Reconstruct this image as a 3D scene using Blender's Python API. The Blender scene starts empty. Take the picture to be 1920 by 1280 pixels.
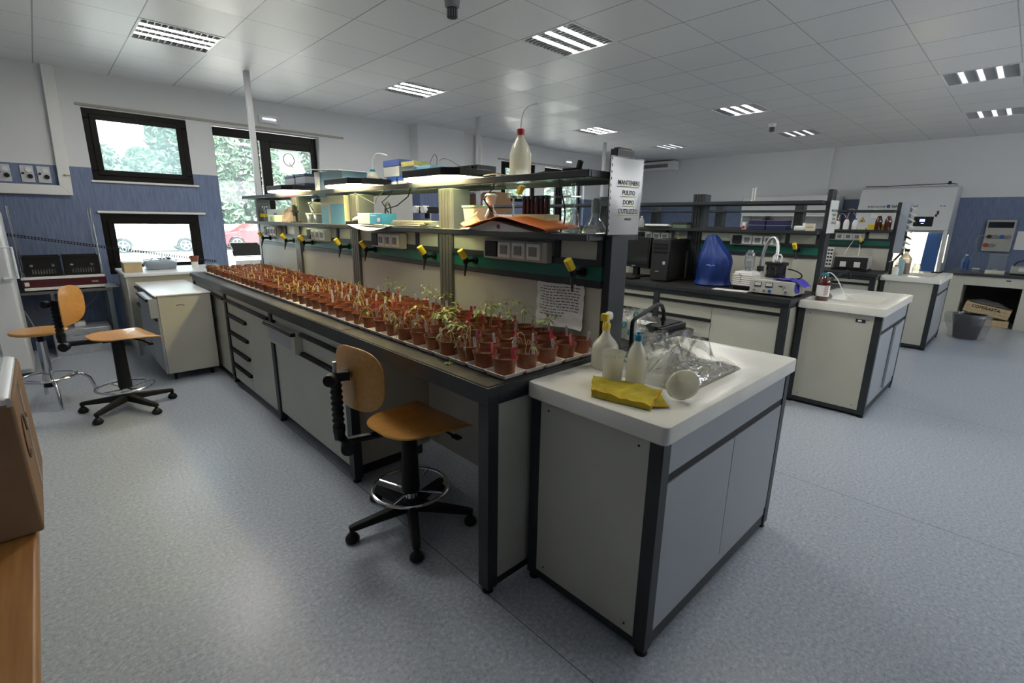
import bpy, math, random
from mathutils import Matrix, Vector
random.seed(7)
PI = math.pi
sc = bpy.context.scene
COL = sc.collection
# ---------------------------------------------------------------- camera
cam_d = bpy.data.cameras.new('camera'); cam = bpy.data.objects.new('camera', cam_d); COL.objects.link(cam)
cam_d.sensor_width = 36; cam_d.lens = 909.22 * 36 / 1920; cam_d.clip_end = 200; cam_d.clip_start = 0.02
R_ = [0.72451129, -0.68908896, 0.01548538, 0.15646730, 0.18630744, 0.96995233, -0.67126848, -0.70031846, 0.24280173]
M = Matrix(((R_[0], R_[3], R_[6], 0), (R_[1], R_[4], R_[7], 0), (R_[2], R_[5], R_[8], 1.5), (0, 0, 0, 1)))
cam.matrix_world = M
sc.camera = cam
# ---------------------------------------------------------------- view, sky, sun
sc.view_settings.view_transform = 'Standard'; sc.view_settings.look = 'None'
sc.view_settings.gamma = 1; sc.view_settings.use_curve_mapping = False
sc.view_settings.exposure = 2.02
SKY = 1.9; SUN = 5.2; LAMP = 26.0
w = bpy.data.worlds.new('world'); sc.world = w; w.use_nodes = True
nt = w.node_tree; bg = nt.nodes['Background']
bg.inputs[0].default_value = (0.95, 0.98, 1.0, 1); bg.inputs[1].default_value = SKY
sun_d = bpy.data.lights.new('sun', 'SUN'); sun_d.energy = SUN; sun_d.angle = 0.02; sun_d.color = (1, 0.96, 0.9)
sun = bpy.data.objects.new('sun', sun_d); COL.objects.link(sun)
sun.rotation_euler = Vector((-0.25, -0.62, 0.78)).to_track_quat('Z', 'Y').to_euler(); sun.location = (0, -3, 12)

# ---------------------------------------------------------------- materials
def nodes_mat(name):
    m = bpy.data.materials.new(name); m.use_nodes = True
    return m, m.node_tree, m.node_tree.nodes['Principled BSDF']
def mat(name, col, rough=0.5, metal=0.0, var=0.0, vscale=8.0, bump=0.0, bscale=60.0, stretch=(1, 1, 1), col2=None, spec=0.5, coat=0.0):
    m, nt, b = nodes_mat(name)
    b.inputs['Base Color'].default_value = (*col, 1); b.inputs['Roughness'].default_value = rough
    b.inputs['Metallic'].default_value = metal; b.inputs['Specular IOR Level'].default_value = spec
    b.inputs['Coat Weight'].default_value = coat
    tc = nt.nodes.new('ShaderNodeTexCoord'); mp = nt.nodes.new('ShaderNodeMapping'); mp.inputs['Scale'].default_value = stretch
    nt.links.new(tc.outputs['Object'], mp.inputs[0])
    if var > 0 or col2:
        n = nt.nodes.new('ShaderNodeTexNoise'); n.inputs['Scale'].default_value = vscale; n.inputs['Detail'].default_value = 5
        nt.links.new(mp.outputs[0], n.inputs['Vector'])
        r = nt.nodes.new('ShaderNodeValToRGB'); r.color_ramp.elements[0].position = 0.35; r.color_ramp.elements[1].position = 0.65
        c2 = col2 or tuple(min(1, c * (1 + var)) for c in col); c1 = col if col2 else tuple(c * (1 - var) for c in col)
        r.color_ramp.elements[0].color = (*c1, 1); r.color_ramp.elements[1].color = (*c2, 1)
        nt.links.new(n.outputs['Fac'], r.inputs[0]); nt.links.new(r.outputs[0], b.inputs['Base Color'])
    if bump > 0:
        n2 = nt.nodes.new('ShaderNodeTexNoise'); n2.inputs['Scale'].default_value = bscale; n2.inputs['Detail'].default_value = 4
        nt.links.new(mp.outputs[0], n2.inputs['Vector'])
        bp = nt.nodes.new('ShaderNodeBump'); bp.inputs['Strength'].default_value = bump; bp.inputs['Distance'].default_value = 0.01
        nt.links.new(n2.outputs['Fac'], bp.inputs['Height']); nt.links.new(bp.outputs[0], b.inputs['Normal'])
    return m
def film(name, tint=(1, 1, 1), gloss=0.08, haze=0.0, hazecol=(1, 1, 1), rough=0.03, bump=0.0, bscale=20, fres=0.55):
    """thin clear sheet: transparent + haze + a fresnel gloss"""
    m = bpy.data.materials.new(name); m.use_nodes = True; nt = m.node_tree; nt.nodes.remove(nt.nodes['Principled BSDF'])
    out = nt.nodes['Material Output']
    t = nt.nodes.new('ShaderNodeBsdfTransparent'); t.inputs[0].default_value = (*tint, 1)
    g = nt.nodes.new('ShaderNodeBsdfGlossy'); g.inputs['Roughness'].default_value = rough
    lw = nt.nodes.new('ShaderNodeLayerWeight'); lw.inputs[0].default_value = 0.25
    mt = nt.nodes.new('ShaderNodeMath'); mt.operation = 'MULTIPLY_ADD'; mt.inputs[1].default_value = fres; mt.inputs[2].default_value = gloss
    nt.links.new(lw.outputs['Fresnel'], mt.inputs[0])
    last = t.outputs[0]
    if haze > 0:
        d = nt.nodes.new('ShaderNodeBsdfDiffuse'); d.inputs[0].default_value = (*hazecol, 1)
        tl = nt.nodes.new('ShaderNodeBsdfTranslucent'); tl.inputs[0].default_value = (*hazecol, 1)
        mx = nt.nodes.new('ShaderNodeMixShader'); mx.inputs[0].default_value = 0.5
        nt.links.new(d.outputs[0], mx.inputs[1]); nt.links.new(tl.outputs[0], mx.inputs[2])
        m2 = nt.nodes.new('ShaderNodeMixShader'); m2.inputs[0].default_value = haze
        nt.links.new(last, m2.inputs[1]); nt.links.new(mx.outputs[0], m2.inputs[2]); last = m2.outputs[0]
    m3 = nt.nodes.new('ShaderNodeMixShader'); nt.links.new(mt.outputs[0], m3.inputs[0])
    nt.links.new(last, m3.inputs[1]); nt.links.new(g.outputs[0], m3.inputs[2]); nt.links.new(m3.outputs[0], out.inputs[0])
    if bump > 0:
        n2 = nt.nodes.new('ShaderNodeTexNoise'); n2.inputs['Scale'].default_value = bscale
        tc = nt.nodes.new('ShaderNodeTexCoord'); nt.links.new(tc.outputs['Object'], n2.inputs['Vector'])
        bp = nt.nodes.new('ShaderNodeBump'); bp.inputs['Strength'].default_value = bump; bp.inputs['Distance'].default_value = 0.02
        nt.links.new(n2.outputs['Fac'], bp.inputs['Height']); nt.links.new(bp.outputs[0], g.inputs['Normal']); nt.links.new(bp.outputs[0], lw.inputs['Normal'])
    return m
def glow(name, col, strength):
    m = bpy.data.materials.new(name); m.use_nodes = True; b = m.node_tree.nodes['Principled BSDF']
    b.inputs['Base Color'].default_value = (*col, 1); b.inputs['Emission Color'].default_value = (*col, 1); b.inputs['Emission Strength'].default_value = strength
    return m
cream = mat('cream_laminate', (0.54, 0.53, 0.45), 0.45, var=0.03, vscale=3, bump=0.03, bscale=400)
fridge_white = mat('white_enamel', (0.72, 0.75, 0.78), 0.3)
front_grey = mat('pale_grey_laminate', (0.36, 0.385, 0.41), 0.4, var=0.03, vscale=2, bump=0.03, bscale=400)
slate = mat('slate_metal', (0.023, 0.028, 0.031), 0.45, var=0.15, vscale=6)
slate_mid = mat('dark_anodised', (0.07, 0.075, 0.078), 0.45)
slate_light = mat('grey_anodised', (0.15, 0.145, 0.14), 0.4, 0.3)
black = mat('black_plastic', (0.009, 0.009, 0.010), 0.45, spec=0.3)
rubber = mat('black_rubber', (0.013, 0.013, 0.013), 0.6, spec=0.3)
darkgrey = mat('dark_grey_plastic', (0.028, 0.028, 0.030), 0.5, spec=0.3)
midgrey = mat('mid_grey_plastic', (0.25, 0.26, 0.27), 0.5)
chrome = mat('chrome', (0.75, 0.76, 0.78), 0.15, 1.0)
steel = mat('brushed_steel', (0.55, 0.56, 0.57), 0.35, 1.0)
alu = mat('aluminium', (0.62, 0.64, 0.66), 0.4, 0.6, var=0.08, vscale=20)
white = mat('white_plastic', (0.78, 0.78, 0.76), 0.4)
paper = mat('white_paper', (0.80, 0.80, 0.77), 0.8)
ink = mat('black_ink', (0.02, 0.02, 0.02), 0.7)
greyink = mat('grey_ink', (0.18, 0.18, 0.18), 0.8)
ceramic = mat('white_ceramic', (0.80, 0.79, 0.72), 0.28, var=0.06, vscale=5, bump=0.02, bscale=30)
ceramic_in = ceramic
greenmat = mat('green_rail', (0.008, 0.13, 0.09), 0.4)
yellow = mat('yellow_plastic', (0.85, 0.62, 0.04), 0.4)
plywood = mat('beech_plywood', (0.56, 0.27, 0.06), 0.32, col2=(0.64, 0.33, 0.085), vscale=4, stretch=(1, 14, 14), coat=0.3)
plyedge = mat('plywood_edge', (0.5, 0.36, 0.2), 0.5)
blueplastic = mat('blue_plastic', (0.02, 0.10, 0.45), 0.4)
tealcap = mat('teal_cap', (0.01, 0.20, 0.30), 0.4)
redcap = mat('red_cap', (0.45, 0.02, 0.02), 0.4)
greenplastic = mat('green_plastic', (0.02, 0.25, 0.17), 0.4)
amber = mat('amber_glass', (0.07, 0.015, 0.006), 0.08, spec=0.8)
cardboard = mat('cardboard', (0.21, 0.12, 0.06), 0.75, var=0.08, vscale=6, bump=0.05, bscale=200)
darkcard = mat('brown_cardboard', (0.16, 0.085, 0.045), 0.8)
tape = film('clear_tape', (0.95, 0.93, 0.88), 0.15, 0.3, (0.6, 0.55, 0.45))
glass = film('window_glass', (0.94, 0.98, 0.98), 0.03, 0.05, (0.75, 0.9, 0.95))
shelfglass = film('green_shelf_glass', (0.86, 0.94, 0.91), 0.08, 0.20, (0.36, 0.50, 0.45))
labglass = film('lab_glass', (0.90, 0.93, 0.93), 0.14, 0.08)
frost = film('frosted_glass', (0.90, 0.97, 0.99), 0.03, 0.16, (0.6, 0.78, 0.82), rough=0.2)
hazy = film('hazy_polyethylene', (0.92, 0.92, 0.88), 0.05, 0.45, (0.82, 0.82, 0.77), rough=0.25)
natural = film('translucent_bottle', (0.9, 0.89, 0.82), 0.05, 0.80, (0.80, 0.79, 0.70), rough=0.25)
clearbag = film('clear_plastic_bag', (0.975, 0.975, 0.96), 0.025, 0.07, (0.8, 0.82, 0.78), rough=0.12, bump=0.5, bscale=25, fres=0.22)
clearbox = film('clear_box_plastic', (0.88, 0.91, 0.93), 0.10, 0.18, (0.75, 0.8, 0.85), rough=0.1)
leafbag = film('bin_liner', (0.95, 0.95, 0.96), 0.04, 0.12, (0.7, 0.72, 0.75), rough=0.15, bump=0.5, bscale=12, fres=0.25)
yellowcloth = mat('yellow_microfibre', (0.58, 0.47, 0.03), 0.9, col2=(0.42, 0.33, 0.02), vscale=14, bump=0.6, bscale=90)
orangehem = mat('orange_hem', (0.62, 0.30, 0.02), 0.9)
pot_mat = mat('terracotta_plastic', (0.25, 0.072, 0.028), 0.32, var=0.12, vscale=6)
soil_mat = mat('potting_soil', (0.13, 0.06, 0.03), 0.95, col2=(0.05, 0.025, 0.015), vscale=90, bump=0.8, bscale=150)
saucer_mat = mat('white_saucer_plastic', (0.80, 0.77, 0.70), 0.35, var=0.06, vscale=10)
pinktag = mat('pink_tag', (0.80, 0.06, 0.14), 0.5)
whitetag = mat('white_tag', (0.62, 0.62, 0.66), 0.5)
sticktag = mat('wooden_tag', (0.62, 0.46, 0.20), 0.6)
purpletag = mat('purple_tag', (0.38, 0.10, 0.28), 0.5)
stem_dry = mat('straw_stem', (0.52, 0.40, 0.20), 0.7)
stem_green = mat('pale_green_stem', (0.30, 0.30, 0.10), 0.6)
leaf_green = mat('tomato_leaf', (0.24, 0.31, 0.09), 0.6, var=0.3, vscale=30)
leaf_dry = mat('withered_leaf', (0.32, 0.28, 0.12), 0.8, var=0.3, vscale=30)
leaf_purple = mat('purplish_withered_leaf', (0.16, 0.09, 0.10), 0.8, var=0.3, vscale=30)
windowframe = mat('dark_bronze_frame', (0.008, 0.007, 0.006), 0.4, spec=0.15)
maroon = mat('maroon_panel', (0.10, 0.012, 0.02), 0.35)
navy = mat('navy_fabric', (0.01, 0.02, 0.08), 0.7)
bluecover = mat('blue_nylon_cover', (0.004, 0.03, 0.19), 0.5, var=0.2, vscale=6, bump=0.5, bscale=10)
skyblue = mat('light_blue_card', (0.14, 0.40, 0.62), 0.6)
creamcard = mat('cream_card', (0.62, 0.58, 0.42), 0.7)
blueink = mat('blue_ink', (0.03, 0.05, 0.3), 0.7)
orange = mat('orange_card', (0.75, 0.17, 0.015), 0.55)
pinewood = mat('pine_wood', (0.55, 0.42, 0.24), 0.7, var=0.1, vscale=8, stretch=(1, 10, 1))
oakwood = mat('oak_table_wood', (0.36, 0.17, 0.05), 0.45, col2=(0.27, 0.115, 0.03), vscale=3.5, stretch=(22, 1.2, 22), bump=0.05, bscale=50)
foil = mat('crumpled_foil', (0.7, 0.7, 0.7), 0.3, 1.0, bump=1.0, bscale=120)
meterface = mat('meter_face', (0.7, 0.72, 0.68), 0.4)
purpleglove = mat('violet_nitrile', (0.06, 0.05, 0.5), 0.5)
louvre = mat('louvre_metal', (0.55, 0.56, 0.58), 0.4, 0.2)
hoodwhite = mat('hood_white', (0.62, 0.63, 0.64), 0.35)
hoodblue = mat('hood_blue', (0.02, 0.09, 0.28), 0.4)
brownliquid = mat('brown_liquid', (0.30, 0.13, 0.07), 0.3)
bluebottle = film('blue_bottle_plastic', (0.25, 0.55, 0.9), 0.1, 0.3, (0.1, 0.35, 0.75))
smokeplastic = film('smoke_plastic', (0.25, 0.25, 0.27), 0.12, 0.1, (0.1, 0.1, 0.1))
asphalt = mat('bright_concrete', (0.62, 0.58, 0.53), 0.9, var=0.1, vscale=1.5)
carred = mat('car_red_paint', (0.50, 0.02, 0.03), 0.25, coat=0.5)
carsilver = mat('car_silver_paint', (0.50, 0.52, 0.54), 0.3, 0.5)
carglass = mat('car_window', (0.12, 0.16, 0.18), 0.1)
leafmat = mat('hedge_leaf', (0.055, 0.11, 0.065), 0.6, var=0.35, vscale=3)
leafmat2 = mat('pale_hedge_leaf', (0.11, 0.17, 0.10), 0.6, var=0.3, vscale=3)
bark = mat('bark', (0.12, 0.08, 0.05), 0.9)

def floor_material():
    m, nt, b = nodes_mat('speckled_linoleum'); L = nt.links
    geo = nt.nodes.new('ShaderNodeNewGeometry')
    def ramp(fac, stops):
        r = nt.nodes.new('ShaderNodeValToRGB'); e = r.color_ramp.elements
        e[0].position = stops[0][0]; e[0].color = (*stops[0][1], 1); e[1].position = stops[-1][0]; e[1].color = (*stops[-1][1], 1)
        for p, c in stops[1:-1]:
            q = e.new(p); q.color = (*c, 1)
        L.new(fac, r.inputs[0]); return r.outputs[0]
    n = nt.nodes.new('ShaderNodeTexNoise'); n.inputs['Scale'].default_value = 60; n.inputs['Detail'].default_value = 2; n.inputs['Roughness'].default_value = 0.8
    L.new(geo.outputs['Position'], n.inputs['Vector'])
    base = ramp(n.outputs['Fac'], [(0.34, (0.30, 0.335, 0.39)), (0.46, (0.40, 0.44, 0.50)), (0.56, (0.435, 0.475, 0.53)), (0.68, (0.57, 0.60, 0.65))])
    n2 = nt.nodes.new('ShaderNodeTexNoise'); n2.inputs['Scale'].default_value = 1.3; n2.inputs['Detail'].default_value = 6
    L.new(geo.outputs['Position'], n2.inputs['Vector'])
    blot = ramp(n2.outputs['Fac'], [(0.2, (0.93, 0.93, 0.93)), (0.8, (1.0, 1.0, 1.0))])
    mx = nt.nodes.new('ShaderNodeMix'); mx.data_type = 'RGBA'; mx.blend_type = 'MULTIPLY'; mx.inputs['Factor'].default_value = 1
    L.new(base, mx.inputs['A']); L.new(blot, mx.inputs['B'])
    # welded seams between the sheets, every 2 m
    sep = nt.nodes.new('ShaderNodeSeparateXYZ'); L.new(geo.outputs['Position'], sep.inputs[0])
    a = nt.nodes.new('ShaderNodeMath'); a.operation = 'ADD'; a.inputs[1].default_value = 20.0 - 1.11 + 1.0; L.new(sep.outputs['X'], a.inputs[0])
    p = nt.nodes.new('ShaderNodeMath'); p.operation = 'MODULO'; p.inputs[1].default_value = 2.0; L.new(a.outputs[0], p.inputs[0])
    s = nt.nodes.new('ShaderNodeMath'); s.operation = 'SUBTRACT'; s.inputs[1].default_value = 1.0; L.new(p.outputs[0], s.inputs[0])
    ab = nt.nodes.new('ShaderNodeMath'); ab.operation = 'ABSOLUTE'; L.new(s.outputs[0], ab.inputs[0])
    lt = nt.nodes.new('ShaderNodeMath'); lt.operation = 'LESS_THAN'; lt.inputs[1].default_value = 0.0022; L.new(ab.outputs[0], lt.inputs[0])
    m2 = nt.nodes.new('ShaderNodeMix'); m2.data_type = 'RGBA'; L.new(lt.outputs[0], m2.inputs['Factor']); L.new(mx.outputs['Result'], m2.inputs['A']); m2.inputs['B'].default_value = (0.13, 0.13, 0.14, 1)
    L.new(m2.outputs['Result'], b.inputs['Base Color'])
    b.inputs['Roughness'].default_value = 0.30
    b.inputs['Specular IOR Level'].default_value = 0.5
    bp = nt.nodes.new('ShaderNodeBump'); bp.inputs['Strength'].default_value = 0.05; bp.inputs['Distance'].default_value = 0.003
    L.new(n.outputs['Fac'], bp.inputs['Height']); L.new(bp.outputs[0], b.inputs['Normal'])
    return m
GX, GY, PX, PY = 0.83, 2.77, 0.605, 0.60
def ceiling_material():
    m, nt, b = nodes_mat('metal_ceiling_tiles'); L = nt.links
    geo = nt.nodes.new('ShaderNodeNewGeometry'); sep = nt.nodes.new('ShaderNodeSeparateXYZ'); L.new(geo.outputs['Position'], sep.inputs[0])
    def M_(op, a, bb=None):
        n = nt.nodes.new('ShaderNodeMath'); n.operation = op
        for i, v in enumerate((a, bb)):
            if v is None: continue
            if isinstance(v, (int, float)): n.inputs[i].default_value = v
            else: L.new(v, n.inputs[i])
        return n.outputs[0]
    def cell(sock, o, p):
        t = M_('DIVIDE', M_('SUBTRACT', sock, o - 20 * p), p)
        fr = M_('FRACT', t); ed = M_('MINIMUM', fr, M_('SUBTRACT', 1.0, fr))
        return M_('FLOOR', t), ed
    ix, ex = cell(sep.outputs['X'], GX, PX); iy, ey = cell(sep.outputs['Y'], GY, PY)
    line = M_('MAXIMUM', M_('LESS_THAN', ex, 0.0075), M_('MULTIPLY', M_('LESS_THAN', ey, 0.0060), 0.75))
    cmb = nt.nodes.new('ShaderNodeCombineXYZ'); L.new(ix, cmb.inputs[0]); L.new(iy, cmb.inputs[1])
    wn = nt.nodes.new('ShaderNodeTexWhiteNoise'); L.new(cmb.outputs[0], wn.inputs['Vector'])
    # fine perforation
    vo = nt.nodes.new('ShaderNodeTexVoronoi'); vo.inputs['Scale'].default_value = 110; vo.inputs['Randomness'].default_value = 0.15
    L.new(geo.outputs['Position'], vo.inputs['Vector'])
    hole = M_('LESS_THAN', vo.outputs['Distance'], 0.22)
    v = M_('MULTIPLY', M_('ADD', 0.93, M_('MULTIPLY', wn.outputs['Value'], 0.07)), M_('SUBTRACT', 1.0, M_('MULTIPLY', hole, 0.22)))
    v = M_('MULTIPLY', v, M_('SUBTRACT', 1.0, M_('MULTIPLY', line, 0.62)))
    mx = nt.nodes.new('ShaderNodeMix'); mx.data_type = 'RGBA'; mx.inputs['A'].default_value = (0, 0, 0, 1); mx.inputs['B'].default_value = (0.84, 0.835, 0.83, 1)
    L.new(v, mx.inputs['Factor']); L.new(mx.outputs['Result'], b.inputs['Base Color'])
    L.new(M_('ADD', 0.33, M_('MULTIPLY', wn.outputs['Value'], 0.14)), b.inputs['Roughness'])
    b.inputs['Specular IOR Level'].default_value = 0.6
    # each metal tile sags a touch differently
    cc = nt.nodes.new('ShaderNodeTexNoise'); cc.inputs['Scale'].default_value = 2.0; L.new(geo.outputs['Position'], cc.inputs['Vector'])
    bp = nt.nodes.new('ShaderNodeBump'); bp.inputs['Strength'].default_value = 0.25; bp.inputs['Distance'].default_value = 0.02
    L.new(M_('SUBTRACT', cc.outputs['Fac'], M_('MULTIPLY', line, 0.4)), bp.inputs['Height']); L.new(bp.outputs[0], b.inputs['Normal'])
    return m
def wall_material(name, blue_to=2.0):
    m, nt, b = nodes_mat(name); L = nt.links
    geo = nt.nodes.new('ShaderNodeNewGeometry'); sep = nt.nodes.new('ShaderNodeSeparateXYZ'); L.new(geo.outputs['Position'], sep.inputs[0])
    lt = nt.nodes.new('ShaderNodeMath'); lt.operation = 'LESS_THAN'; lt.inputs[1].default_value = blue_to; L.new(sep.outputs['Z'], lt.inputs[0])
    mp = nt.nodes.new('ShaderNodeMapping'); mp.inputs['Scale'].default_value = (60, 60, 6); L.new(geo.outputs['Position'], mp.inputs[0])
    n = nt.nodes.new('ShaderNodeTexNoise'); n.inputs['Scale'].default_value = 1.0; n.inputs['Detail'].default_value = 4; L.new(mp.outputs[0], n.inputs['Vector'])
    r = nt.nodes.new('ShaderNodeValToRGB'); r.color_ramp.elements[0].position = 0.3; r.color_ramp.elements[1].position = 0.7
    r.color_ramp.elements[0].color = (0.115, 0.155, 0.26, 1); r.color_ramp.elements[1].color = (0.18, 0.225, 0.355, 1); L.new(n.outputs['Fac'], r.inputs[0])
    n2 = nt.nodes.new('ShaderNodeTexNoise'); n2.inputs['Scale'].default_value = 1.5; L.new(geo.outputs['Position'], n2.inputs['Vector'])
    r2 = nt.nodes.new('ShaderNodeValToRGB'); r2.color_ramp.elements[0].color = (0.66, 0.67, 0.68, 1); r2.color_ramp.elements[1].color = (0.72, 0.73, 0.74, 1); L.new(n2.outputs['Fac'], r2.inputs[0])
    mx = nt.nodes.new('ShaderNodeMix'); mx.data_type = 'RGBA'; L.new(lt.outputs[0], mx.inputs['Factor']); L.new(r2.outputs[0], mx.inputs['A']); L.new(r.outputs[0], mx.inputs['B'])
    L.new(mx.outputs['Result'], b.inputs['Base Color']); b.inputs['Roughness'].default_value = 0.6
    bp = nt.nodes.new('ShaderNodeBump'); bp.inputs['Strength'].default_value = 0.15; bp.inputs['Distance'].default_value = 0.004
    L.new(n.outputs['Fac'], bp.inputs['Height']); L.new(bp.outputs[0], b.inputs['Normal'])
    return m
def worktop_material():
    m, nt, b = nodes_mat('stained_dark_worktop'); L = nt.links
    geo = nt.nodes.new('ShaderNodeNewGeometry')
    n = nt.nodes.new('ShaderNodeTexNoise'); n.inputs['Scale'].default_value = 9; n.inputs['Detail'].default_value = 7; n.inputs['Distortion'].default_value = 0.6
    mp = nt.nodes.new('ShaderNodeMapping'); mp.inputs['Scale'].default_value = (2.2, 0.7, 1); L.new(geo.outputs['Position'], mp.inputs[0]); L.new(mp.outputs[0], n.inputs['Vector'])
    r = nt.nodes.new('ShaderNodeValToRGB'); e = r.color_ramp.elements
    e[0].position = 0.45; e[0].color = (0.024, 0.022, 0.021, 1); e[1].position = 0.75; e[1].color = (0.058, 0.053, 0.050, 1)
    L.new(n.outputs['Fac'], r.inputs[0]); L.new(r.outputs[0], b.inputs['Base Color'])
    r2 = nt.nodes.new('ShaderNodeValToRGB'); b.inputs['Roughness'].default_value = 0.5; b.inputs['Specular IOR Level'].default_value = 0.12
    return m
floor_m = floor_material(); ceil_m = ceiling_material(); wall_m = wall_material('two_tone_wall'); worktop_m = worktop_material()
wall_white = wall_material('upper_white_wall', -1.0)

# ---------------------------------------------------------------- geometry helpers
class G:
    def __init__(s): s.v = []; s.f = []; s.m = []
    def add(s, vs, fs, mi=0):
        o = len(s.v); s.v += [tuple(p) for p in vs]; s.f += [tuple(i + o for i in f) for f in fs]; s.m += [mi] * len(fs); return s
    def box(s, x0, x1, y0, y1, z0, z1, mi=0):
        v = [(x, y, z) for z in (z0, z1) for y in (y0, y1) for x in (x0, x1)]
        return s.add(v, [(0, 2, 3, 1), (4, 5, 7, 6), (0, 1, 5, 4), (2, 6, 7, 3), (0, 4, 6, 2), (1, 3, 7, 5)], mi)
    def obox(s, c, size, rot, mi=0):
        hx, hy, hz = [a / 2 for a in size]; c = Vector(c)
        v = [c + rot @ Vector((x, y, z)) for z in (-hz, hz) for y in (-hy, hy) for x in (-hx, hx)]
        return s.add(v, [(0, 2, 3, 1), (4, 5, 7, 6), (0, 1, 5, 4), (2, 6, 7, 3), (0, 4, 6, 2), (1, 3, 7, 5)], mi)
    def loft(s, rings, mi=0, cap0=True, cap1=True):
        n = len(rings[0]); vs = [p for r in rings for p in r]; fs = []
        for k in range(len(rings) - 1):
            for i in range(n):
                j = (i + 1) % n; fs.append((k * n + i, k * n + j, (k + 1) * n + j, (k + 1) * n + i))
        if cap0: fs.append(tuple(range(n - 1, -1, -1)))
        if cap1: fs.append(tuple((len(rings) - 1) * n + i for i in range(n)))
        return s.add(vs, fs, mi)
    def lathe(s, c, prof, n=20, mi=0, rot=None, cap0=True, cap1=True):
        c = Vector(c); rings = []
        for r, z in prof:
            ring = []
            for i in range(n):
                a = 2 * PI * i / n; p = Vector((max(r, 1e-5) * math.cos(a), max(r, 1e-5) * math.sin(a), z))
                if rot is not None: p = rot @ p
                ring.append(c + p)
            rings.append(ring)
        return s.loft(rings, mi, cap0, cap1)
    def cyl(s, a, b, r, r2=None, n=14, mi=0, cap=True):
        a = Vector(a); b = Vector(b); d = b - a; q = d.to_track_quat('Z', 'Y').to_matrix()
        return s.lathe(a, [(r, 0), (r if r2 is None else r2, d.length)], n, mi, q, cap, cap)
    def tube(s, pts, r, n=8, mi=0, closed=False):
        pts = [Vector(p) for p in pts]; rings = []; N = len(pts); up = None
        for i, p in enumerate(pts):
            if closed: d = pts[(i + 1) % N] - pts[i - 1]
            else: d = pts[min(i + 1, N - 1)] - pts[max(i - 1, 0)]
            d.normalize()
            if up is None:
                up = d.orthogonal().normalized()
            else:
                up = (up - d * up.dot(d))
                up = up.normalized() if up.length > 1e-6 else d.orthogonal().normalized()
            sd = d.cross(up); rr = r[i] if isinstance(r, (list, tuple)) else r
            rings.append([p + up * (rr * math.cos(2 * PI * k / n)) + sd * (rr * math.sin(2 * PI * k / n)) for k in range(n)])
        if closed: rings.append(rings[0])
        return s.loft(rings, mi, not closed, not closed)
    def prism(s, poly, axis, a, b, mi=0):
        """poly: 2-D points; axis the extrusion axis ('x': poly is (y,z); 'y': (x,z); 'z': (x,y))"""
        def P(u, v, t): return {'x': (t, u, v), 'y': (u, t, v), 'z': (u, v, t)}[axis]
        return s.loft([[P(u, v, a) for u, v in poly], [P(u, v, b) for u, v in poly]], mi)
    def quad(s, a, b, c, d, mi=0): return s.add([a, b, c, d], [(0, 1, 2, 3)], mi)
    def sheet(s, nx, ny, fn, mi=0):
        vs = [fn(i / nx, j / ny) for j in range(ny + 1) for i in range(nx + 1)]
        fs = [(j * (nx + 1) + i, j * (nx + 1) + i + 1, (j + 1) * (nx + 1) + i + 1, (j + 1) * (nx + 1) + i) for j in range(ny) for i in range(nx)]
        return s.add(vs, fs, mi)
    def xf(s, mtx):
        s.v = [tuple(mtx @ Vector(p)) for p in s.v]; return s
    def mesh(s, name, mats, smooth=True, inv=None):
        me = bpy.data.meshes.new(name)
        vs = s.v if inv is None else [tuple(inv @ Vector(p)) for p in s.v]
        me.from_pydata(vs, [], s.f)
        for mm in (mats if isinstance(mats, (list, tuple)) else [mats]): me.materials.append(mm)
        me.polygons.foreach_set('material_index', s.m)
        if smooth:
            me.polygons.foreach_set('use_smooth', [True] * len(me.polygons)); me.set_sharp_from_angle(angle=math.radians(38))
        me.update(); return me
MAT = {}
def tag(o, label=None, cat=None, group=None, kind=None):
    if label: o['label'] = label
    if cat: o['category'] = cat
    if group: o['group'] = group
    if kind: o['kind'] = kind
    return o
def thing(name, label, cat, loc=(0, 0, 0), rz=0, group=None):
    o = bpy.data.objects.new(name, None); COL.objects.link(o); o.empty_display_size = 0.1
    o.location = loc; o.rotation_euler = (0, 0, rz); MAT[o.name] = Matrix.Translation(loc) @ Matrix.Rotation(rz, 4, 'Z')
    return tag(o, label, cat, group)
def part(g, name, mats, parent=None, bevel=0.0, smooth=True, local=False, label=None, kind=None, seg=2):
    """link G as one mesh object; coordinates are world unless local"""
    pm = MAT[parent.name] if parent is not None else Matrix.Identity(4)
    me = g.mesh(name, mats, smooth, None if (local or parent is None) else pm.inverted())
    o = bpy.data.objects.new(name, me); COL.objects.link(o)
    if parent is not None: o.parent = parent
    MAT[o.name] = pm
    if bevel > 0:
        md = o.modifiers.new('bevel', 'BEVEL'); md.width = bevel; md.segments = seg; md.limit_method = 'ANGLE'; md.angle_limit = math.radians(40)
    if label: o['label'] = label
    if kind: o['kind'] = kind
    return o
def single(g, name, mats, label, cat, loc=None, bevel=0.0, smooth=True, group=None, kind=None):
    """a thing that is one mesh, with its origin at loc"""
    loc = Vector(loc) if loc is not None else Vector((sum(p[0] for p in g.v) / len(g.v), sum(p[1] for p in g.v) / len(g.v), min(p[2] for p in g.v)))
    me = g.mesh(name, mats, smooth, Matrix.Translation(-loc)); o = bpy.data.objects.new(name, me); COL.objects.link(o); o.location = loc
    MAT[o.name] = Matrix.Translation(loc)
    if bevel > 0:
        md = o.modifiers.new('bevel', 'BEVEL'); md.width = bevel; md.segments = 2; md.limit_method = 'ANGLE'; md.angle_limit = math.radians(40)
    return tag(o, label, cat, group, kind)
def struct(g, name, mats, bevel=0, smooth=False, parent=None):
    o = part(g, name, mats, parent, bevel, smooth)
    if parent is None: o['kind'] = 'structure'
    return o
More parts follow.
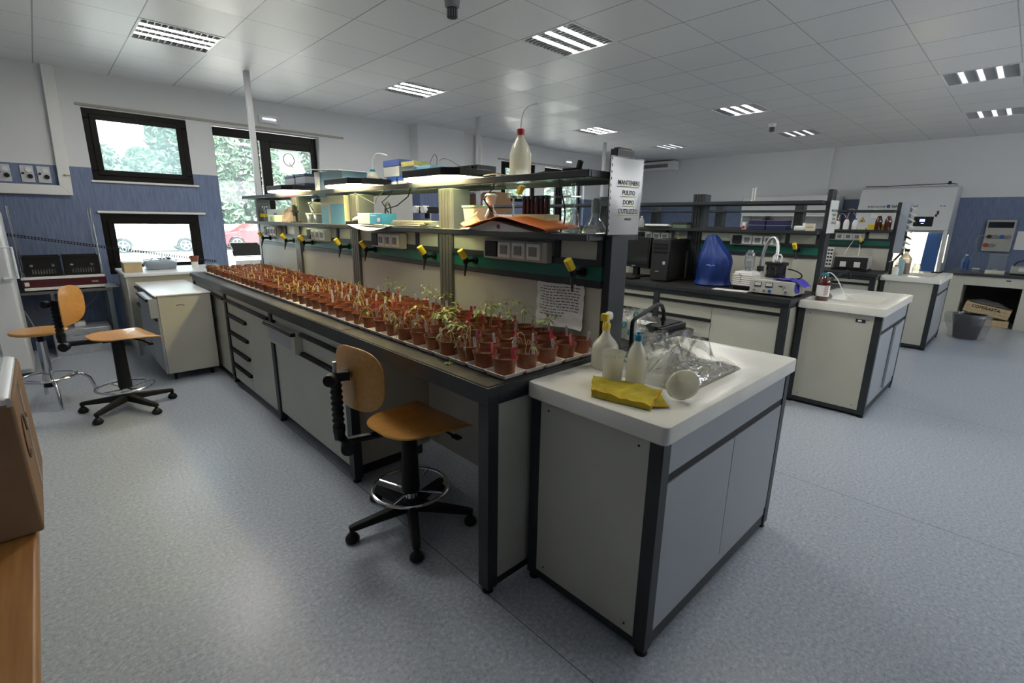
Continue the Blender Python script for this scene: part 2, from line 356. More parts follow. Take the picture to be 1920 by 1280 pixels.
def text(s, size, origin, xdir, ydir, name, m, parent=None, align='CENTER', bold=0.0, extr=0.0004):
    """flat lettering as a mesh; xdir = reading direction, ydir = up"""
    cu = bpy.data.curves.new(name, 'FONT'); cu.body = s; cu.size = size; cu.align_x = align; cu.extrude = extr; cu.offset = bold; cu.resolution_u = 2
    tmp = bpy.data.objects.new('tmp', cu); COL.objects.link(tmp)
    dg = bpy.context.evaluated_depsgraph_get(); dg.update()
    me = bpy.data.meshes.new_from_object(tmp.evaluated_get(dg)); bpy.data.objects.remove(tmp)
    X = Vector(xdir).normalized(); Y = Vector(ydir).normalized(); Z = X.cross(Y)
    W = Matrix(((X.x, Y.x, Z.x, origin[0]), (X.y, Y.y, Z.y, origin[1]), (X.z, Y.z, Z.z, origin[2]), (0, 0, 0, 1)))
    pm = MAT[parent.name] if parent is not None else Matrix.Identity(4)
    me.transform(pm.inverted() @ W); me.materials.clear(); me.materials.append(m); me.name = name
    o = bpy.data.objects.new(name, me); COL.objects.link(o)
    if parent is not None: o.parent = parent
    MAT[o.name] = pm
    return o
def rrect(x0, x1, y0, y1, z, r, n=5):
    pts = []
    for cx, cy, a0 in ((x1 - r, y1 - r, 0), (x0 + r, y1 - r, PI / 2), (x0 + r, y0 + r, PI), (x1 - r, y0 + r, 1.5 * PI)):
        for k in range(n + 1):
            a = a0 + PI / 2 * k / n; pts.append((cx + r * math.cos(a), cy + r * math.sin(a), z))
    return pts
def bez(p0, p1, p2, p3, n=10):
    out = []
    for i in range(n + 1):
        t = i / n; out.append(tuple((1 - t) ** 3 * a + 3 * (1 - t) ** 2 * t * b + 3 * (1 - t) * t * t * c + t ** 3 * d for a, b, c, d in zip(p0, p1, p2, p3)))
    return out
ORD = ['zeroth', 'first', 'second', 'third', 'fourth', 'fifth', 'sixth', 'seventh', 'eighth', 'ninth', 'tenth', 'eleventh', 'twelfth', 'thirteenth', 'fourteenth', 'fifteenth', 'sixteenth', 'seventeenth', 'eighteenth', 'nineteenth', 'twentieth']
def ordinal(n):
    if n <= 20: return ORD[n]
    t = {2: 'twenty', 3: 'thirty', 4: 'forty'}[n // 10]
    return {20: 'twentieth', 30: 'thirtieth', 40: 'fortieth'}[n] if n % 10 == 0 else t + '-' + ORD[n % 10]

# ================================================================ THE SETTING
XL, XR, YB, YF, ZC = -1.25, 11.75, -3.0, 7.47, 3.0
struct(G().box(XL - .2, XR + .2, YB - .2, YF + .5, -0.2, 0.0), 'floor', floor_m)
def wall_with_holes(a0, a1, z0, z1, holes, b0, b1, along='x'):
    """a wall slab along x (or y), thickness b0..b1, with rectangular openings (a0,a1,z0,z1)"""
    g = G(); cuts = sorted({a0, a1, *[h[0] for h in holes], *[h[1] for h in holes]})
    for i in range(len(cuts) - 1):
        u0, u1 = cuts[i], cuts[i + 1]; segs = [(z0, z1)]
        for h in holes:
            if h[0] <= u0 + 1e-6 and h[1] >= u1 - 1e-6:
                ns = []
                for s0, s1 in segs:
                    if h[2] > s0 + 1e-6: ns.append((s0, min(s1, h[2])))
                    if h[3] < s1 - 1e-6: ns.append((max(s0, h[3]), s1))
                segs = [q for q in ns if q[1] - q[0] > 1e-6]
        for s0, s1 in segs:
            if along == 'x': g.box(u0, u1, b0, b1, s0, s1)
            else: g.box(b0, b1, u0, u1, s0, s1)
    return g
WIN = [(0.54, 1.52, 1.87, 2.63), (0.54, 1.52, 0.80, 1.50), (1.80, 3.18, 0.0, 2.63), (6.79, 7.75, 1.87, 2.62), (8.05, 9.43, 0.0, 2.63)]
struct(wall_with_holes(XL - .2, XR + .2, 0, ZC + .25, WIN, YF, YF + 0.27), 'wall_front', wall_m)
struct(G().box(XR, XR + .2, YB, YF, 0, ZC + .25), 'wall_right', wall_m)
struct(G().box(XL - .2, XL, YB, YF, 0, ZC + .25), 'wall_left', wall_m)
struct(wall_with_holes(XL - .2, XR + .2, 0, ZC + .25, [(3.5, 9.0, 1.9, 2.6)], YB - .2, YB), 'wall_back', wall_m)  # unglazed opening out of view, sized to let fill light in
# shallow pier and projecting column
struct(G().box(4.72, 5.68, 7.22, YF, 0, ZC), 'wall_pier', wall_m)
struct(G().box(6.10, 6.22, 7.38, YF, 0, ZC), 'trim_1', white)
struct(G().box(11.70, XR, 3.05, YF, 2.0, ZC), 'wall_projection', wall_white)
# ceiling: grid of metal tiles with openings for the light fittings
CELLS = [(0, 4), (4, 4), (4, 0), (10, 0), (14, 0), (10, 4), (14, 4), (10, -4), (14, -4), (0, 0), (0, -4), (4, -4)]
def cellbox(c):
    return GX + c[0] * PX, GX + (c[0] + 1) * PX, GY + c[1] * PY, GY + (c[1] + 1) * PY
g = G(); xs = sorted({XL, XR, *[v for c in CELLS for v in cellbox(c)[:2]]}); ys = sorted({YB, YF, *[v for c in CELLS for v in cellbox(c)[2:]]})
for i in range(len(xs) - 1):
    for j in range(len(ys) - 1):
        mx, my = (xs[i] + xs[i + 1]) / 2, (ys[j] + ys[j + 1]) / 2
        if any(c0 < mx < c1 and d0 < my < d1 for c0, c1, d0, d1 in map(cellbox, CELLS)): continue
        g.box(xs[i], xs[i + 1], ys[j], ys[j + 1], ZC, ZC + .02)
struct(g, 'ceiling', ceil_m)
struct(G().box(XL - .2, XR + .2, YB - .2, YF + .27, ZC + .25, ZC + .40), 'ceiling_slab', white)

def window_unit(idx, x0, x1, z0, z1, y, fr, glassm, label, handle=True):
    root = part(G().box(x0, x1, y, y + .05, z0, z0 + fr).box(x0, x1, y, y + .05, z1 - fr, z1).box(x0, x0 + fr, y, y + .05, z0 + fr, z1 - fr).box(x1 - fr, x1, y, y + .05, z0 + fr, z1 - fr),
                'window_%d' % idx, windowframe, bevel=.006)
    root['kind'] = 'structure'
    s = fr * .55
    part(G().box(x0 + s, x1 - s, y - .015, y + .0, z0 + s, z0 + fr + .015).box(x0 + s, x1 - s, y - .015, y + .0, z1 - fr - .015, z1 - s)
         .box(x0 + s, x0 + fr + .015, y - .015, y + .0, z0 + fr, z1 - fr).box(x1 - fr - .015, x1 - s, y - .015, y + .0, z0 + fr, z1 - fr), 'sash', windowframe, root, bevel=.005)
    part(G().box(x0 + fr, x1 - fr, y + .02, y + .028, z0 + fr, z1 - fr), 'pane', glassm, root, smooth=False)
    if handle: part(G().cyl(((x0 + x1) / 2, y - .015, z1 - fr * .55), ((x0 + x1) / 2, y - .03, z1 - fr * .55), .014).box((x0 + x1) / 2 - .004, (x0 + x1) / 2 + .004, y - .034, y - .024, z1 - fr * .95, z1 - fr * .5), 'handle', windowframe, root)
    return root
window_unit(1, .54, 1.52, 1.87, 2.63, YF + .01, .10, frost, '')
window_unit(2, .54, 1.52, .80, 1.50, YF + .01, .10, frost, '')
window_unit(4, 6.79, 7.75, 1.87, 2.62, YF + .01, .10, glass, '')
def door_unit(idx, x0, x1, z1, y):
    m = x0 + .50
    root = part(G().box(x0, x0 + .035, y, y + .06, 0, z1).box(x1 - .06, x1, y, y + .06, 0, z1).box(x0 + .035, x1 - .06, y, y + .06, z1 - .11, z1).box(x0 + .035, x1 - .06, y, y + .06, 0, .09),
                'door_%d' % idx, windowframe, bevel=.005); root['kind'] = 'structure'
    st = part(G().box(m, m + .07, y - .02, y + .04, .09, z1 - .11).box(m + .09, m + .22, y - .03, y + .03, .09, z1 - .11).box(x1 - .10, x1 - .06, y - .03, y + .03, .09, z1 - .11)
              .box(m + .22, x1 - .10, y - .03, y + .03, z1 - .20, z1 - .11).box(m + .22, x1 - .10, y - .03, y + .03, .09, .22), 'leaf_frame', windowframe, root, bevel=.005)
    part(G().box(x0 + .035, m, y + .015, y + .022, .09, z1 - .11), 'pane', glass, root, smooth=False)
    part(G().box(m + .22, x1 - .10, y + .0, y + .007, .22, z1 - .20), 'pane', glass, root, smooth=False)
    part(G().tube([(m + .02, y - .02, z1 - .30), (m + .02, y - .06, z1 - .27), (m + .02, y - .06, z1 - .12), (m + .02, y - .02, z1 - .16)], .009), 'handle', black, root)
    return root
dr = door_unit(1, 1.80, 3.18, 2.62, YF + .13)
door_unit(2, 8.05, 9.43, 2.62, YF + .13)
# poster on the door glass
po = thing('paper_notice', 'white paper notice with a hand-drawn ring stuck on the door glass', 'notice', (2.78, YF + .118, 2.1))
part(G().box(2.63, 2.90, YF + .114, YF + .117, 2.10, 2.47), 'sheet', film('thin_paper', (.9, .9, .9), .02, .75, (.8, .85, .85)), po, smooth=False)
part(G().tube([(2.765 + .075 * math.cos(a), YF + .112, 2.29 + .085 * math.sin(a)) for a in [k * PI / 12 for k in range(24)]], .005, 5, closed=True)
     .tube([(2.765, YF + .112, 2.25), (2.80, YF + .112, 2.20), (2.82, YF + .112, 2.19)], .005, 5), 'drawing', mat('ring_ink', (.35, .22, .12), .8), po)
# sills, lintel strips, roller track
struct(G().box(.52, 1.57, YF - .03, YF + .0, 1.845, 1.868), 'trim_2', ceramic, .003)
struct(G().box(.52, 1.60, YF - .03, YF + .0, 1.505, 1.53), 'trim_3', ceramic, .003)
struct(G().box(.50, 3.55, YF - .025, YF, 2.645, 2.672), 'trim_4', mat('stained_strip', (.38, .36, .31), .7), .003)
struct(G().box(6.7, 9.9, YF - .025, YF, 2.645, 2.672), 'trim_5', mat('stained_strip_b', (.38, .36, .31), .7), .003)
# white boxed duct that frames the gas regulators
struct(G().prism([(.275, ZC), (.375, ZC), (.34, 1.69), (.24, 1.79)], 'y', YF - .06, YF).prism([(XL, 1.69), (.34, 1.69), (.24, 1.79), (XL, 1.79)], 'y', YF - .06, YF), 'trim_6', white, .004)

# gas regulator plates
for i, x in enumerate((-.17, 0.005, .135)):
    nm = ['left', 'middle', 'right'][i]
    r = thing('gas_regulator', 'grey gas regulator with gauge and knob, %s of three inside the duct' % nm, 'regulator', (x, YF, 1.81), group='gas regulators on the window wall')
    part(G().box(x - .052, x + .052, YF - .012, YF, 1.81, 1.98), 'plate', alu, r, bevel=.003)
    part(G().cyl((x + .015, YF - .012, 1.935), (x + .015, YF - .032, 1.935), .024), 'gauge', white, r)
    part(G().cyl((x + .02, YF - .012, 1.872), (x + .02, YF - .05, 1.872), .024, .020), 'knob', black, r)
    part(G().cyl((x - .032, YF - .012, 1.90), (x - .032, YF - .045, 1.90), .012), 'outlet', darkgrey, r)
hk = single(G().cyl((.30, YF - .06, 1.90), (.30, YF - .09, 1.90), .010).tube([(.30, YF - .085, 1.90), (.345, YF - .085, 1.898), (.37, YF - .085, 1.892)], .004), 'duct_tap', mat('brass', (.4, .28, .1), .3, .8), 'small brass tap on the white boxed duct', 'tap')

# emergency lights over the doors
for x, t in ((2.50, 'left garden door'), (8.78, 'right garden door')):
    e = thing('emergency_light', 'white emergency light fitting on the wall above the %s' % t, 'light', (x, YF, 2.74), group='emergency lights over the doors')
    part(G().box(x - .13, x + .13, YF - .05, YF, 2.72, 2.82), 'housing', white, e, bevel=.01)
    part(G().box(x - .12, x + .11, YF - .056, YF - .05, 2.735, 2.80), 'diffuser', film('prism_diffuser', (1, 1, 1), .2, .6, (.9, .9, .95)), e)
    part(G().cyl((x - .09, YF - .053, 2.77), (x + .08, YF - .053, 2.77), .008), 'tube', glow('led_tube', (.9, .95, 1), 1.6), e)

# ceiling light fittings
lit_strip = glow('lit_strip', (1, .97, .91), LAMP); dim_strip = glow('dim_strip', (.92, .95, 1), 0.35)
def fixture(c, where, on):
    x0, x1, y0, y1 = cellbox(c); e = .012; cx, cy = (x0 + x1) / 2, (y0 + y1) / 2
    t = thing('ceiling_light', 'square recessed louvred ceiling light, ' + where, 'light', (cx, cy, ZC), group='louvred lights in the ceiling grid')
    part(G().box(x0, x1, y0, y0 + .02, ZC - .004, ZC + .11).box(x0, x1, y1 - .02, y1, ZC - .004, ZC + .11).box(x0, x0 + .02, y0 + .02, y1 - .02, ZC - .004, ZC + .11)
         .box(x1 - .02, x1, y0 + .02, y1 - .02, ZC - .004, ZC + .11).box(x0, x1, y0, y1, ZC + .11, ZC + .12), 'housing', white, t, smooth=False)
    n = 4; w_ = (y1 - y0 - .04) / n
    for k in range(1, n):
        yy = y0 + .02 + k * w_
        st_ = G().box(x0 + .02, x1 - .02, yy - .026, yy + .026, ZC + .005, ZC + .022).quad((x0 + .025, yy - .021, ZC + .0045), (x0 + .025, yy + .021, ZC + .0045), (x1 - .025, yy + .021, ZC + .0045), (x1 - .025, yy - .021, ZC + .0045), 1)
        part(st_, 'lamp_strip', [white, lit_strip if on else dim_strip], t, smooth=False)
    for q in range(n):
        ya = y0 + .021 + q * w_ + (.027 if q else 0); yb = y0 + .019 + (q + 1) * w_ - (.027 if q < n - 1 else 0); xa, xb = x0 + .021, x1 - .021
        poly = [(xa, ya), (xb, ya), (xb, yb)]; st = (xb - xa) / 12
        for k in range(12, 0, -1): poly += [(xa + k * st - .004, yb), (xa + k * st - .004, ya + .004), (xa + (k - 1) * st + .004, ya + .004), (xa + (k - 1) * st + .004, yb)]
        part(G().prism(poly + [(xa, yb)], 'z', ZC + .002, ZC + .03), 'louvre', louvre, t, smooth=False)
    part(G().box(x0 + .02, x1 - .02, y0 + .02, y1 - .02, ZC + .095, ZC + .10), 'cell_shade_plate', darkgrey, t, smooth=False)  # dark plate puts the shade between the louvre fins into colour
spots = {(0, 4): 'nearest the wall with the gas regulators', (4, 4): 'behind the first bench nearest the garden door', (4, 0): 'in front of the smoke detector above the first bench',
         (10, 0): 'above the second bench beside the small detector', (14, 0): 'beyond the small detector near the safety cabinet', (10, 4): 'above the middle of the second bench towards the windows',
         (14, 4): 'farthest corner by the air conditioner', (10, -4): 'at the right edge of the photo, nearer one', (14, -4): 'at the right edge of the photo, farther one'}
for c in CELLS:
    if c in spots: fixture(c, spots[c], c in ((0, 4), (4, 0), (4, 4), (10, 0), (10, 4)))
for i, c in enumerate(CELLS):
    x0, x1, y0, y1 = cellbox(c)
    if c not in spots:
        fixture(c, {(0, 0): 'above the aisle at the photographer, added out of view', (0, -4): 'behind the photographer on the left, added out of view', (4, -4): 'behind the photographer on the right, added out of view'}[c], c != (0, -4))  # unseen fittings added for lighting; the lit ones brighten the near bench
# detectors
for (x, y), l in (((2.37, 3.14), 'grey ceiling smoke detector nearest the camera'), ((8.45, 3.09), 'small white ceiling smoke detector near the far light')):
    d = thing('smoke_detector', l, 'detector', (x, y, ZC), group='ceiling smoke detectors')
    part(G().lathe((x, y, ZC - .05), [(.035, 0), (.05, .006), (.055, .05)], 20), 'base', midgrey if x < 5 else white, d)
    part(G().lathe((x, y, ZC - .115), [(.018, 0), (.034, .004), (.036, .065)], 20), 'sensor', darkgrey, d)
    g = G()
    for k in range(14):
        a = 2 * PI * k / 14; g.box(-.0015, .0015, -.0015, .0015, 0, .05); 
        for q in range(8): g.v[-8 + q] = (x + .037 * math.cos(a) + g.v[-8 + q][0], y + .037 * math.sin(a) + g.v[-8 + q][1], ZC - .11 + g.v[-8 + q][2])
    part(g, 'grille', midgrey, d)
# air conditioner
ac = thing('air_conditioner', 'white wall air conditioner high in the far corner', 'air conditioner', (11.62, 7.0, 2.76))
part(G().prism([(11.70, 2.97), (11.44, 2.965), (11.42, 2.86), (11.47, 2.77), (11.70, 2.76)], 'y', 6.35, 7.42), 'casing', white, ac, bevel=.012)
part(G().box(11.42, 11.455, 6.50, 7.40, 2.82, 2.90), 'grille', mat('ac_grille', (.18, .17, .17), .6), ac)
# floor skirting
for n, b in (('baseboard_right', (XR - .012, XR, YB, YF - .3, 0, .10)), ('baseboard_front', (3.2, 4.7, YF - .012, YF, 0, .10)), ('baseboard_left', (XL, XL + .012, YB, YF, 0, .10))):
    struct(G().box(*b), n, slate)

# service poles from bench to ceiling
for x, l in ((1.87, 'first'), (5.09, 'second'), (8.31, 'third')):
    p = thing('service_pole', 'grey square service pole rising to the ceiling from the %s bench' % l, 'pole', (x, 6.16, 0), group='service poles')
    part(G().box(x - .027, x + .027, 6.10, 6.154, .0, ZC), 'pole', mat('pole_grey', (.42, .43, .44), .4), p, bevel=.003)
    part(G().box(x - .05, x + .05, 6.085, 6.17, .911, 1.0), 'collar', darkgrey, p, bevel=.005)

# ================================================================ OUTSIDE
struct(G().box(-14, 60, YF + .27, 60, -.36, -.2), 'ground_outside', asphalt)
lowwall = single(G().box(-10, 60, 32.0, 32.25, -.2, 1.0), 'garden_wall', asphalt, 'low pale wall along the far side of the yard', 'wall')
def car(x, y, body, label, L=4.0):
    t = thing('parked_car', label, 'car', (x, y, -.2))
    W = 1.65
    prof = [(0, .35), (.05, .62), (.25, .75), (1.05, .88), (1.75, 1.32), (2.9, 1.38), (3.65, .98), (3.95, .92), (4.0, .5), (3.95, .3), (3.55, .26)]
    for cxw in (3.2,):
        prof += [(cxw + .36 * math.cos(a), .30 + .36 * math.sin(a)) for a in [k * PI / 6 for k in range(7)]]
    prof += [(2.6, .24), (1.3, .24)]
    prof += [(.85 + .36 * math.cos(a), .30 + .36 * math.sin(a)) for a in [k * PI / 6 for k in range(7)]]
    prof += [(.3, .26)]
    s = L / 4.0
    g = G().prism([(x + u * s, -.2 + v * s) for u, v in prof], 'y', y, y + W)
    part(g, 'body', body, t, bevel=.04)
    gw = G()
    for poly in ([(1.22, .90), (1.82, 1.27), (2.25, 1.30), (2.25, .92)], [(2.33, .92), (2.33, 1.30), (2.85, 1.31), (3.42, 1.0)]):
        gw.prism([(x + u * s, -.2 + v * s) for u, v in poly], 'y', y - .012, y + W + .012)
    part(gw, 'window', carglass, t)
    for cxw in (.85, 3.2):
        for yy in (y - .02, y + W - .18):
            wh = part(G().cyl((x + cxw * s, yy, -.2 + .31 * s), (x + cxw * s, yy + .2, -.2 + .31 * s), .31 * s, n=24), 'wheel', rubber, t)
            gg = G().cyl((x + cxw * s, yy - .01, -.2 + .31 * s), (x + cxw * s, yy + .01, -.2 + .31 * s), .07 * s, n=12)
            for k in range(5):
                a = 2 * PI * k / 5 + .3
                gg.cyl((x + cxw * s, yy - .006, -.2 + .31 * s), (x + cxw * s + .2 * s * math.cos(a), yy - .006, -.2 + .31 * s + .2 * s * math.sin(a)), .028 * s, n=6)
            gg.tube([(x + cxw * s + .21 * s * math.cos(a), yy - .006, -.2 + .31 * s + .21 * s * math.sin(a)) for a in [2 * PI * k / 20 for k in range(20)]], .018 * s, 6, closed=True)
            part(gg, 'rim', alu, wh)
    part(G().box(x + 1.0 * s, x + 1.25 * s, y - .16, y, -.2 + .88 * s, -.2 + 1.0 * s), 'mirror', body, t, bevel=.02)
    return t
car(1.75, 27.6, carsilver, 'pale silver car parked outside the lower left window')
car(6.3, 27.8, carred, 'red car parked outside the garden door', 4.3)
def tree(x, y, h, rad, n, lm, label, lsz=.20):
    t = thing('leafy_tree', label, 'tree', (x, y, -.2), group='trees behind the parked cars')
    part(G().tube([(x, y, -.2), (x + .1, y, h * .3), (x - .05, y + .1, h * .6), (x, y, h * .8)], [.16, .13, .1, .05], 8), 'trunk', bark, t)
    g = G(); rnd = random.Random(int(x * 10))
    for i in range(n):
        # leaves on lumpy clumps
        u = rnd.random(); zz = .3 + (h - .3) * u; wid = rad * (0.85 + .25 * math.sin(7 * u + x)) * math.sqrt(max(.04, 1 - max(0, (u - .55) / .47) ** 2))
        a = rnd.uniform(0, 2 * PI); r = wid * rnd.uniform(.72, 1.0) ** .7; c = Vector((x + r * math.cos(a), y + .6 * r * math.sin(a), zz))
        d1 = Vector((rnd.uniform(-1, 1), rnd.uniform(-1, 1), rnd.uniform(-1, 1))).normalized(); d2 = d1.orthogonal().normalized(); s = lsz * rnd.uniform(.6, 1.4)
        g.add([c - d1 * s, c + d2 * s * .5, c + d1 * s, c - d2 * s * .5], [(0, 1, 2, 3)], 0 if rnd.random() < .6 else 1)
    part(g, 'foliage', [lm, leafmat2], t, smooth=False)
for k, (x, h) in enumerate(((1.2, 5.0), (4.6, 4.9), (8.0, 6.9), (11.4, 7.6), (14.8, 7.4))):
    tree(x, 34.0, h, 1.62, 2300, leafmat, 'dense green tree outside, %s in the row just behind the cars' % ('leftmost', 'second from the left', 'middle one', 'fourth from the left', 'rightmost')[k], .24)
for k, (x, h) in enumerate(((-.5, 5.0), (2.9, 5.2), (6.3, 7.0), (9.7, 7.8), (13.1, 7.6), (16.5, 7.4))):
    tree(x, 36.8, h, 1.62, 1500, leafmat, 'dense green tree outside, %s in the farther row of trees' % ('leftmost', 'second from the left', 'third from the left', 'fourth from the left', 'fifth from the left', 'rightmost')[k], .30)
for k, (x, h) in enumerate(((27, 7.0), (31.4, 7.4), (35.8, 7.2), (40.2, 7.2))):
    tree(x, 34.0, h, 1.95, 1300, leafmat, 'dense green tree seen through the far garden door, %s' % ('leftmost', 'second from the left', 'third from the left', 'rightmost')[k], .34)

# ================================================================ THE BENCHES
WT = 0.911                                  # worktop height
def bay_y(k): return 1.267 + 1.2 * k
def shelf_set(root, dx, x0, x1, z, n=4):
    f = part(G().box(x0, x0 + .018, 1.30, 6.05, z - .028, z + .002).box(x1 - .018, x1, 1.30, 6.05, z - .028, z + .002).box(x0 + .018, x1 - .018, 1.30, 1.318, z - .028, z + .002)
             .box(x0 + .018, x1 - .018, 6.032, 6.05, z - .028, z + .002), 'shelf_frame', slate, root, bevel=.003)
    part(G().box(x0 + .018, x1 - .018, 1.318, 6.032, z - .010, z), 'glass_shelf', shelfglass, root, smooth=False)
def tap(root, x, y, side=-1, z=1.272, m=yellow):
    t = part(G().cyl((x, y, z), (x + side * .012, y, z), .022).cyl((x + side * .012, y, z), (x + side * .075, y, z), .011).lathe((x + side * .075, y, z - .016), [(.014, 0), (.016, .016), (.012, .036)], 14)
             .tube([(x + side * .072, y, z - .004), (x + side * .088, y - .012, z - .045), (x + side * .10, y - .022, z - .082)], [.010, .008, .0035], 8), 'gas_tap', black, root)
    d = Vector((side * .030, .004, .045)); c = Vector((x + side * .080, y, z + .016)); e = c + d
    g = G().cyl(c, e, .019, .020, n=8)
    part(g, 'tap_knob', m, t, bevel=.002)
    return t
def socket_box(root, x, y0, y1, side=-1, z0=1.297, z1=1.40):
    w_ = (y1 - y0)
    bb = part(G().box(min(x, x + side * .045), max(x, x + side * .045), y0, y1, z0, z1), 'socket_box', mat('socket_grey', (.50, .50, .46), .45), root, bevel=.006)
    xx = x + side * .045
    for k in range(4):
        a = y1 - .012 - (k + 1) * (w_ * .225); b = a + w_ * .20
        mm = smokeplastic if k == 0 else white
        sk = part(G().box(min(xx, xx + side * .012), max(xx, xx + side * .012), a, b, z0 + .012, z1 - .010), 'socket', darkgrey if k == 0 else midgrey, bb, bevel=.004)
        if k: sk.data.materials[0] = white
        part(G().box(min(xx + side * .012, xx + side * .016), max(xx + side * .012, xx + side * .016), a + w_ * .045, b - w_ * .045, z0 + .030, z1 - .028), 'socket_face', midgrey, bb) if k else None
def spine(dx, who, upper_light=False, bottoms=True):
    xa, xb = 1.80 + dx, 1.94 + dx
    root = thing('service_spine', who, 'bench spine', ((xa + xb) / 2, 3.667, WT), group='service spines')
    # end post with cap
    part(G().box(xa + .01, xb, 1.267, 1.305, .0 if False else WT, 1.80), 'end_post', slate, root, bevel=.004)
    part(G().box(xa + .03, xb - .02, 1.272, 1.30, 1.80, 1.806), 'cap', mat('cork_brown', (.15, .08, .04), .8), root)
    for k in range(1, 5):
        y = bay_y(k)
        if k < 4:
            zt = 1.79 if dx > 1 else 1.675
            bp_ = part(G().box(xa + .010, xb - .004, y - .058, y + .058, WT, zt), 'post_body', slate_mid, root, bevel=.002)
            g = G().box(xa - .006, xa + .0095, y - .060, y + .060, WT, zt)
            for q in range(4): g.box(xa - .014, xa - .0058, y - .060 + q * .0315, y - .060 + q * .0315 + .0255, WT, zt)
            part(g, 'grooved_front', slate_light if dx < 1 else slate, bp_, bevel=.0015)
        else: part(G().box(xa, xb, y - .06, y, WT, 1.675), 'grooved_post', slate_light, root, bevel=.003)
    g1 = G(); g2 = G(); g3 = G(); g4 = G()
    for k in range(4):
        y0 = bay_y(k) + (.038 if k == 0 else .062); y1 = bay_y(k + 1) - .062
        g1.box(xa + .006, xb - .006, y0, y1, WT, 1.204)
        g2.box(xa, xb, y0, y1, 1.236, 1.300)
        g3.box(xa - .006, xb + .006, y0, y1, 1.204, 1.236).box(xa - .006, xb + .006, y0, y1, 1.300, 1.330).box(xa - .006, xb + .006, y0, y1, 1.412, 1.440).box(xa - .004, xb + .004, y0, y0 + .03, 1.33, 1.412)
        g3.box(xa - .004, xb + .004, y0 + .25, y0 + .285, 1.33, 1.412)
        g4.box(xa + .006, xb - .006, y0 + .03, y1, 1.33, 1.412)
    part(g1, 'lower_panel', cream, root); part(g2, 'green_rail', greenmat, root); part(g3, 'dark_rail', slate, root, bevel=.002); part(g4, 'upper_panel', cream, root)
    shelf_set(root, dx, xa - .13, xb + .13, 1.445)
    shelf_set(root, dx, xa - .135, xb + .135, 1.705)
    return root
def frame_and_top(dx, desc):
    x0, x1 = 1.10 + dx, 2.64 + dx
    t = thing('lab_worktop', 'long dark stained worktop of the %s bench' % desc, 'worktop', (1.87 + dx, 3.667, .872), group='dark bench worktops')
    for k in range(4):
        y0 = bay_y(k); part(G().box(x0 - .012, x1 + .012, y0 - (.0 if k else .008), y0 + 1.2 - .002, .872, WT), 'top_slab', [worktop_m], t, bevel=.005)
        part(G().box(x0 - .016, x0 - .011, y0 - (.0 if k else .008), y0 + 1.2 - .002, .873, WT - .004), 'edge_strip', slate, t)
    part(G().box(x0 - .016, x1 + .016, 1.253, 1.259, .873, WT - .004), 'edge_strip', slate, t)
    f = thing('bench_underframe', 'slate steel leg frame under the %s bench' % desc, 'frame', (1.87 + dx, 3.667, 0), group='bench leg frames')
    part(G().box(x0, x0 + .05, 1.267, 6.067, .828, .871).box(x1 - .05, x1, 1.267, 6.067, .828, .871).box(x0 + .05, x1 - .05, 1.267, 1.30, .828, .871).box(x0 + .05, x1 - .05, 6.03, 6.067, .828, .871), 'rail', slate, f, bevel=.002)
    for k in range(5):
        y = bay_y(k) - (0 if k == 0 else .03)
        if k == 4: y -= .03
        for xx in (x0, x1 - .052):
            l = part(G().box(xx, xx + .052, y, y + .06, .025, .828), 'leg', slate, f, bevel=.002)
            part(G().cyl((xx + .026, y + .03, 0), (xx + .026, y + .03, .026), .024, .020), 'foot', black, l)
    part(G().box(x0 + .052, x1 - .052, 1.272, 1.29, .06, .828), 'end_panel', cream, f)
    part(G().box(x0 + .055, x1 - .055, 1.278, 1.294, .02, .06), 'kick_rail', slate, f)
    part(G().box(xm1(dx), xm1(dx) + .02, 1.80 if dx < 1 else 1.30, 6.0, .09, .828), 'back_panel', cream, f)
    return t, f
def xm1(dx): return 1.66 + dx
def handle(g_parent, x, y0, y1, z):
    part(G().prism([(x, z - .004), (x - .016, z), (x - .030, z + .016), (x - .024, z + .020), (x - .012, z + .012), (x, z + .028)], 'y', y0, y1) if False else
         G().box(x - .022, x, y0, y1, z, z + .026).box(x - .030, x - .022, y0, y1, z + .004, z + .012), 'handle', black, g_parent, bevel=.003)
def cabinet(dx, y0, y1, label, fronts, depth=.55, name='base_cabinet', group='cabinets under the benches', zb=.07):
    """fronts: (kind, ya, yb, za, zb, protrude)"""
    x = 1.112 + dx
    c = thing(name, label, 'cabinet', (x + .27, (y0 + y1) / 2, 0), group=group)
    part(G().box(x + .018, x + depth, y0, y1, zb, .826), 'body', cream, c, bevel=.001)
    part(G().box(x + .06, x + depth - .05, y0 + .02, y1 - .02, .0, zb), 'plinth', darkgrey, c)
    part(G().box(x, x + .018, y0, y1, .786, .824), 'fascia', cream, c)
    for kd, ya, yb, za, zc, pr in fronts:
        p = part(G().box(x - pr, x + .017, ya + .002, yb - .002, za + .003, zc - .026), kd, cream, c, bevel=.0015)
        part(G().box(x - .018 - pr, x + .012 - pr, ya + .002, yb - .002, zc - .024, zc).box(x - .026 - pr, x - .018 - pr, ya + .002, yb - .002, zc - .020, zc - .012), 'handle', black, p, bevel=.002)
    return c
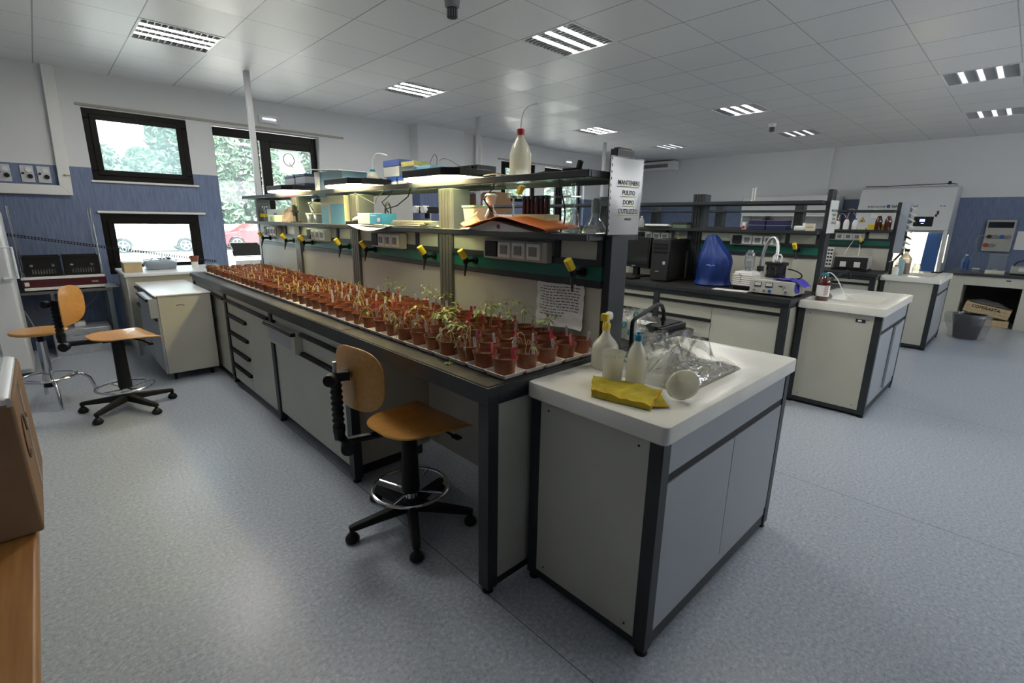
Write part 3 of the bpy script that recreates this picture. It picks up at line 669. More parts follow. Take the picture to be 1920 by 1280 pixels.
# ---- first bench
frame_and_top(0, 'first')
s1 = spine(0, 'cream panelled service spine with green rail and glass shelves on the first bench')
cabinet(0, 2.50, 3.637, 'cream base cabinet with one wide door and two drawers, nearest the high chair', [('door', 2.50, 3.637, .08, .655, 0), ('drawer', 2.50, 3.10, .655, .785, 0), ('drawer', 3.10, 3.637, .64, .785, .05)])
lab = single(G().box(1.058, 1.061, 3.16, 3.60, .665, .735), 'drawer_label_strip', mat('label_strip', (.45, .46, .47), .4), 'printed grey strip on the pulled-out drawer front', 'label') if False else None
dl = [o for o in bpy.data.objects if o.name.startswith('drawer')][1]
part(G().box(1.0605, 1.0615, 3.17, 3.58, .665, .735), 'label_strip', mat('label_strip', (.40, .41, .42), .4), dl)
c2 = cabinet(0, 3.697, 4.837, 'cream base cabinet with a stack of five drawers beside a door', [('door', 3.72, 4.30, .05, .785, 0)] + [('drawer', 4.30, 4.837, a, b, 0) for a, b in ((.05, .20), (.20, .345), (.345, .50), (.50, .655), (.655, .785))])
cabinet(0, 4.897, 6.03, 'cream base cabinet half hidden behind the white drawer pedestal', [('door', 4.90, 5.46, .05, .785, 0), ('door', 5.46, 6.03, .05, .785, 0)])
for k in range(0, 4):
    y0 = bay_y(k) + .06; 
for (y, n) in ((2.19, 1), (1.41, 0), (2.60, 2), (3.37, 3), (3.80, 4), (4.55, 5), (5.00, 6), (5.68, 7)):
    tap(s1, 1.80, y)
socket_box(s1, 1.80, 1.60, 2.07); socket_box(s1, 1.80, 2.92, 3.34); socket_box(s1, 1.80, 4.12, 4.54); socket_box(s1, 1.80, 5.30, 5.70)
# paper sheet taped under the rail
sh = thing('instruction_sheet', 'wrinkled printed sheet taped to the cream panel above the nearest pots', 'paper', (1.80, 1.54, .99))
def wrk(u, v): 
    return (1.797 - .006 * abs(math.sin(5 * u + 9 * v)) - .003 * math.sin(23 * u * v + 3) - .010 * (1 - v) ** 3, 1.69 - .30 * u, 1.205 - .212 * (1 - v) + .010 * u * (v - 1) * 0 - .004 * math.sin(6 * u))
part(G().sheet(24, 20, wrk), 'sheet', paper, sh)
rr = random.Random(3); g = G()
for ln in range(11):
    v = .92 - ln * .066; u = .08 + (.06 if ln % 3 == 0 else 0)
    while u < (.9 if ln not in (9, 10) else .6):
        wd = rr.uniform(.02, .09); a, b = wrk(u, v), wrk(min(.93, u + wd), v); h = .0055
        g.quad((a[0] - .0012, a[1], a[2] - h / 2), (b[0] - .0012, b[1], b[2] - h / 2), (b[0] - .0012, b[1], b[2] + h / 2), (a[0] - .0012, a[1], a[2] + h / 2)); u += wd + .022
part(g, 'print', greyink, sh, smooth=False)
# the sign in its punched sleeve
def sign(x0, x1, y, z0, z1, label, lines):
    t = thing('paper_sign', label, 'sign', ((x0 + x1) / 2, y, z0), group='signs on the bench ends')
    def f(u, v): return (x0 + (x1 - x0) * u + .008 * (1 - v) * 0, y - .010 * math.sin(PI * u) * (1 - v) - .012 * u, z0 + (z1 - z0) * v)
    part(G().sheet(8, 8, f), 'sheet', paper, t)
    part(G().sheet(8, 8, lambda u, v: (f(u * 1.08 - .06, v)[0], f(u, v)[1] - .003, f(u, v * 1.03 - .015)[2])), 'sleeve', film('sleeve_film', (.97, .98, .98), .06, .05, rough=.15), t)
    g = G()
    for k in range(12):
        zz = z0 + (z1 - z0) * (.04 + k * .084); g.box(x0 - .006, x0 - .001, y - .004, y - .003, zz, zz + .010)
    part(g, 'punched_holes', ink, t)
    hl = G(); 
    for s_, sz, vv in lines:
        yl = y - .010 * (1 - vv) - .0105
        text(s_, sz, ((x0 + x1) / 2 + .008, yl, z0 + (z1 - z0) * vv), (1, -.056, 0), (0, .046, 1), 'lettering', ink, t, bold=.0003, extr=.0002)
        if sz > .02: hl.box((x0 + x1) / 2 + .008 - sz * .30 * len(s_), (x0 + x1) / 2 + .008 + sz * .30 * len(s_), yl - .0045, yl - .0040, z0 + (z1 - z0) * vv - .009, z0 + (z1 - z0) * vv - .005)
    part(hl, 'highlighter_line', mat('highlighter', (.62, .68, .25), .7), t)
sign(1.770, 1.985, 1.262, 1.445, 1.762, 'white printed sign in a punched sleeve on the near end of the first bench', [('MANTENERE', .027, .66), ('PULITO', .027, .53), ('DOPO', .027, .405), ("L'UTILIZZO", .027, .285), ('GRAZIE', .014, .195)])

# ---- sink cabinets
def sink_unit(dx, which, open_door=False):
    x0, x1, y0, y1 = 1.31 + dx, 2.475 + dx, .672, 1.250
    t = thing('sink_cabinet', 'cream sink cabinet with slate corner posts at the end of the %s bench' % which, 'cabinet', ((x0 + x1) / 2, .96, 0), group='sink cabinets')
    for xx, yy in ((x0, y0), (x1 - .05, y0), (x0, y1 - .05), (x1 - .05, y1 - .05)):
        l = part(G().box(xx, xx + .05, yy, yy + .05, .025, .826), 'post', slate, t, bevel=.002)
        part(G().cyl((xx + .025, yy + .025, 0), (xx + .025, yy + .025, .026), .024, .02), 'foot', black, l)
    part(G().box(x0 + .004, x0 + .02, y0 + .05, y1 - .05, .058, .826), 'side_panel', cream, t)
    part(G().box(x1 - .02, x1 - .004, y0 + .05, y1 - .05, .058, .826), 'side_panel', cream, t)
    part(G().box(x0 + .02, x1 - .02, y1 - .02, y1 - .004, .058, .826), 'rear_panel', cream, t)
    part(G().box(x0 + .05, x1 - .05, y0 + .06, y1 - .06, .05, .07), 'bottom_panel', cream, t)
    part(G().box(x0 + .006, x0 + .022, y0 + .05, y1 - .05, .022, .057).box(x0 + .05, x1 - .05, y0 + .008, y0 + .03, .022, .078).box(x1 - .022, x1 - .006, y0 + .05, y1 - .05, .022, .057), 'kick_rail', slate, t)
    part(G().box(x0 + .05, x1 - .05, y0 + .004, y0 + .02, .702, .826), 'apron', front_grey, t)
    part(G().box(x0 + .05, x1 - .05, y0 + .006, y0 + .02, .672, .701), 'handle_rail', ink, t)
    part(G().box(x0 + .051, x1 - .051, y0 + .006, y0 + .02, .080, .122), 'bottom_strip', front_grey, t)
    mid = (x0 + x1) / 2
    part(G().box(x0 + .052, mid - .002, y0 + .002, y0 + .018, .124, .670), 'door', front_grey, t, bevel=.001)
    if open_door:
        a = .035; w_ = x1 - .052 - mid
        g = G().box(0, w_, -.016, 0, .124, .670).xf(Matrix.Translation((mid + .002, y0 + .018, 0)) @ Matrix.Translation((w_, 0, 0)) @ Matrix.Rotation(a, 4, 'Z') @ Matrix.Translation((-w_, 0, 0)))
        part(g, 'door', front_grey, t, bevel=.001)
    else: part(G().box(mid + .002, x1 - .052, y0 + .002, y0 + .018, .124, .670), 'door', front_grey, t, bevel=.001)
    part(G().cyl((x0 + .002, y0 + .09, .79), (x0 + .006, y0 + .09, .79), .004).cyl((x0 + .002, y1 - .09, .79), (x0 + .006, y1 - .09, .79), .004).cyl((x0 + .002, y0 + .09, .09), (x0 + .006, y0 + .09, .09), .004).cyl((x0 + .002, y1 - .09, .09), (x0 + .006, y1 - .09, .09), .004), 'screw', darkgrey, t)
    # basin top
    s = thing('ceramic_sink', 'white ceramic sink top with one basin, on the %s bench sink cabinet' % which, 'sink', (1.89 + dx, .96, .826), group='ceramic sinks')
    X0, X1, Y0, Y1 = 1.292 + dx, 2.492 + dx, .655, 1.262
    bx0, bx1, by0, by1 = 1.64 + dx, 2.17 + dx, .775, 1.13
    rings = [rrect(X0 + .006, X1 - .006, Y0 + .006, Y1 - .004, .826, .02), rrect(X0, X1, Y0, Y1, .832, .022), rrect(X0, X1, Y0, Y1, .885, .022), rrect(X0 + .002, X1 - .002, Y0 + .002, Y1 - .002, .8895, .020),
             rrect(X0 + .009, X1 - .009, Y0 + .009, Y1 - .009, .8915, .018), rrect(X0 + .035, X1 - .035, Y0 + .035, Y1 - .02, .8895, .02), rrect(bx0 - .05, bx1 + .14, by0 - .05, by1 + .03, .8885, .05), rrect(bx0 - .038, bx1 + .038, by0 - .038, by1 + .022, .8865, .05),
             rrect(bx0, bx1, by0, by1, .882, .045), rrect(bx0 + .008, bx1 - .008, by0 + .008, by1 - .008, .868, .045), rrect(bx0 + .02, bx1 - .02, by0 + .02, by1 - .02, .70, .05), rrect(bx0 + .06, bx1 - .06, by0 + .06, by1 - .06, .685, .04)]
    part(G().loft(rings, 0, False, True), 'basin', ceramic, s)
    part(G().cyl(((bx0 + bx1) / 2, (by0 + by1) / 2, .686), ((bx0 + bx1) / 2, (by0 + by1) / 2, .690), .03), 'drain', steel, s)
    return t, s
sink_unit(0, 'first'); sink_unit(3.235, 'second', True); sink_unit(6.44, 'third')

# ================================================================ POTS AND SAUCERS ON THE FIRST BENCH
rp = random.Random(11)
PR, PH = .051, .068
def pot_mesh(seg):
    g = G().lathe((0, 0, 0), [(.0385, .0), (.0395, .001), (.0445, PH * .72), (.0455, PH * .76), (.0485, PH * .80), (.050, PH * .97), (.0510, PH), (.0492, PH), (.0475, PH * .80), (.0425, PH * .60)], seg, 0, None, True, False)
    return g.mesh('pot', pot_mat)
pot_near = pot_mesh(28); pot_far = pot_mesh(14)
def soil_mesh(k):
    rnd = random.Random(k); rings = []
    for r, z in ((.0438, PH * .74), (.030, PH * .76), (.018, PH * .755), (.004, PH * .77)):
        rings.append([(r * math.cos(2 * PI * i / 16), r * math.sin(2 * PI * i / 16), z + rnd.uniform(-.002, .002)) for i in range(16)])
    return G().loft(rings, 0, False, True).mesh('soil', soil_mat)
soils = [soil_mesh(k) for k in range(4)]
def leaf(g, p, d, s, mi, droop=.3):
    d = Vector(d).normalized(); sd = d.cross(Vector((0, 0, 1)))
    sd = sd.normalized() if sd.length > .01 else Vector((1, 0, 0)); up = sd.cross(d); p = Vector(p)
    pts = [p, p + d * s * .35 + sd * s * .24 + up * s * .04, p + d * s * .7 + sd * s * .17 - up * s * droop * .3, p + d * s - up * s * droop, p + d * s * .7 - sd * s * .17 - up * s * droop * .3, p + d * s * .35 - sd * s * .24 + up * s * .04]
    mid = [p + d * s * .35, p + d * s * .7 - up * s * droop * .25]
    g.add(pts + mid, [(0, 6, 1), (1, 6, 7, 2), (2, 7, 3), (3, 7, 4), (4, 7, 6, 5), (5, 6, 0)], mi)
def upright(seed, h, nst=1, lm=leaf_green, lsz=.032):
    rnd = random.Random(seed); g = G()
    for s in range(nst):
        bx, by = rnd.uniform(-.015, .015), rnd.uniform(-.015, .015); a = rnd.uniform(0, 2 * PI); hh = h * rnd.uniform(.75, 1.05)
        lean = rnd.uniform(.01, .045); path = [(bx + lean * t * t * math.cos(a), by + lean * t * t * math.sin(a), PH * .74 + hh * t) for t in [k / 6 for k in range(7)]]
        g.tube(path, [.0017, .0016, .0015, .0014, .0013, .0011, .0008], 5, 0)
        for k in range(4):
            t = rnd.uniform(.62, 1.0); q = path[int(t * 6)]; a2 = rnd.uniform(0, 2 * PI); L = rnd.uniform(.02, .045)
            e = (q[0] + L * math.cos(a2), q[1] + L * math.sin(a2), q[2] + rnd.uniform(-.012, .012)); g.tube([q, ((q[0] + e[0]) / 2, (q[1] + e[1]) / 2, max(q[2], e[2]) + .006), e], .0009, 4, 0)
            for m_ in range(3):
                a3 = a2 + rnd.uniform(-1.3, 1.3); leaf(g, e, (math.cos(a3), math.sin(a3), rnd.uniform(-.5, .3)), lsz * rnd.uniform(.6, 1.15), 1, rnd.uniform(.1, .6))
    return g.mesh('seedling', [stem_green, lm])
def wilted(seed, nst=2, lm=leaf_dry, reach=.075, top=.05, sm=stem_dry, nl=4):
    rnd = random.Random(seed); g = G()
    for s in range(nst):
        a = rnd.uniform(0, 2 * PI); R = reach * rnd.uniform(.5, 1.1); tp = top * rnd.uniform(.5, 1.2); b = (rnd.uniform(-.015, .015), rnd.uniform(-.015, .015), PH * .74)
        endz = PH * rnd.uniform(.55, 1.15); mid = (b[0] + R * .45 * math.cos(a), b[1] + R * .45 * math.sin(a), PH + tp)
        e = (b[0] + R * math.cos(a + .3), b[1] + R * math.sin(a + .3), endz)
        path = bez(b, (b[0], b[1], PH + tp * 1.2), (mid[0] + R * .3 * math.cos(a), mid[1] + R * .3 * math.sin(a), PH + tp * 1.3), e, 8); g.tube(path, [.0017] * 5 + [.0013] * 4, 5, 0)
        for m_ in range(nl):
            a3 = rnd.uniform(0, 2 * PI); q = path[rnd.choice((5, 6, 7, 8))]; leaf(g, q, (math.cos(a3), math.sin(a3), rnd.uniform(-1.2, .2)), rnd.uniform(.014, .03), 1, rnd.uniform(.3, .9))
    return g.mesh('seedling', [sm, lm])
up_m = [upright(1, .15, 2, leaf_green, .026), upright(2, .18, 2, leaf_green, .026), upright(3, .12, 1, leaf_green, .028), upright(4, .19, 2, leaf_green, .026), upright(5, .09, 2), upright(6, .08, 4, leaf_green, .034)]
wi_m = [wilted(20 + k, 2 + k % 2, leaf_dry if k % 3 else leaf_green) for k in range(7)]
wi_far = [wilted(40 + k, 2, leaf_dry if k % 2 else leaf_purple, .05, .022, stem_dry, 4) for k in range(6)]
over_m = wilted(61, 2, leaf_green, .12, .06, stem_dry, 6)
def tag_mesh(m, w_, h, th=.0008):
    r = w_ * .3; pts = [(-w_ / 2, 0), (w_ / 2, 0), (w_ / 2, h - r), (w_ / 2 - r, h), (-w_ / 2 + r, h), (-w_ / 2, h - r)]
    g = G().prism(pts, 'y', -th / 2, th / 2)
    if w_ > .01:
        for k in range(5): g.box(-w_ * .22, w_ * .22, -th / 2 - .0003, -th / 2, h * .50 + k * h * .085, h * .50 + k * h * .085 + h * .035, 1)
    return g.mesh('plant_label', [m, greyink])
tags = {'pink': tag_mesh(pinktag, .0135, .066), 'white': tag_mesh(whitetag, .0135, .068), 'wood': tag_mesh(sticktag, .0075, .062), 'purple': tag_mesh(purpletag, .012, .06)}
def saucer_mesh():
    o, i_ = .0605, .052
    rings = [rrect(-i_, i_, -i_, i_, 0, .008, 3), rrect(-o + .002, o - .002, -o + .002, o - .002, .0155, .010, 3), rrect(-o - .001, o + .001, -o - .001, o + .001, .0160, .011, 3), rrect(-o - .001, o + .001, -o - .001, o + .001, .0172, .011, 3),
             rrect(-o + .004, o - .004, -o + .004, o - .004, .0170, .009, 3), rrect(-i_ + .002, i_ - .002, -i_ + .002, i_ - .002, .0022, .007, 3)]
    return G().loft(rings, 0, True, True).mesh('plant_saucer', saucer_mat)
saucer = saucer_mesh()
def link(name, me, parent=None, loc=(0, 0, 0), rot=(0, 0, 0), scale=None):
    o = bpy.data.objects.new(name, me); COL.objects.link(o); o.location = loc; o.rotation_euler = rot
    if parent is not None: o.parent = parent
    if scale: o.scale = scale
    return o
ROWS = ['row nearest the aisle', 'second row from the aisle', 'middle row', 'fourth row from the aisle', 'row along the back panel']
NCOL = 39
fixed = {(0, 0): (None, 'pink', 'bare pot'), (0, 1): (None, 'pink', 'bare pot'), (0, 2): ('w', 'white', ''), (0, 3): ('o', None, ''), (0, 4): (None, 'white', 'bare pot'), (0, 5): (None, 'white', ''), (0, 6): ('w', 'white', ''), (0, 7): ('w', 'white', ''),
         (1, 0): ('w', 'white', ''), (1, 1): (None, 'white', ''), (1, 2): (None, 'white', ''), (1, 3): ('w', 'purple', ''), (1, 4): (5, 'pink', ''), (2, 0): (None, 'white', ''), (3, 0): (None, 'pink', ''), (4, 0): (None, 'white', ''),
         (2, 1): ('w', 'white', ''), (3, 1): (None, 'pink', ''), (4, 1): (None, 'white', ''), (4, 2): (4, 'white', ''), (4, 3): (3, 'white', ''), (3, 3): (0, 'white', ''), (4, 4): (1, 'pink', ''), (3, 4): (1, 'pink', ''), (2, 2): (None, 'pink', ''), (2, 5): ('w', 'pink', ''),
         (4, 5): (0, 'white', ''), (2, 8): (2, None, ''), (3, 7): (5, None, ''), (2, 6): (5, 'pink', ''), (4, 9): (0, 'white', ''), (4, 10): (3, 'white', ''), (4, 14): (3, 'pink', '')}
for j in range(NCOL):
    for i in range(5):
        x = 1.243 + .1185 * i + (.0 if j < 12 else .006); y = 1.335 + .1195 * j
        if i == 4 and j in (6, 8): x -= .004
        s = link('plant_saucer', saucer, None, (x + rp.uniform(-.001, .001), y + rp.uniform(-.001, .001), WT + .0005), (0, 0, rp.uniform(-.012, .012)))
        s['label'] = 'white square plant saucer, %s from the sink end, %s' % (ordinal(j + 1), ROWS[i]); s['category'] = 'saucer'; s['group'] = 'white saucers under the brown pots'
        if i == 4 and j in (7, 15): pass
        px, py = x + rp.uniform(-.006, .006), y + rp.uniform(-.006, .006)
        pl, tg, _ = fixed.get((i, j), (0, 0, 0))
        if (i, j) not in fixed:
            u = rp.random()
            if j < 14:
                pl = 'w' if u < .40 else ('u' if u > .90 else None); u2 = rp.random(); tg = 'white' if u2 < .42 else 'pink' if u2 < .66 else None
            elif j < 20:
                pl = 'w' if u < .42 else None; u2 = rp.random(); tg = 'white' if u2 < .3 else 'purple' if u2 < .45 else 'wood' if u2 < .55 else None
            else:
                pl = 'f' if u < .38 else None; u2 = rp.random(); tg = 'wood' if u2 < .5 else 'purple' if u2 < .56 else None
        root = thing('potted_seedling', '', 'plant pot', (px, py, WT + .0032), rp.uniform(0, 2 * PI), 'brown pots standing in white saucers')
        link('pot', pot_near if j < 10 else pot_far, root); link('soil', rp.choice(soils), root, rot=(0, 0, rp.uniform(0, 6)))
        desc = 'bare soil'
        if pl is not None:
            if pl == 'w': me = rp.choice(wi_m); desc = 'wilted seedling'
            elif pl == 'f': me = rp.choice(wi_far); desc = 'withered stems'
            elif pl == 'o': me = over_m; desc = 'stem hanging over'
            elif pl == 'u': me = rp.choice(up_m[:1] + up_m[2:3] + up_m[4:]); desc = 'green seedling'
            else: me = up_m[pl]; desc = 'green seedling'
            rz = rp.uniform(0, 6)
            if pl == 'o': rz = -root.rotation_euler.z + PI - 2.2
            link('seedling', me, root, rot=(0, 0, rz))
        if tg:
            a = math.atan2(1.3 - 0, 1.5) + rp.uniform(-.5, .5)          # stuck at the side of the pot, face roughly along the bench
            rz = root.rotation_euler.z; off = (-.7 + rp.uniform(-.5, .5)); r = .032
            wx, wy = r * math.cos(off), r * math.sin(off)
            lx, ly = wx * math.cos(-rz) - wy * math.sin(-rz), wx * math.sin(-rz) + wy * math.cos(-rz)
            link('plant_label', tags[tg], root, (lx, ly, PH * .55), (rp.uniform(-.1, .1), rp.uniform(-.15, .15), -rz - .35 + rp.uniform(-.45, .45)))
            desc += {'pink': ' and pink tag', 'white': ' and white tag', 'wood': ' and wooden tag', 'purple': ' and purple tag'}[tg]
        root['label'] = 'pot, %s, %s from sink end, %s' % (desc, ordinal(j + 1), ROWS[i])

# ================================================================ CHAIRS AND STOOL
def star_base(t, cx, cy, a0, R=.30):
    part(G().lathe((cx, cy, .075), [(.040, 0), (.042, .03), (.032, .07)], 18), 'hub', rubber, t)
    for k in range(5):
        a = a0 + 2 * PI * k / 5; c, s = math.cos(a), math.sin(a); g = G(); rings = []
        for u, w_, z0, z1 in ((.02, .030, .075, .125), (.15, .026, .070, .108), (R - .02, .022, .062, .090), (R + .012, .018, .062, .084)):
            x, y = cx + u * c, cy + u * s; rings.append([(x - s * w_, y + c * w_, z0), (x + s * w_, y - c * w_, z0), (x + s * w_ * .7, y - c * w_ * .7, z1), (x - s * w_ * .7, y + c * w_ * .7, z1)])
        l = part(g.loft(rings), 'leg', rubber, t, bevel=.005)
        x, y = cx + R * c, cy + R * s
        part(G().cyl((x, y, .045), (x, y, .07), .012).lathe((x, y, 0), [(.024, 0), (.033, .010), (.034, .022), (.022, .040), (.012, .048)], 16), 'glide', black, l)
def footring(t, cx, cy, z, R, zc=None):
    g = G().tube([(cx + R * math.cos(a), cy + R * math.sin(a), z) for a in [2 * PI * k / 40 for k in range(40)]], .009, 8, closed=True)
    for k in range(4):
        a = k * PI / 2 + .5; g.cyl((cx + .02 * math.cos(a), cy + .02 * math.sin(a), z - .02), (cx + R * math.cos(a), cy + R * math.sin(a), z), .006, n=8)
    part(g, 'footrest_ring', chrome, t)
def high_chair(cx, cy, rz, zs, label, a0, ringz, backc, backrz, zback):
    t = thing('swivel_chair', label, 'chair', (cx, cy, 0), group='high plywood swivel chairs')
    star_base(t, cx, cy, a0); footring(t, cx, cy, ringz, .185)
    part(G().cyl((cx, cy, .14), (cx, cy, .19), .030), 'collar', chrome, t)
    part(G().lathe((cx, cy, .18), [(.042, 0), (.045, .02), (.041, .16), (.038, zs - .21)], 20), 'gas_column', rubber, t)
    ca, sa = math.cos(rz), math.sin(rz)
    def W(u, v, z): return (cx + .03 * ca + ca * u - sa * v, cy + .03 * sa + sa * u + ca * v, z)
    # seat: narrower rounded back, wide front with pointed corners, front edge bent down
    n = 40; rings = []
    hull = [(.205 - .035, .225 - .035, .035, 0), (-.20 + .14, .195 - .14, .14, PI / 2), (-.20 + .14, -.195 + .14, .14, PI), (.205 - .035, -.225 + .035, .035, 1.5 * PI)]
    pts_ = [(cu_ + rr_ * math.cos(a0_ + PI / 2 * q / 9), cv_ + rr_ * math.sin(a0_ + PI / 2 * q / 9)) for cu_, cv_, rr_, a0_ in hull for q in range(10)]
    def out(a): return pts_[int(round(a / (2 * PI) * n)) % n]
    def zz(u, v): return zs + .012 * (abs(v) / .19) ** 2 - (.022 * max(0, (u - .10) / .09) ** 2) + .010 * max(0, (-u - .1) / .09) ** 2
    for sc_, dz in ((.001, -.012), (.5, -.012), (.9, -.012), (.99, -.010), (1.0, -.006), (.99, -.001), (.9, 0), (.5, 0), (.001, 0)):
        rings.append([W(*(lambda u, v: (u * sc_, v * sc_, zz(u * sc_, v * sc_) + dz))(*out(2 * PI * k / n))) for k in range(n)])
    st = part(G().loft(rings), 'seat', plywood, t)
    g = G()
    for u, v in ((-.09, .09), (-.09, -.09), (.06, .09), (.06, -.09)): g.cyl(W(u, v, zz(u, v) - .001), W(u, v, zz(u, v) + .0015), .007, n=10)
    part(g, 'seat_bolt', steel, st)
    part(G().box(-.10, .10, -.05, .05, zs - .035, zs - .012).xf(Matrix.Translation((cx, cy, 0)) @ Matrix.Rotation(rz, 4, 'Z')), 'seat_plate', black, t, bevel=.005)
    part(G().tube([W(.05, -.03, zs - .03), W(.10, -.10, zs - .045), W(.12, -.16, zs - .06)], .006).obox(W(.125, -.175, zs - .065), (.03, .05, .01), Matrix.Rotation(rz, 3, 'Z')), 'lever', black, t)
    # back post with bellows
    bx, by = backc; d = Vector((bx - cx, by - cy, 0)).normalized(); pb = Vector((bx, by, 0)) + d * .075
    part(G().tube([(cx + d.x * .05, cy + d.y * .05, zs - .03), (pb.x - d.x * .03, pb.y - d.y * .03, zs - .045), (pb.x + d.x * .0, pb.y + d.y * .0, zs - .02), (pb.x, pb.y, zs + .03)], [.016, .020, .026, .030], 8), 'back_arm', black, t)
    kx = G().cyl((pb.x - d.x * .03 - d.y * .02, pb.y - d.y * .03 + d.x * .02, zs - .055), (pb.x - d.x * .03 - d.y * .075, pb.y - d.y * .03 + d.x * .075, zs - .055), .030, .033, n=14); part(kx, 'tilt_knob', black, t, bevel=.003)
    prof = []
    z0 = zs + .01; z1 = zback + .02
    for k in range(19): prof += [(.021 if k % 2 else .028, k * (z1 - z0) / 18)]
    part(G().lathe((pb.x, pb.y, z0), prof, 16), 'bellows', rubber, t)
    part(G().cyl((pb.x, pb.y, z1), (pb.x, pb.y, z1 + .085), .009), 'post_rod', steel, t)
    part(G().obox((pb.x - d.x * .025, pb.y - d.y * .025, z1 + .02), (.07, .055, .04), Matrix.Rotation(math.atan2(d.y, d.x), 3, 'Z')).cyl((pb.x, pb.y, z1 + .02), (pb.x - d.y * .055 + d.x * .02, pb.y + d.x * .055 + d.y * .02, z1 + .02), .014)
         .cyl((pb.x - d.y * .045 + d.x * .02, pb.y + d.x * .045 + d.y * .02, z1 + .02), (pb.x - d.y * .075 + d.x * .03, pb.y + d.x * .075 + d.y * .03, z1 + .02), .029, .027, n=14), 'height_clamp', black, t, bevel=.003)
    cb, sb = math.cos(backrz), math.sin(backrz); rings = []; zc = zback + .02
    def outb(a):
        c, s = math.cos(a), math.sin(a); e = 3.0; r = 1 / ((abs(c) ** e + abs(s) ** e) ** (1 / e)); return .19 * r * c, .145 * r * s
    for sc_, dx in ((.001, -.005), (.5, -.005), (.92, -.005), (1.0, -.002), (1.0, .002), (.92, .005), (.5, .005), (.001, .005)):
        rings.append([(lambda v, h: (bx + cb * (dx + .9 * v * v + .35 * h * abs(h)) - sb * v, by + sb * (dx + .9 * v * v + .35 * h * abs(h)) + cb * v, zc + h))(*(q * sc_ for q in outb(2 * PI * k / n))) for k in range(n)])
    part(G().loft(rings), 'backrest', plywood, t)
    return t
high_chair(1.15, 1.915, .04, .54, 'plywood swivel chair with chrome foot ring, pushed into the first bench knee space', .45, .20, (.925, 2.00), .12, .775)
high_chair(.303, 4.69, .18, .595, 'plywood swivel chair standing in the open aisle before the white pedestal', .18, .19, (.065, 4.80), -.40, .82)
def stool():
    cx, cy = -.125, 5.27; t = thing('round_stool', 'round wooden stool on curved chrome legs at the left', 'stool', (cx, cy, 0))
    part(G().lathe((cx, cy, .575), [(.0, 0), (.155, .0), (.172, .008), (.175, .018), (.168, .027), (.0, .029)], 40, cap0=False, cap1=False), 'seat', plywood, t)
    part(G().cyl((cx, cy, .50), (cx, cy, .575), .020).cyl((cx, cy, .565), (cx, cy, .575), .06), 'screw_post', black, t)
    part(G().cyl((cx, cy, .16), (cx, cy, .51), .031, n=20), 'column', chrome, t)
    part(G().cyl((cx, cy, .135), (cx, cy, .175), .042, n=20), 'clamp', black, t)
    part(G().tube([(cx + .17 * math.cos(a), cy + .17 * math.sin(a), .215) for a in [2 * PI * k / 36 for k in range(36)]], .010, 8, closed=True), 'footrest_ring', chrome, t)
    for k in range(4):
        a = k * PI / 2 + .15; c, s = math.cos(a), math.sin(a)
        pts = [(cx + .03 * c, cy + .03 * s, .165), (cx + .13 * c, cy + .13 * s, .20), (cx + .20 * c, cy + .20 * s, .195), (cx + .245 * c, cy + .245 * s, .15), (cx + .265 * c, cy + .265 * s, .08), (cx + .275 * c, cy + .275 * s, .0)]
        part(G().tube(pts, .013, 10), 'leg', chrome, t)
stool()

# ================================================================ LEFT END OF THE ROOM
# white drawer pedestal
c = thing('drawer_pedestal', 'white-topped cream drawer pedestal on castors at the window end of the first bench', 'cabinet', (.86, 5.85, 0))
part(G().box(.665, 1.075, 5.245, 6.40, .075, .79), 'body', cream, c, bevel=.004)
part(G().box(.640, 1.085, 5.235, 6.41, .79, .805), 'top_plate', mat('white_gloss_top', (.72, .74, .76), .18), c, bevel=.004)
for a, b, z0, z1, pr in ((5.25, 5.82, .60, .775, .05), (5.83, 6.39, .60, .775, 0), (5.25, 5.82, .08, .595, 0), (5.83, 6.39, .08, .595, 0)):
    dd = part(G().box(.648 - pr, .664, a, b, z0, z1), 'drawer' if z0 > .5 else 'door', front_grey, c, bevel=.002)
    part(G().box(.628 - pr, .648 - pr, a, b, z1 - .022, z1), 'handle', black, dd, bevel=.003)
for x in (.72, 1.02):
    for y in (5.31, 6.33):
        part(G().box(x - .006, x + .006, y - .02, y + .02, .04, .075).cyl((x - .01, y, .028), (x + .01, y, .028), .028, n=16), 'castor', black, c)
part(G().tube([(.80, 5.244, .70), (.82, 5.240, .707), (.84, 5.240, .704), (.86, 5.244, .697)], .003, 5), 'scratch', darkgrey, c)
# white counter behind it, its load
c = thing('white_counter', 'white counter below the lower left window', 'counter', (.98, 6.75, 0))
part(G().box(.57, 1.60, 6.46, 7.30, .855, .885), 'top', fridge_white, c, bevel=.004)
part(G().box(.59, .62, 6.48, 7.28, 0, .855).box(.62, 1.58, 6.49, 6.51, .1, .855), 'side_panel', cream, c)
part(G().box(.585, .59, 6.47, 6.52, 0, .855), 'edge_strip', white, c)
b = thing('wooden_box', 'small pale wooden box on the white counter below the window', 'box', (.67, 6.75, .886))
part(G().box(.60, .76, 6.66, 6.90, .886, .985), 'box_body', pinewood, b, bevel=.003); part(G().box(.595, .765, 6.655, 6.905, .985, .995), 'lid', mat('pale_lid', (.7, .68, .6), .5), b)
tb = thing('plastic_tub', 'clear plastic tub with folded blue cloth on the white counter', 'tub', (.98, 6.95, .886))
part(G().loft([rrect(.82, 1.10, 6.82, 7.06, .888, .03), rrect(.80, 1.12, 6.80, 7.08, 1.0, .03), rrect(.79, 1.13, 6.79, 7.09, 1.0, .03), rrect(.79, 1.13, 6.79, 7.09, 1.005, .03), rrect(.803, 1.117, 6.803, 7.077, 1.003, .03), rrect(.823, 1.097, 6.823, 7.057, .892, .03)]), 'tub', clearbox, tb)
rnd = random.Random(5)
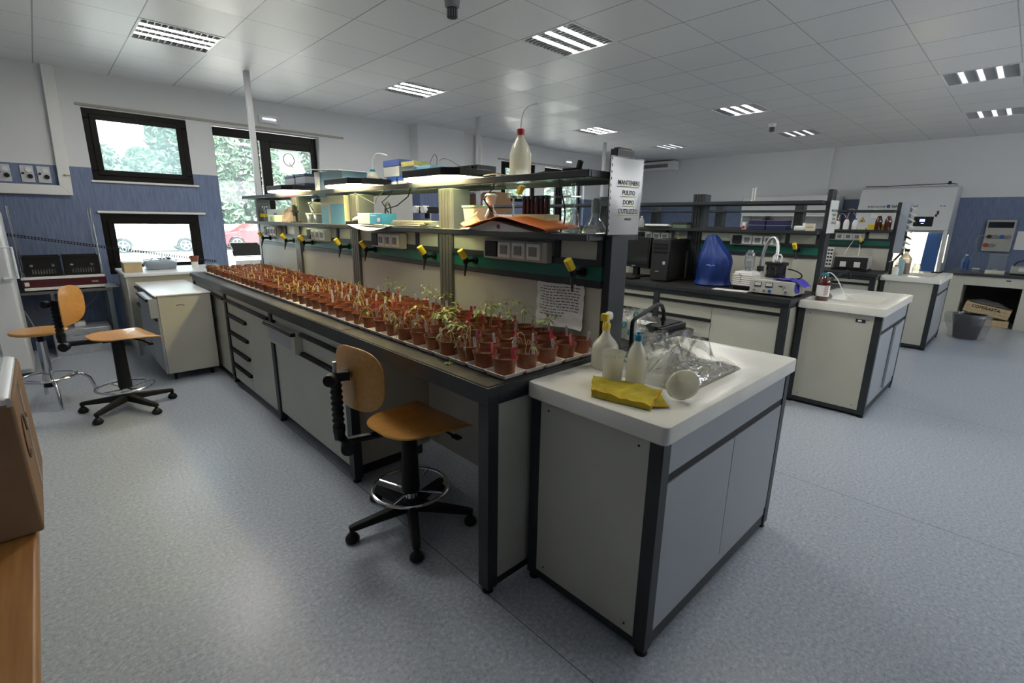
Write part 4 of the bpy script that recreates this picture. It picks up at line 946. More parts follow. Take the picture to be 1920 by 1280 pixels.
part(G().loft([rrect(.83, 1.09, 6.83, 7.05, .894, .04), rrect(.815, 1.105, 6.815, 7.065, .95, .04), rrect(.83, 1.09, 6.83, 7.05, .975, .04), rrect(.90, 1.02, 6.9, 7.0, .985, .03)]), 'folded_cloth', mat('pale_blue_cloth', (.32, .42, .52), .9, bump=.6, bscale=20), tb)
g = G()
for k in range(9): 
    x, y = rnd.uniform(.82, 1.06), rnd.uniform(6.82, 7.02); g.tube([(x, y, .99), (x + rnd.uniform(-.05, .05), y + .02, 1.01 + rnd.uniform(0, .02)), (x + rnd.uniform(-.09, .09), y + .05, .995)], .004, 5)
part(g, 'dark_clips', black, tb)
single(G().lathe((1.30, 6.9, .886), [(.035, 0), (.035, .05), (.036, .055), (.036, .07), (.034, .07)], 20), 'tape_roll', paper, 'small white roll standing on the counter below the brown pot', 'roll')
pt = thing('empty_pot', 'single brown pot on a white roll under the window', 'plant pot', (1.30, 6.9, .957))
link('pot', pot_far, pt)
bl = thing('bench_scale', 'small white kitchen scale on the counter below the window', 'scale', (1.45, 6.75, .886))
part(G().box(1.38, 1.52, 6.66, 6.84, .886, .915), 'base', white, bl, bevel=.005); part(G().box(1.37, 1.50, 6.68, 6.82, .925, .931).cyl((1.43, 6.75, .91), (1.43, 6.75, .926), .012), 'pan', steel, bl)
# cable duct strip hanging across the wall
a_, b_ = Vector((-.247, 7.30, 1.262)), Vector((1.62, 7.30, .905))
g = G(); d = (b_ - a_); N = 74
for sgn in (0, 1):
    off = Vector((0, 0, .022 * sgn)); g.cyl(a_ + off, b_ + off, .0035, n=6)
for k in range(N):
    q = a_ + d * (k / N); g.box(q.x, q.x + .010, q.y - .002, q.y + .002, q.z, q.z + .022)
single(g, 'drip_strip', black, 'long perforated black strip slanting across the wall below the windows', 'strip', a_)
# grey table with the shaker
t = thing('shaker_table', 'grey steel table under the orbital shaker', 'table', (.12, 7.18, 0))
part(G().box(-.34, .50, 6.98, 7.42, .672, .702), 'table_top', slate_light, t, bevel=.003); part(G().box(.44, .56, 7.0, 7.38, .702, .712), 'side_shelf', alu, t, bevel=.003)
for x in (-.33, .445):
    for y in (6.99, 7.37): part(G().box(x, x + .045, y, y + .045, 0, .672), 'leg', mat('blue_grey_leg', (.16, .19, .22), .4), t)
k = thing('orbital_shaker', 'laboratory shaker with maroon control panel and white trays', 'shaker', (.12, 7.15, .703))
part(G().box(-.20, .44, 6.99, 7.40, .716, .745), 'base_tray', white, k, bevel=.004)
part(G().prism([(6.995, .748), (6.975, .825), (7.40, .825), (7.40, .748)], 'x', -.21, .46), 'body', maroon, k, bevel=.004)
part(G().box(-.21, .45, 6.97, 7.40, .828, .856), 'top_tray', white, k, bevel=.004)
for x in (-.19, .42):
    for y in (7.0, 7.37): part(G().cyl((x, y, .703), (x, y, .717), .018), 'foot', black, k)
g = G().cyl((-.13, 6.984, .79), (-.13, 6.978, .79), .002)
part(G().box(-.19, -.155, 6.979, 6.986, .765, .805), 'badge', paper, k)
text('3020', .028, (.36, 6.977, .775), (1, 0, 0), (0, -.25, 1), 'lettering', paper, k, bold=.0005)
for x, y in ((-.195, 6.985), (.435, 6.985), (-.195, 7.38), (.435, 7.38)):
    part(G().cyl((x, y, .856), (x - .005, y, 1.56), .006, n=10).cyl((x, y, .856), (x, y, .88), .012), 'upright_rod', chrome, k)
for i, x0 in enumerate((-.175, .135)):
    r = thing('plastic_crate', 'black slotted plastic crate on the shaker, %s one' % ('left', 'right')[i], 'crate', (x0 + .145, 7.13, .857), group='black crates on the shaker')
    x1 = x0 + .29; y0, y1 = 7.0, 7.28; z0, z1 = .858, 1.06
    g = G().box(x0, x1, y0, y1, z0, z0 + .006)
    for ya, yb in ((y0, y0 + .006), (y1 - .006, y1)):
        g.box(x0, x1, ya, yb, z1 - .028, z1).box(x0, x1, ya, yb, z0 + .075, z0 + .095).box(x0, x1, ya, yb, z0 + .006, z0 + .025).box(x0, x0 + .05, ya, yb, z0 + .095, z1 - .028).box(x1 - .05, x1, ya, yb, z0 + .095, z1 - .028).box(x0 + .075, x1 - .075, ya, yb, z0 + .095, z1 - .028)
        g.box(x0 + .05, x0 + .075, ya, yb, z0 + .125, z1 - .028).box(x1 - .075, x1 - .05, ya, yb, z0 + .125, z1 - .028)
        g.box(x0, x0 + .05, ya, yb, z0 + .025, z0 + .075).box(x1 - .05, x1, ya, yb, z0 + .025, z0 + .075)
        for q in range(9): g.box(x0 + .05 + q * .021, x0 + .059 + q * .021, ya, yb, z0 + .025, z0 + .075)
    for xa, xb in ((x0, x0 + .006), (x1 - .006, x1)): g.box(xa, xb, y0 + .006, y1 - .006, z0 + .02, z1 - .06).box(xa, xb, y0 + .006, y1 - .006, z1 - .025, z1)
    part(g, 'crate_body', black, r, smooth=False)
    part(G().box(x0 - .006, x1 + .006, y0 - .008, y0, z1 - .012, z1).box(x0 - .006, x1 + .006, y1, y1 + .008, z1 - .012, z1), 'rim', black, r)
    part(G().box(x0 + .03, x1 - .03, y0 + .05, y0 + .22, z0 + .007, z0 + .10), 'contents', mat('white_tray_inside', (.6, .62, .65), .5), r)
# metal case
c = thing('metal_case', 'aluminium transport case on the floor under the shaker table', 'case', (.2, 7.18, 0))
part(G().box(-.06, .42, 6.99, 7.36, .0, .20), 'case_body', alu, c, bevel=.004); part(G().box(-.06, .42, 6.99, 7.36, .203, .275), 'lid', alu, c, bevel=.006)
for x in (.05, .32): part(G().box(x, x + .04, 6.978, 6.99, .175, .235), 'latch', chrome, c, bevel=.002)
part(G().box(-.064, -.05, 6.986, 7.0, 0, .275).box(.41, .424, 6.986, 7.0, 0, .275), 'corner_edge', steel, c)
single(G().box(.12, .22, 7.12, 7.26, .276, .325), 'junction_box', white, 'small white box lying on the aluminium case', 'box', bevel=.008)
single(G().tube(bez((-.33, 7.33, .64), (-.22, 7.2, .5), (-.20, 7.25, .3), (-.14, 7.2, .012), 12) + [(-.05, 6.9, .006), (-.15, 6.75, .006)], .004, 6), 'power_cord', white, 'thin white cable hanging behind the shaker table', 'cable')
single(G().tube(bez((.40, 7.35, .66), (.38, 7.3, .5), (.2, 7.32, .5), (.17, 7.2, .33), 10), .004, 6), 'loose_cable', midgrey, 'grey cable looping down to the small white box', 'cable')
# white refrigerator
f = thing('refrigerator', 'tall white refrigerator with a long bar handle at the left edge', 'refrigerator', (-.6, 6.5, 0))
part(G().box(-.93, -.235, 6.28, 6.90, .03, 1.50), 'cabinet', fridge_white, f, bevel=.012)
dd = part(G().box(-.93, -.237, 6.20, 6.275, .08, 1.50), 'door', fridge_white, f, bevel=.016)
part(G().tube([(-.285, 6.20, 1.19), (-.285, 6.155, 1.20), (-.20, 6.145, 1.20), (-.20, 6.145, .93), (-.285, 6.155, .925), (-.285, 6.20, .93)], .011, 8), 'handle', fridge_white, dd)
# oak table with cardboard box at the very left
t = thing('oak_table', 'oak table edge running along the left border', 'table', (-.5, 1.3, 0))
part(G().box(-.85, -.118, -.6, 2.3, .715, .75), 'table_top', oakwood, t, bevel=.006, seg=3); part(G().box(-.84, -.119, -.59, 2.29, .705, .714), 'edge_band', plyedge, t)
for x in (-.80, -.45):
    for y in (-.5, 1.9): part(G().box(x, x + .05, y, y + .05, 0, .705), 'leg', slate, t)
b = thing('cardboard_box', 'brown cardboard box with a looped tape mark on the oak table', 'box', (-.35, 1.75, .751))
part(G().box(-.62, -.103, 1.52, 2.0, .752, 1.078), 'box_body', cardboard, b, bevel=.006)
part(G().box(-.60, -.105, 1.53, 1.99, 1.078, 1.083), 'flap', cardboard, b)
part(G().box(-.1025, -.1015, 1.74, 1.79, .77, 1.07), 'tape_strip', tape, b)
def bxw(v, h): return (-.1015, 1.56 + v, .83 + h)
part(G().tube([bxw(.07 + .055 * math.cos(a) * (1 - a * .03), .13 + .06 * math.sin(a) * (1 - a * .03)) for a in [k * .33 for k in range(17)]], .0016, 5), 'drawn_loop', mat('brown_marker', (.12, .06, .03), .8), b)
l = thing('white_tray', 'white shallow tray lying upside down on the cardboard box', 'tray', (-.35, 1.7, 1.084))
part(G().loft([rrect(-.60, -.108, 1.50, 1.96, 1.084, .01), rrect(-.60, -.108, 1.50, 1.96, 1.096, .01), rrect(-.59, -.118, 1.51, 1.95, 1.102, .01)]), 'tray_body', fridge_white, l, bevel=.001)
part(G().box(-.112, -.104, 1.495, 1.50, 1.080, 1.10), 'metal_clip', alu, l)
dr_ = thing('acrylic_box', 'clear acrylic box standing on the white tray', 'box', (-.35, 1.9, 1.103))
part(G().box(-.60, -.128, 1.72, 1.725, 1.103, 1.27).box(-.60, -.128, 1.935, 1.94, 1.103, 1.27).box(-.133, -.128, 1.725, 1.935, 1.103, 1.27).box(-.60, -.128, 1.72, 1.94, 1.27, 1.276), 'acrylic_wall', clearbox, dr_, smooth=False)
part(G().box(-.60, -.128, 1.72, 1.94, 1.19, 1.194), 'shelf', clearbox, dr_, smooth=False)
# open hopper window leaning inside the garden door
p = thing('tilted_panel', 'dark glass panel in a white folding frame behind the bench end', 'panel', (2.0, 7.2, .93))
part(G().obox((2.0, 7.22, 1.065), (.40, .015, .17), Matrix.Rotation(-.35, 3, 'X')), 'dark_sheet', black, p)
part(G().tube([(1.78, 7.26, 1.15), (2.22, 7.26, 1.145)], .008).tube([(1.80, 7.2, .975), (2.2, 7.2, .97)], .006).tube([(1.78, 7.26, 1.15), (1.80, 7.22, 1.08), (1.83, 7.2, .975)], .008).tube([(2.13, 7.24, 1.145), (2.22, 7.16, 1.02), (2.22, 7.16, .60)], .010), 'white_frame', white, p)
part(G().box(1.80, 2.22, 7.10, 7.12, 0, .93), 'stand', white, p)

# ================================================================ ON THE FIRST SINK
SZ = .8905
def bottle(name, label, x, y, z, r, h, body, cap, capr=None, neck=.3, shoulder=.62, group=None, spout=None, fill=None, cat='bottle', n=24):
    t = thing(name, label, cat, (x, y, z), group=group); rn = r * neck; hs = h * shoulder
    part(G().lathe((x, y, z), [(r * .93, 0), (r, h * .02), (r, hs * .92), (r * .96, hs), (r * .78, hs + (h - hs) * .30), (rn * 1.4, hs + (h - hs) * .58), (rn, hs + (h - hs) * .72), (rn, h * .90)], n), 'bottle_body', body, t)
    cr = capr or rn * 1.25
    part(G().lathe((x, y, z), [(cr, h * .88), (cr, h * .985), (cr * .85, h)], 16), 'cap', cap, t)
    if fill: part(G().lathe((x, y, z), [(r * 1.004, h * fill[0]), (r * 1.004, h * fill[1])], n, cap0=False, cap1=False), 'label_band', fill[2], t)
    if spout:
        part(G().tube(spout, .0035, 6), 'spout', white, t)
    return t
# trigger sprayer
sp = thing('spray_bottle', 'white spray bottle with yellow trigger head on the near sink', 'bottle', (1.68, 1.175, SZ))
x, y = 1.68, 1.175
part(G().lathe((x, y, SZ), [(.052, 0), (.0565, .004), (.0565, .085), (.053, .100), (.041, .118), (.025, .135), (.016, .150), (.0145, .178)], 28), 'bottle_body', natural, sp)
part(G().lathe((x, y, SZ + .172), [(.017, 0), (.0175, .016), (.014, .022)], 18), 'collar', yellow, sp)
dx_, dy_ = -.8, -.25
part(G().obox((x + .004, y, SZ + .222), (.055, .028, .026), Matrix.Rotation(.25, 3, 'Z') @ Matrix.Rotation(-.15, 3, 'Y')).lathe((x + .022, y + .006, SZ + .205), [(.016, 0), (.018, .02), (.012, .034)], 12).cyl((x, y, SZ + .19), (x, y, SZ + .215), .012), 'spray_head', white, sp, bevel=.006)
part(G().tube([(x - .014, y - .004, SZ + .215), (x - .032, y - .010, SZ + .196), (x - .036, y - .011, SZ + .168)], [.009, .007, .005]).obox((x - .024, y - .007, SZ + .222), (.026, .030, .030), Matrix.Rotation(.25, 3, 'Z')), 'trigger', yellow, sp, bevel=.004)
text('H O', .016, (x - .0405, y - .0425, SZ + .075), (.7, -.71, 0), (0, 0, 1), 'handwriting', greyink, sp)
text('deion', .014, (x - .0405, y - .0425, SZ + .058), (.7, -.71, 0), (0, 0, 1), 'handwriting', greyink, sp)
cu = thing('plastic_cup', 'clear plastic screw-rim cup beside the spray bottle', 'cup', (1.553, 1.045, SZ))
part(G().lathe((1.553, 1.045, SZ), [(.035, 0), (.0375, .003), (.041, .100), (.044, .102), (.0445, .118), (.0415, .118), (.040, .102), (.036, .005)], 30), 'cup_body', hazy, cu)
g = G()
for k in range(30):
    a = 2 * PI * k / 30; g.box(-.0012, .0012, -.0012, .0012, .104, .116)
    for q in range(8): g.v[-8 + q] = (1.553 + .0448 * math.cos(a) + g.v[-8 + q][0], 1.045 + .0448 * math.sin(a) + g.v[-8 + q][1], SZ + g.v[-8 + q][2])
part(g, 'ribbed_rim', hazy, cu)
b = bottle('squeeze_bottle', 'milky squeeze bottle with turquoise cap on the near sink edge', 1.592, .965, SZ, .037, .195, natural, mat('turquoise_cap', (.01, .22, .36), .35), .0155, .33, .55)
part(G().cyl((1.592, .965, SZ + .19), (1.592, .965, SZ + .205), .006).tube([(1.605, .965, SZ + .168), (1.618, .962, SZ + .160), (1.622, .96, SZ + .150)], .003), 'flip_tip', mat('turquoise_tip', (.01, .22, .36), .35), b)
text('LS', .018, (1.592 + .008, .965 - .0375, SZ + .10), (.92, -.3, 0), (0, 0, 1), 'handwriting', mat('red_marker', (.5, .1, .08), .8), b)
# funnel lying on its rim, mouth towards the camera
fu = thing('plastic_funnel', 'milky plastic funnel lying on its rim at the sink edge', 'funnel', (1.56, .76, SZ))
ax = Vector((.66, .70, .12)).normalized(); q = ax.to_track_quat('Z', 'Y').to_matrix(); c0 = Vector((1.545, .745, SZ + .0585))
part(G().lathe(c0, [(.058, 0), (.059, .004), (.056, .008), (.012, .055), (.008, .062), (.006, .10), (.0045, .10), (.0065, .060), (.010, .052), (.0545, .006), (.055, .0)], 36, rot=q, cap0=False, cap1=False), 'funnel_body', natural, fu)
# yellow cloth, folded
cl = thing('cleaning_cloth', 'yellow microfibre cloth folded flat on the near sink corner', 'cloth', (1.45, .93, SZ))
c00, c10, c11, c01 = Vector((1.342, .985)), Vector((1.380, .775)), Vector((1.575, .845)), Vector((1.500, 1.100))
def clo(u, v, dz=0, s=0):
    p = c00 * (1 - u) * (1 - v) + c10 * u * (1 - v) + c11 * u * v + c01 * (1 - u) * v
    w_ = .0035 * math.sin(9 * u + 2 * v) + .003 * math.sin(13 * v + 4 * u) + .0025 * math.sin(23 * u - 9 * v)
    fold = .010 * math.exp(-(v / .10) ** 2) * (0.4 + .6 * (1 - u))
    return (p.x + .004 * math.sin(14 * v + s), p.y + .005 * math.sin(11 * u + s), SZ + .010 + w_ + fold + dz)
top = G().sheet(40, 40, lambda u, v: clo(u, v, .004))
top.sheet(40, 40, lambda u, v: (clo(u, v)[0], clo(u, v)[1], SZ + .0015 + .002 * (1 + math.sin(11 * u))))
def edge(u0, v0, u1, v1): top.sheet(24, 5, lambda a, b: (lambda p: (p[0] + (.004 * math.sin(PI * b)) * (1 if 0 else 0), p[1], SZ + .0015 + (p[2] - SZ - .0015) * b))(clo(u0 + (u1 - u0) * a, v0 + (v1 - v0) * a, .004)))
edge(0, 0, 1, 0); edge(1, 0, 1, 1); edge(1, 1, 0, 1); edge(0, 1, 0, 0)
part(top, 'cloth_fold', yellowcloth, cl)
fl = G().sheet(16, 16, lambda u, v: (lambda p: (p.x, p.y, SZ + .004 + .006 * (1 - u) + .003 * math.sin(8 * v)))(Vector((1.395, .80)) * (1 - u) + (Vector((1.449, .738)) * (1 - v) + Vector((1.452, .742)) * v) * u if False else (Vector((1.395, .79)) * (1 - v) + Vector((1.565, .852)) * v) * (1 - u) + Vector((1.452, .745)) * u))
part(fl, 'corner_flap', yellowcloth, cl)
hem = [clo(1, v / 20, .0055) for v in range(21)]
part(G().tube(hem, .0022, 5).tube([(1.395, .79, SZ + .006), (1.452, .745, SZ + .004), (1.565, .852, SZ + .008)], .002, 5).tube([clo(u / 20, 0, .003) for u in range(21)], .002, 5), 'stitched_hem', orangehem, cl)
# faucets
def faucet(x, y, pts, which, r=.0095):
    t = thing('lab_faucet', 'black swan-neck laboratory faucet on the %s bench sink' % which, 'faucet', (x, y, SZ), group='black laboratory faucets')
    part(G().lathe((x, y, SZ), [(.026, 0), (.026, .008), (.016, .014), (.014, .04)], 18), 'base', black, t)
    part(G().tube(pts, r, 12), 'neck', black, t)
    e = pts[-1]; part(G().lathe((e[0], e[1], e[2] - .045), [(.006, 0), (.009, .004), (.010, .022), (.015, .026), (.015, .036), (.011, .042), (.010, .05)], 14), 'nozzle', black, t)
    return t
faucet(1.912, 1.195, [(1.912, 1.195, SZ + .03), (1.910, 1.195, 1.03), (1.912, 1.195, 1.055), (1.93, 1.195, 1.068), (2.10, 1.195, 1.110), (2.135, 1.195, 1.112), (2.165, 1.195, 1.100), (2.183, 1.195, 1.075), (2.190, 1.195, 1.045)], 'first')
sc_ = thing('green_scissors', 'scissors with green looped handles behind the squeeze bottle', 'scissors', (1.80, 1.17, SZ))
for k, (x, y) in enumerate(((1.775, 1.175), (1.825, 1.165))):
    part(G().tube([(x + .020 * math.cos(a), y + .012 * math.sin(a), SZ + .02 + .020 * math.sin(a)) for a in [2 * PI * q / 16 for q in range(16)]], .005, 6, closed=True), 'handle_loop', greenplastic, sc_)
part(G().obox((1.88, 1.14, SZ + .006), (.10, .012, .002), Matrix.Rotation(-.3, 3, 'Z')), 'blade', steel, sc_)
# crumpled clear bags
def crumple(seed, x0, x1, y0, y1, z, h, rzn=0.0, n=34, sharp=1.0):
    rnd = random.Random(seed); C = [(rnd.uniform(0, 1), rnd.uniform(0, 1), rnd.uniform(-1, 1)) for _ in range(26)]
    def nz(u, v):
        # ridged facets from nearest seeds
        ds = sorted(((u - a) ** 2 + (v - b) ** 2, c) for a, b, c in C); return (math.sqrt(ds[1][0]) - math.sqrt(ds[0][0])) * 1.6 + .28 * ds[0][1]
    cx, cy = (x0 + x1) / 2, (y0 + y1) / 2
    def top(u, v):
        e = min(1, 6 * min(u, 1 - u)) * min(1, 6 * min(v, 1 - v)); e = math.sqrt(max(e, 0))
        x = x0 + (x1 - x0) * u + .02 * math.sin(9 * v + seed) * 1; y = y0 + (y1 - y0) * v + .02 * math.sin(8 * u + seed)
        X = cx + (x - cx) * math.cos(rzn) - (y - cy) * math.sin(rzn); Y = cy + (x - cx) * math.sin(rzn) + (y - cy) * math.cos(rzn)
        return (X, Y, z + .002 + e * h * max(.05, .55 + .45 * math.sin(PI * u) * math.sin(PI * v) + .9 * (nz(u, v) - .25)))
    g = G().sheet(n, n, top)
    g.sheet(8, 8, lambda u, v: (top(u, v)[0], top(u, v)[1], z + .001))
    return g
bg1 = thing('clear_bag', 'crumpled clear plastic bag with blue writing lying across the near basin', 'bag', (1.95, .95, SZ + .002))
part(crumple(3, 1.68, 2.16, .84, 1.15, SZ + .003, .15, -.15), 'bag_film', clearbag, bg1)
part(crumple(31, 1.74, 2.08, .90, 1.14, SZ + .006, .11, .25), 'inner_film', clearbag, bg1)
rr = random.Random(8); g = G()
for k in range(9):
    x, y = 1.78 + .025 * k, .90 + .028 * k * .9 + rr.uniform(-.01, .01); z = SZ + .088 + .002 * k
    g.tube([(x + .010 * math.cos(a), y + .004 * math.sin(a), z + .008 * math.sin(a)) for a in [q * .9 for q in range(6)]], .0011, 4)
part(g, 'blue_writing', blueink, bg1)
part(G().obox((2.165, 1.06, SZ + .09), (.016, .012, .020), Matrix.Rotation(.4, 3, 'Y')), 'blue_clip', mat('bright_blue', (.02, .08, .6), .4), bg1)
bg2 = thing('plastic_sheet_bag', 'long clear plastic sleeve trailing from the funnel along the basin', 'bag', (1.85, .80, SZ + .002))
def slv(u, v):
    a = 2 * PI * v; r = .050 * (1 - u) ** .5 + .006; c = Vector((1.62 + .44 * u, .83 - .045 * u, SZ + r * .85 + .004)); k = 1 + .22 * math.sin(5 * a + 7 * u) * (u > .05)
    return (c.x - .3 * r * math.cos(a) * k, c.y + r * math.cos(a) * k * 1.3, c.z + r * .8 * math.sin(a) * k)
part(G().sheet(22, 22, slv), 'sleeve_film', clearbag, bg2)
bg3 = thing('printed_bag', 'clear bag printed with green symbols on the worktop behind the first sink', 'bag', (2.3, 1.47, WT))
part(crumple(7, 2.03, 2.50, 1.33, 1.62, WT + .001, .13, .1), 'bag_film', clearbag, bg3)
part(crumple(17, 2.08, 2.44, 1.37, 1.58, WT + .004, .09, .2), 'inner_film', hazy, bg3)
g = G()
for x, y, z in ((2.09, 1.36, .99), (2.17, 1.345, 1.035), (2.28, 1.36, 1.035), (2.12, 1.34, .95)):
    for r in (.022, .014): g.tube([(x + r * math.cos(a), y - .004, z + .7 * r * math.sin(a)) for a in [2 * PI * q / 16 for q in range(16)]], .003, 4, closed=True)
part(g, 'green_print', mat('green_ink', (.02, .22, .20), .6), bg3)
bt = thing('black_lid_tray', 'flat black tray with a white sheet behind the near faucet', 'tray', (2.52, 1.40, WT))
part(G().box(2.36, 2.63, 1.29, 1.315, WT + .001, WT + .03).box(2.36, 2.63, 1.315, 1.60, WT + .03, WT + .036).box(2.36, 2.38, 1.315, 1.6, WT + .001, WT + .03).box(2.61, 2.63, 1.315, 1.6, WT + .001, WT + .03), 'tray', black, bt, bevel=.003)
part(G().sheet(8, 8, lambda u, v: (2.34 + .16 * u, 1.38 + .2 * v, WT + .040 + .006 * math.sin(5 * u) + .012 * u * u * 0)), 'white_sheet', paper, bt)

# fallen leaf + crumbs on the first worktop
sd = thing('fallen_seedling', 'limp green seedling lying on the worktop edge before the pots', 'seedling', (1.17, 1.60, WT))
g = G().tube([(1.19, 1.62, WT + .015), (1.17, 1.60, WT + .01), (1.155, 1.58, WT + .003)], .0015, 5, 0)
rr = random.Random(4)
for k in range(9):
    a = rr.uniform(0, 6.28); leaf(g, (1.155 + rr.uniform(-.012, .012), 1.585 + rr.uniform(-.012, .012), WT + .006), (math.cos(a), math.sin(a), -.1), rr.uniform(.015, .028), 1, .1)
part(g, 'leaves', [stem_green, leaf_green], sd)
# ================================================================ SHELVES OF THE FIRST BENCH
L1, L2 = 1.4455, 1.7055
def plant_lamp(yc, nm):
    t = thing('grow_lamp', 'black flat plant lamp glowing warm white on the top shelf, %s' % nm, 'lamp', (1.75, yc, L2), group='plant lamps on the top shelf')
    x0, x1, y0, y1 = 1.565, 1.86, yc - .30, yc + .22; c = .07
    poly = [(x0, y0 + c), (x0 + c, y0), (x1, y0), (x1, y1), (x0 + c, y1), (x0, y1 - c)]
    part(G().prism(poly, 'z', L2 + .018, L2 + .058), 'housing', black, t, bevel=.004)
    part(G().prism([(x0 + .012, y0 + c), (x0 + c, y0 + .012), (x1 - .01, y0 + .012), (x1 - .01, y1 - .012), (x0 + c, y1 - .012), (x0 + .012, y1 - c)], 'z', L2 + .004, L2 + .0175), 'led_panel', glow('warm_led', (1, .80, .42), 11), t)
    part(G().box(x1 - .12, x1 - .02, yc - .06, yc + .06, L2 + .058, L2 + .075), 'driver_box', black, t, bevel=.004)
    g = G().tube([(x1 - .05, y0 + .1, L2 + .06), (x1, y0 - .03, L2 + .02), (x1 - .03, y0 - .04, L2 - .04), (x1 - .12, y0 - .07, L2 - .10), (x1 - .10, y0 - .12, L2 - .17)], .004, 6)
    part(g, 'lamp_cord', black, t)
for yc, nm in ((2.42, 'nearest the big red-capped bottle'), (3.50, 'second from the sink end'), (4.76, 'third from the sink end'), (5.86, 'at the window end')):
    if yc < 5.5: plant_lamp(yc, nm)
single(G().tube([(1.9, 3.0, L2 + .01), (1.88, 3.02, L2 - .06), (1.84, 3.1, L2 - .12)] + [(1.80, 3.16 + .04 * math.cos(a), 1.56 + .05 * math.sin(a) - .002 * a) for a in [k * .5 for k in range(28)]] + [(1.80, 3.20, 1.50), (1.80, 3.24, 1.452)], .0045, 6), 'coiled_cord', black, 'black cord tied in a coil hanging between the shelves', 'cord')
single(G().tube([(1.72, 3.0, L2 - .002), (1.74, 3.2, L2 - .07), (1.78, 3.3, L2 - .11), (1.75, 3.55, L2 - .03)], .004, 6), 'lamp_cable', black, 'thin black cable swinging below the top shelf', 'cable')
# upper shelf
b = bottle('large_plastic_bottle', 'large milky bottle with red cap and long bent tube on the top shelf', 1.86, 1.90, L2, .056, .245, natural, redcap, .020, .30, .52, n=30)
part(G().tube(bez((1.86, 1.90, L2 + .24), (1.86, 1.90, L2 + .32), (1.86, 1.88, L2 + .355), (1.87, 1.79, L2 + .352), 12), .0035, 6), 'bent_tube', white, b)
b = bottle('wash_bottle', 'small clear wash bottle with teal cap and arched white tube on the top shelf', 1.88, 3.50, L2, .045, .145, hazy, tealcap, .02, .38, .66)
part(G().tube(bez((1.88, 3.50, L2 + .14), (1.88, 3.50, L2 + .26), (1.88, 3.44, L2 + .27), (1.88, 3.27, L2 + .225), 12), .005, 6), 'bent_tube', white, b)
def carton(name, label, x0, x1, y0, y1, z0, z1, m, lid=None, lidh=.35, cat='box', group=None, bevel=.003, face=None):
    t = thing(name, label, cat, ((x0 + x1) / 2, (y0 + y1) / 2, z0), group=group)
    zl = z1 - (z1 - z0) * lidh if lid else z1
    part(G().box(x0, x1, y0, y1, z0 + .0005, zl), 'box_body', m, t, bevel=bevel)
    if lid: part(G().box(x0 - .002, x1 + .002, y0 - .002, y1 + .002, zl + .0005, z1), 'lid', lid, t, bevel=bevel)
    if face: part(G().box(x0 - .0012, x0 - .0002, y0 + (y1 - y0) * face[0], y0 + (y1 - y0) * face[1], z0 + (z1 - z0) * face[2], z0 + (z1 - z0) * face[3]), 'face_print', face[4], t)
    return t
carton('tip_box', 'grey and navy tip box, lower left of the four stacked on the top shelf', 1.79, 1.93, 4.86, 5.10, L2, L2 + .085, mat('tip_grey', (.30, .31, .33), .5), mat('navy_lid', (.03, .045, .12), .5), .3, group='grey tip boxes')
carton('tip_box', 'grey and navy tip box, lower right of the four stacked on the top shelf', 1.79, 1.93, 4.58, 4.83, L2, L2 + .085, mat('tip_grey', (.30, .31, .33), .5), mat('navy_lid', (.03, .045, .12), .5), .3, group='grey tip boxes')
carton('tip_box', 'grey and navy tip box, upper left of the four stacked on the top shelf', 1.80, 1.94, 4.85, 5.09, L2 + .086, L2 + .168, mat('tip_grey', (.30, .31, .33), .5), mat('navy_lid', (.03, .045, .12), .5), .3, group='grey tip boxes')
carton('tip_box', 'grey and navy tip box, upper right of the four stacked on the top shelf', 1.80, 1.94, 4.59, 4.82, L2 + .086, L2 + .172, mat('tip_grey', (.30, .31, .33), .5), mat('navy_lid', (.03, .045, .12), .5), .3, group='grey tip boxes')
t = carton('flat_carton', 'open white carton with pale blue side on the top shelf', 1.84, 2.06, 3.93, 4.45, L2, L2 + .17, mat('pale_blue_side', (.16, .30, .40), .6), None)
part(G().obox((1.93, 4.18, L2 + .178), (.26, .56, .006), Matrix.Rotation(.06, 3, 'X')), 'open_flap', paper, t); part(G().box(1.832, 1.838, 4.36, 4.46, L2, L2 + .175), 'white_end', paper, t)
carton('black_box', 'black box with cord beside the small wash bottle', 1.87, 2.02, 3.60, 3.78, L2, L2 + .095, black)
carton('lens_box', 'white and blue box, lower left of the pile beside the wash bottle', 1.86, 1.98, 3.13, 3.26, L2, L2 + .075, white, blueplastic, .4, group='blue and white boxes piled on the top shelf')
carton('lens_box', 'white and blue box, lower right of the pile beside the wash bottle', 1.86, 1.98, 3.00, 3.11, L2, L2 + .075, white, blueplastic, .4, group='blue and white boxes piled on the top shelf')
carton('lens_box', 'white and blue box on top of the pile beside the wash bottle', 1.86, 1.98, 3.09, 3.30, L2 + .076, L2 + .190, mat('lens_white', (.62, .62, .58), .6), mat('lens_blue', (.09, .15, .42), .5), .4, group='blue and white boxes piled on the top shelf')
t = thing('yellow_tip_rack', 'clear box of yellow tips on the top shelf pile', 'box', (1.92, 2.98, L2 + .078))
part(G().box(1.86, 1.99, 2.90, 3.08, L2 + .0775, L2 + .135), 'rack_box', clearbox, t); part(G().box(1.865, 1.985, 2.91, 3.07, L2 + .136, L2 + .165), 'tips', mat('tip_yellow', (.70, .62, .18), .6, bump=1, bscale=90), t)
t = thing('blue_tray', 'light blue tray with loose wires behind the nearest plant lamp', 'tray', (1.95, 2.80, L2 + .08)); part(G().box(1.88, 2.03, 2.74, 2.95, L2 + .08, L2 + .13), 'tray_body', mat('tray_blue', (.20, .45, .65), .5), t, bevel=.004)
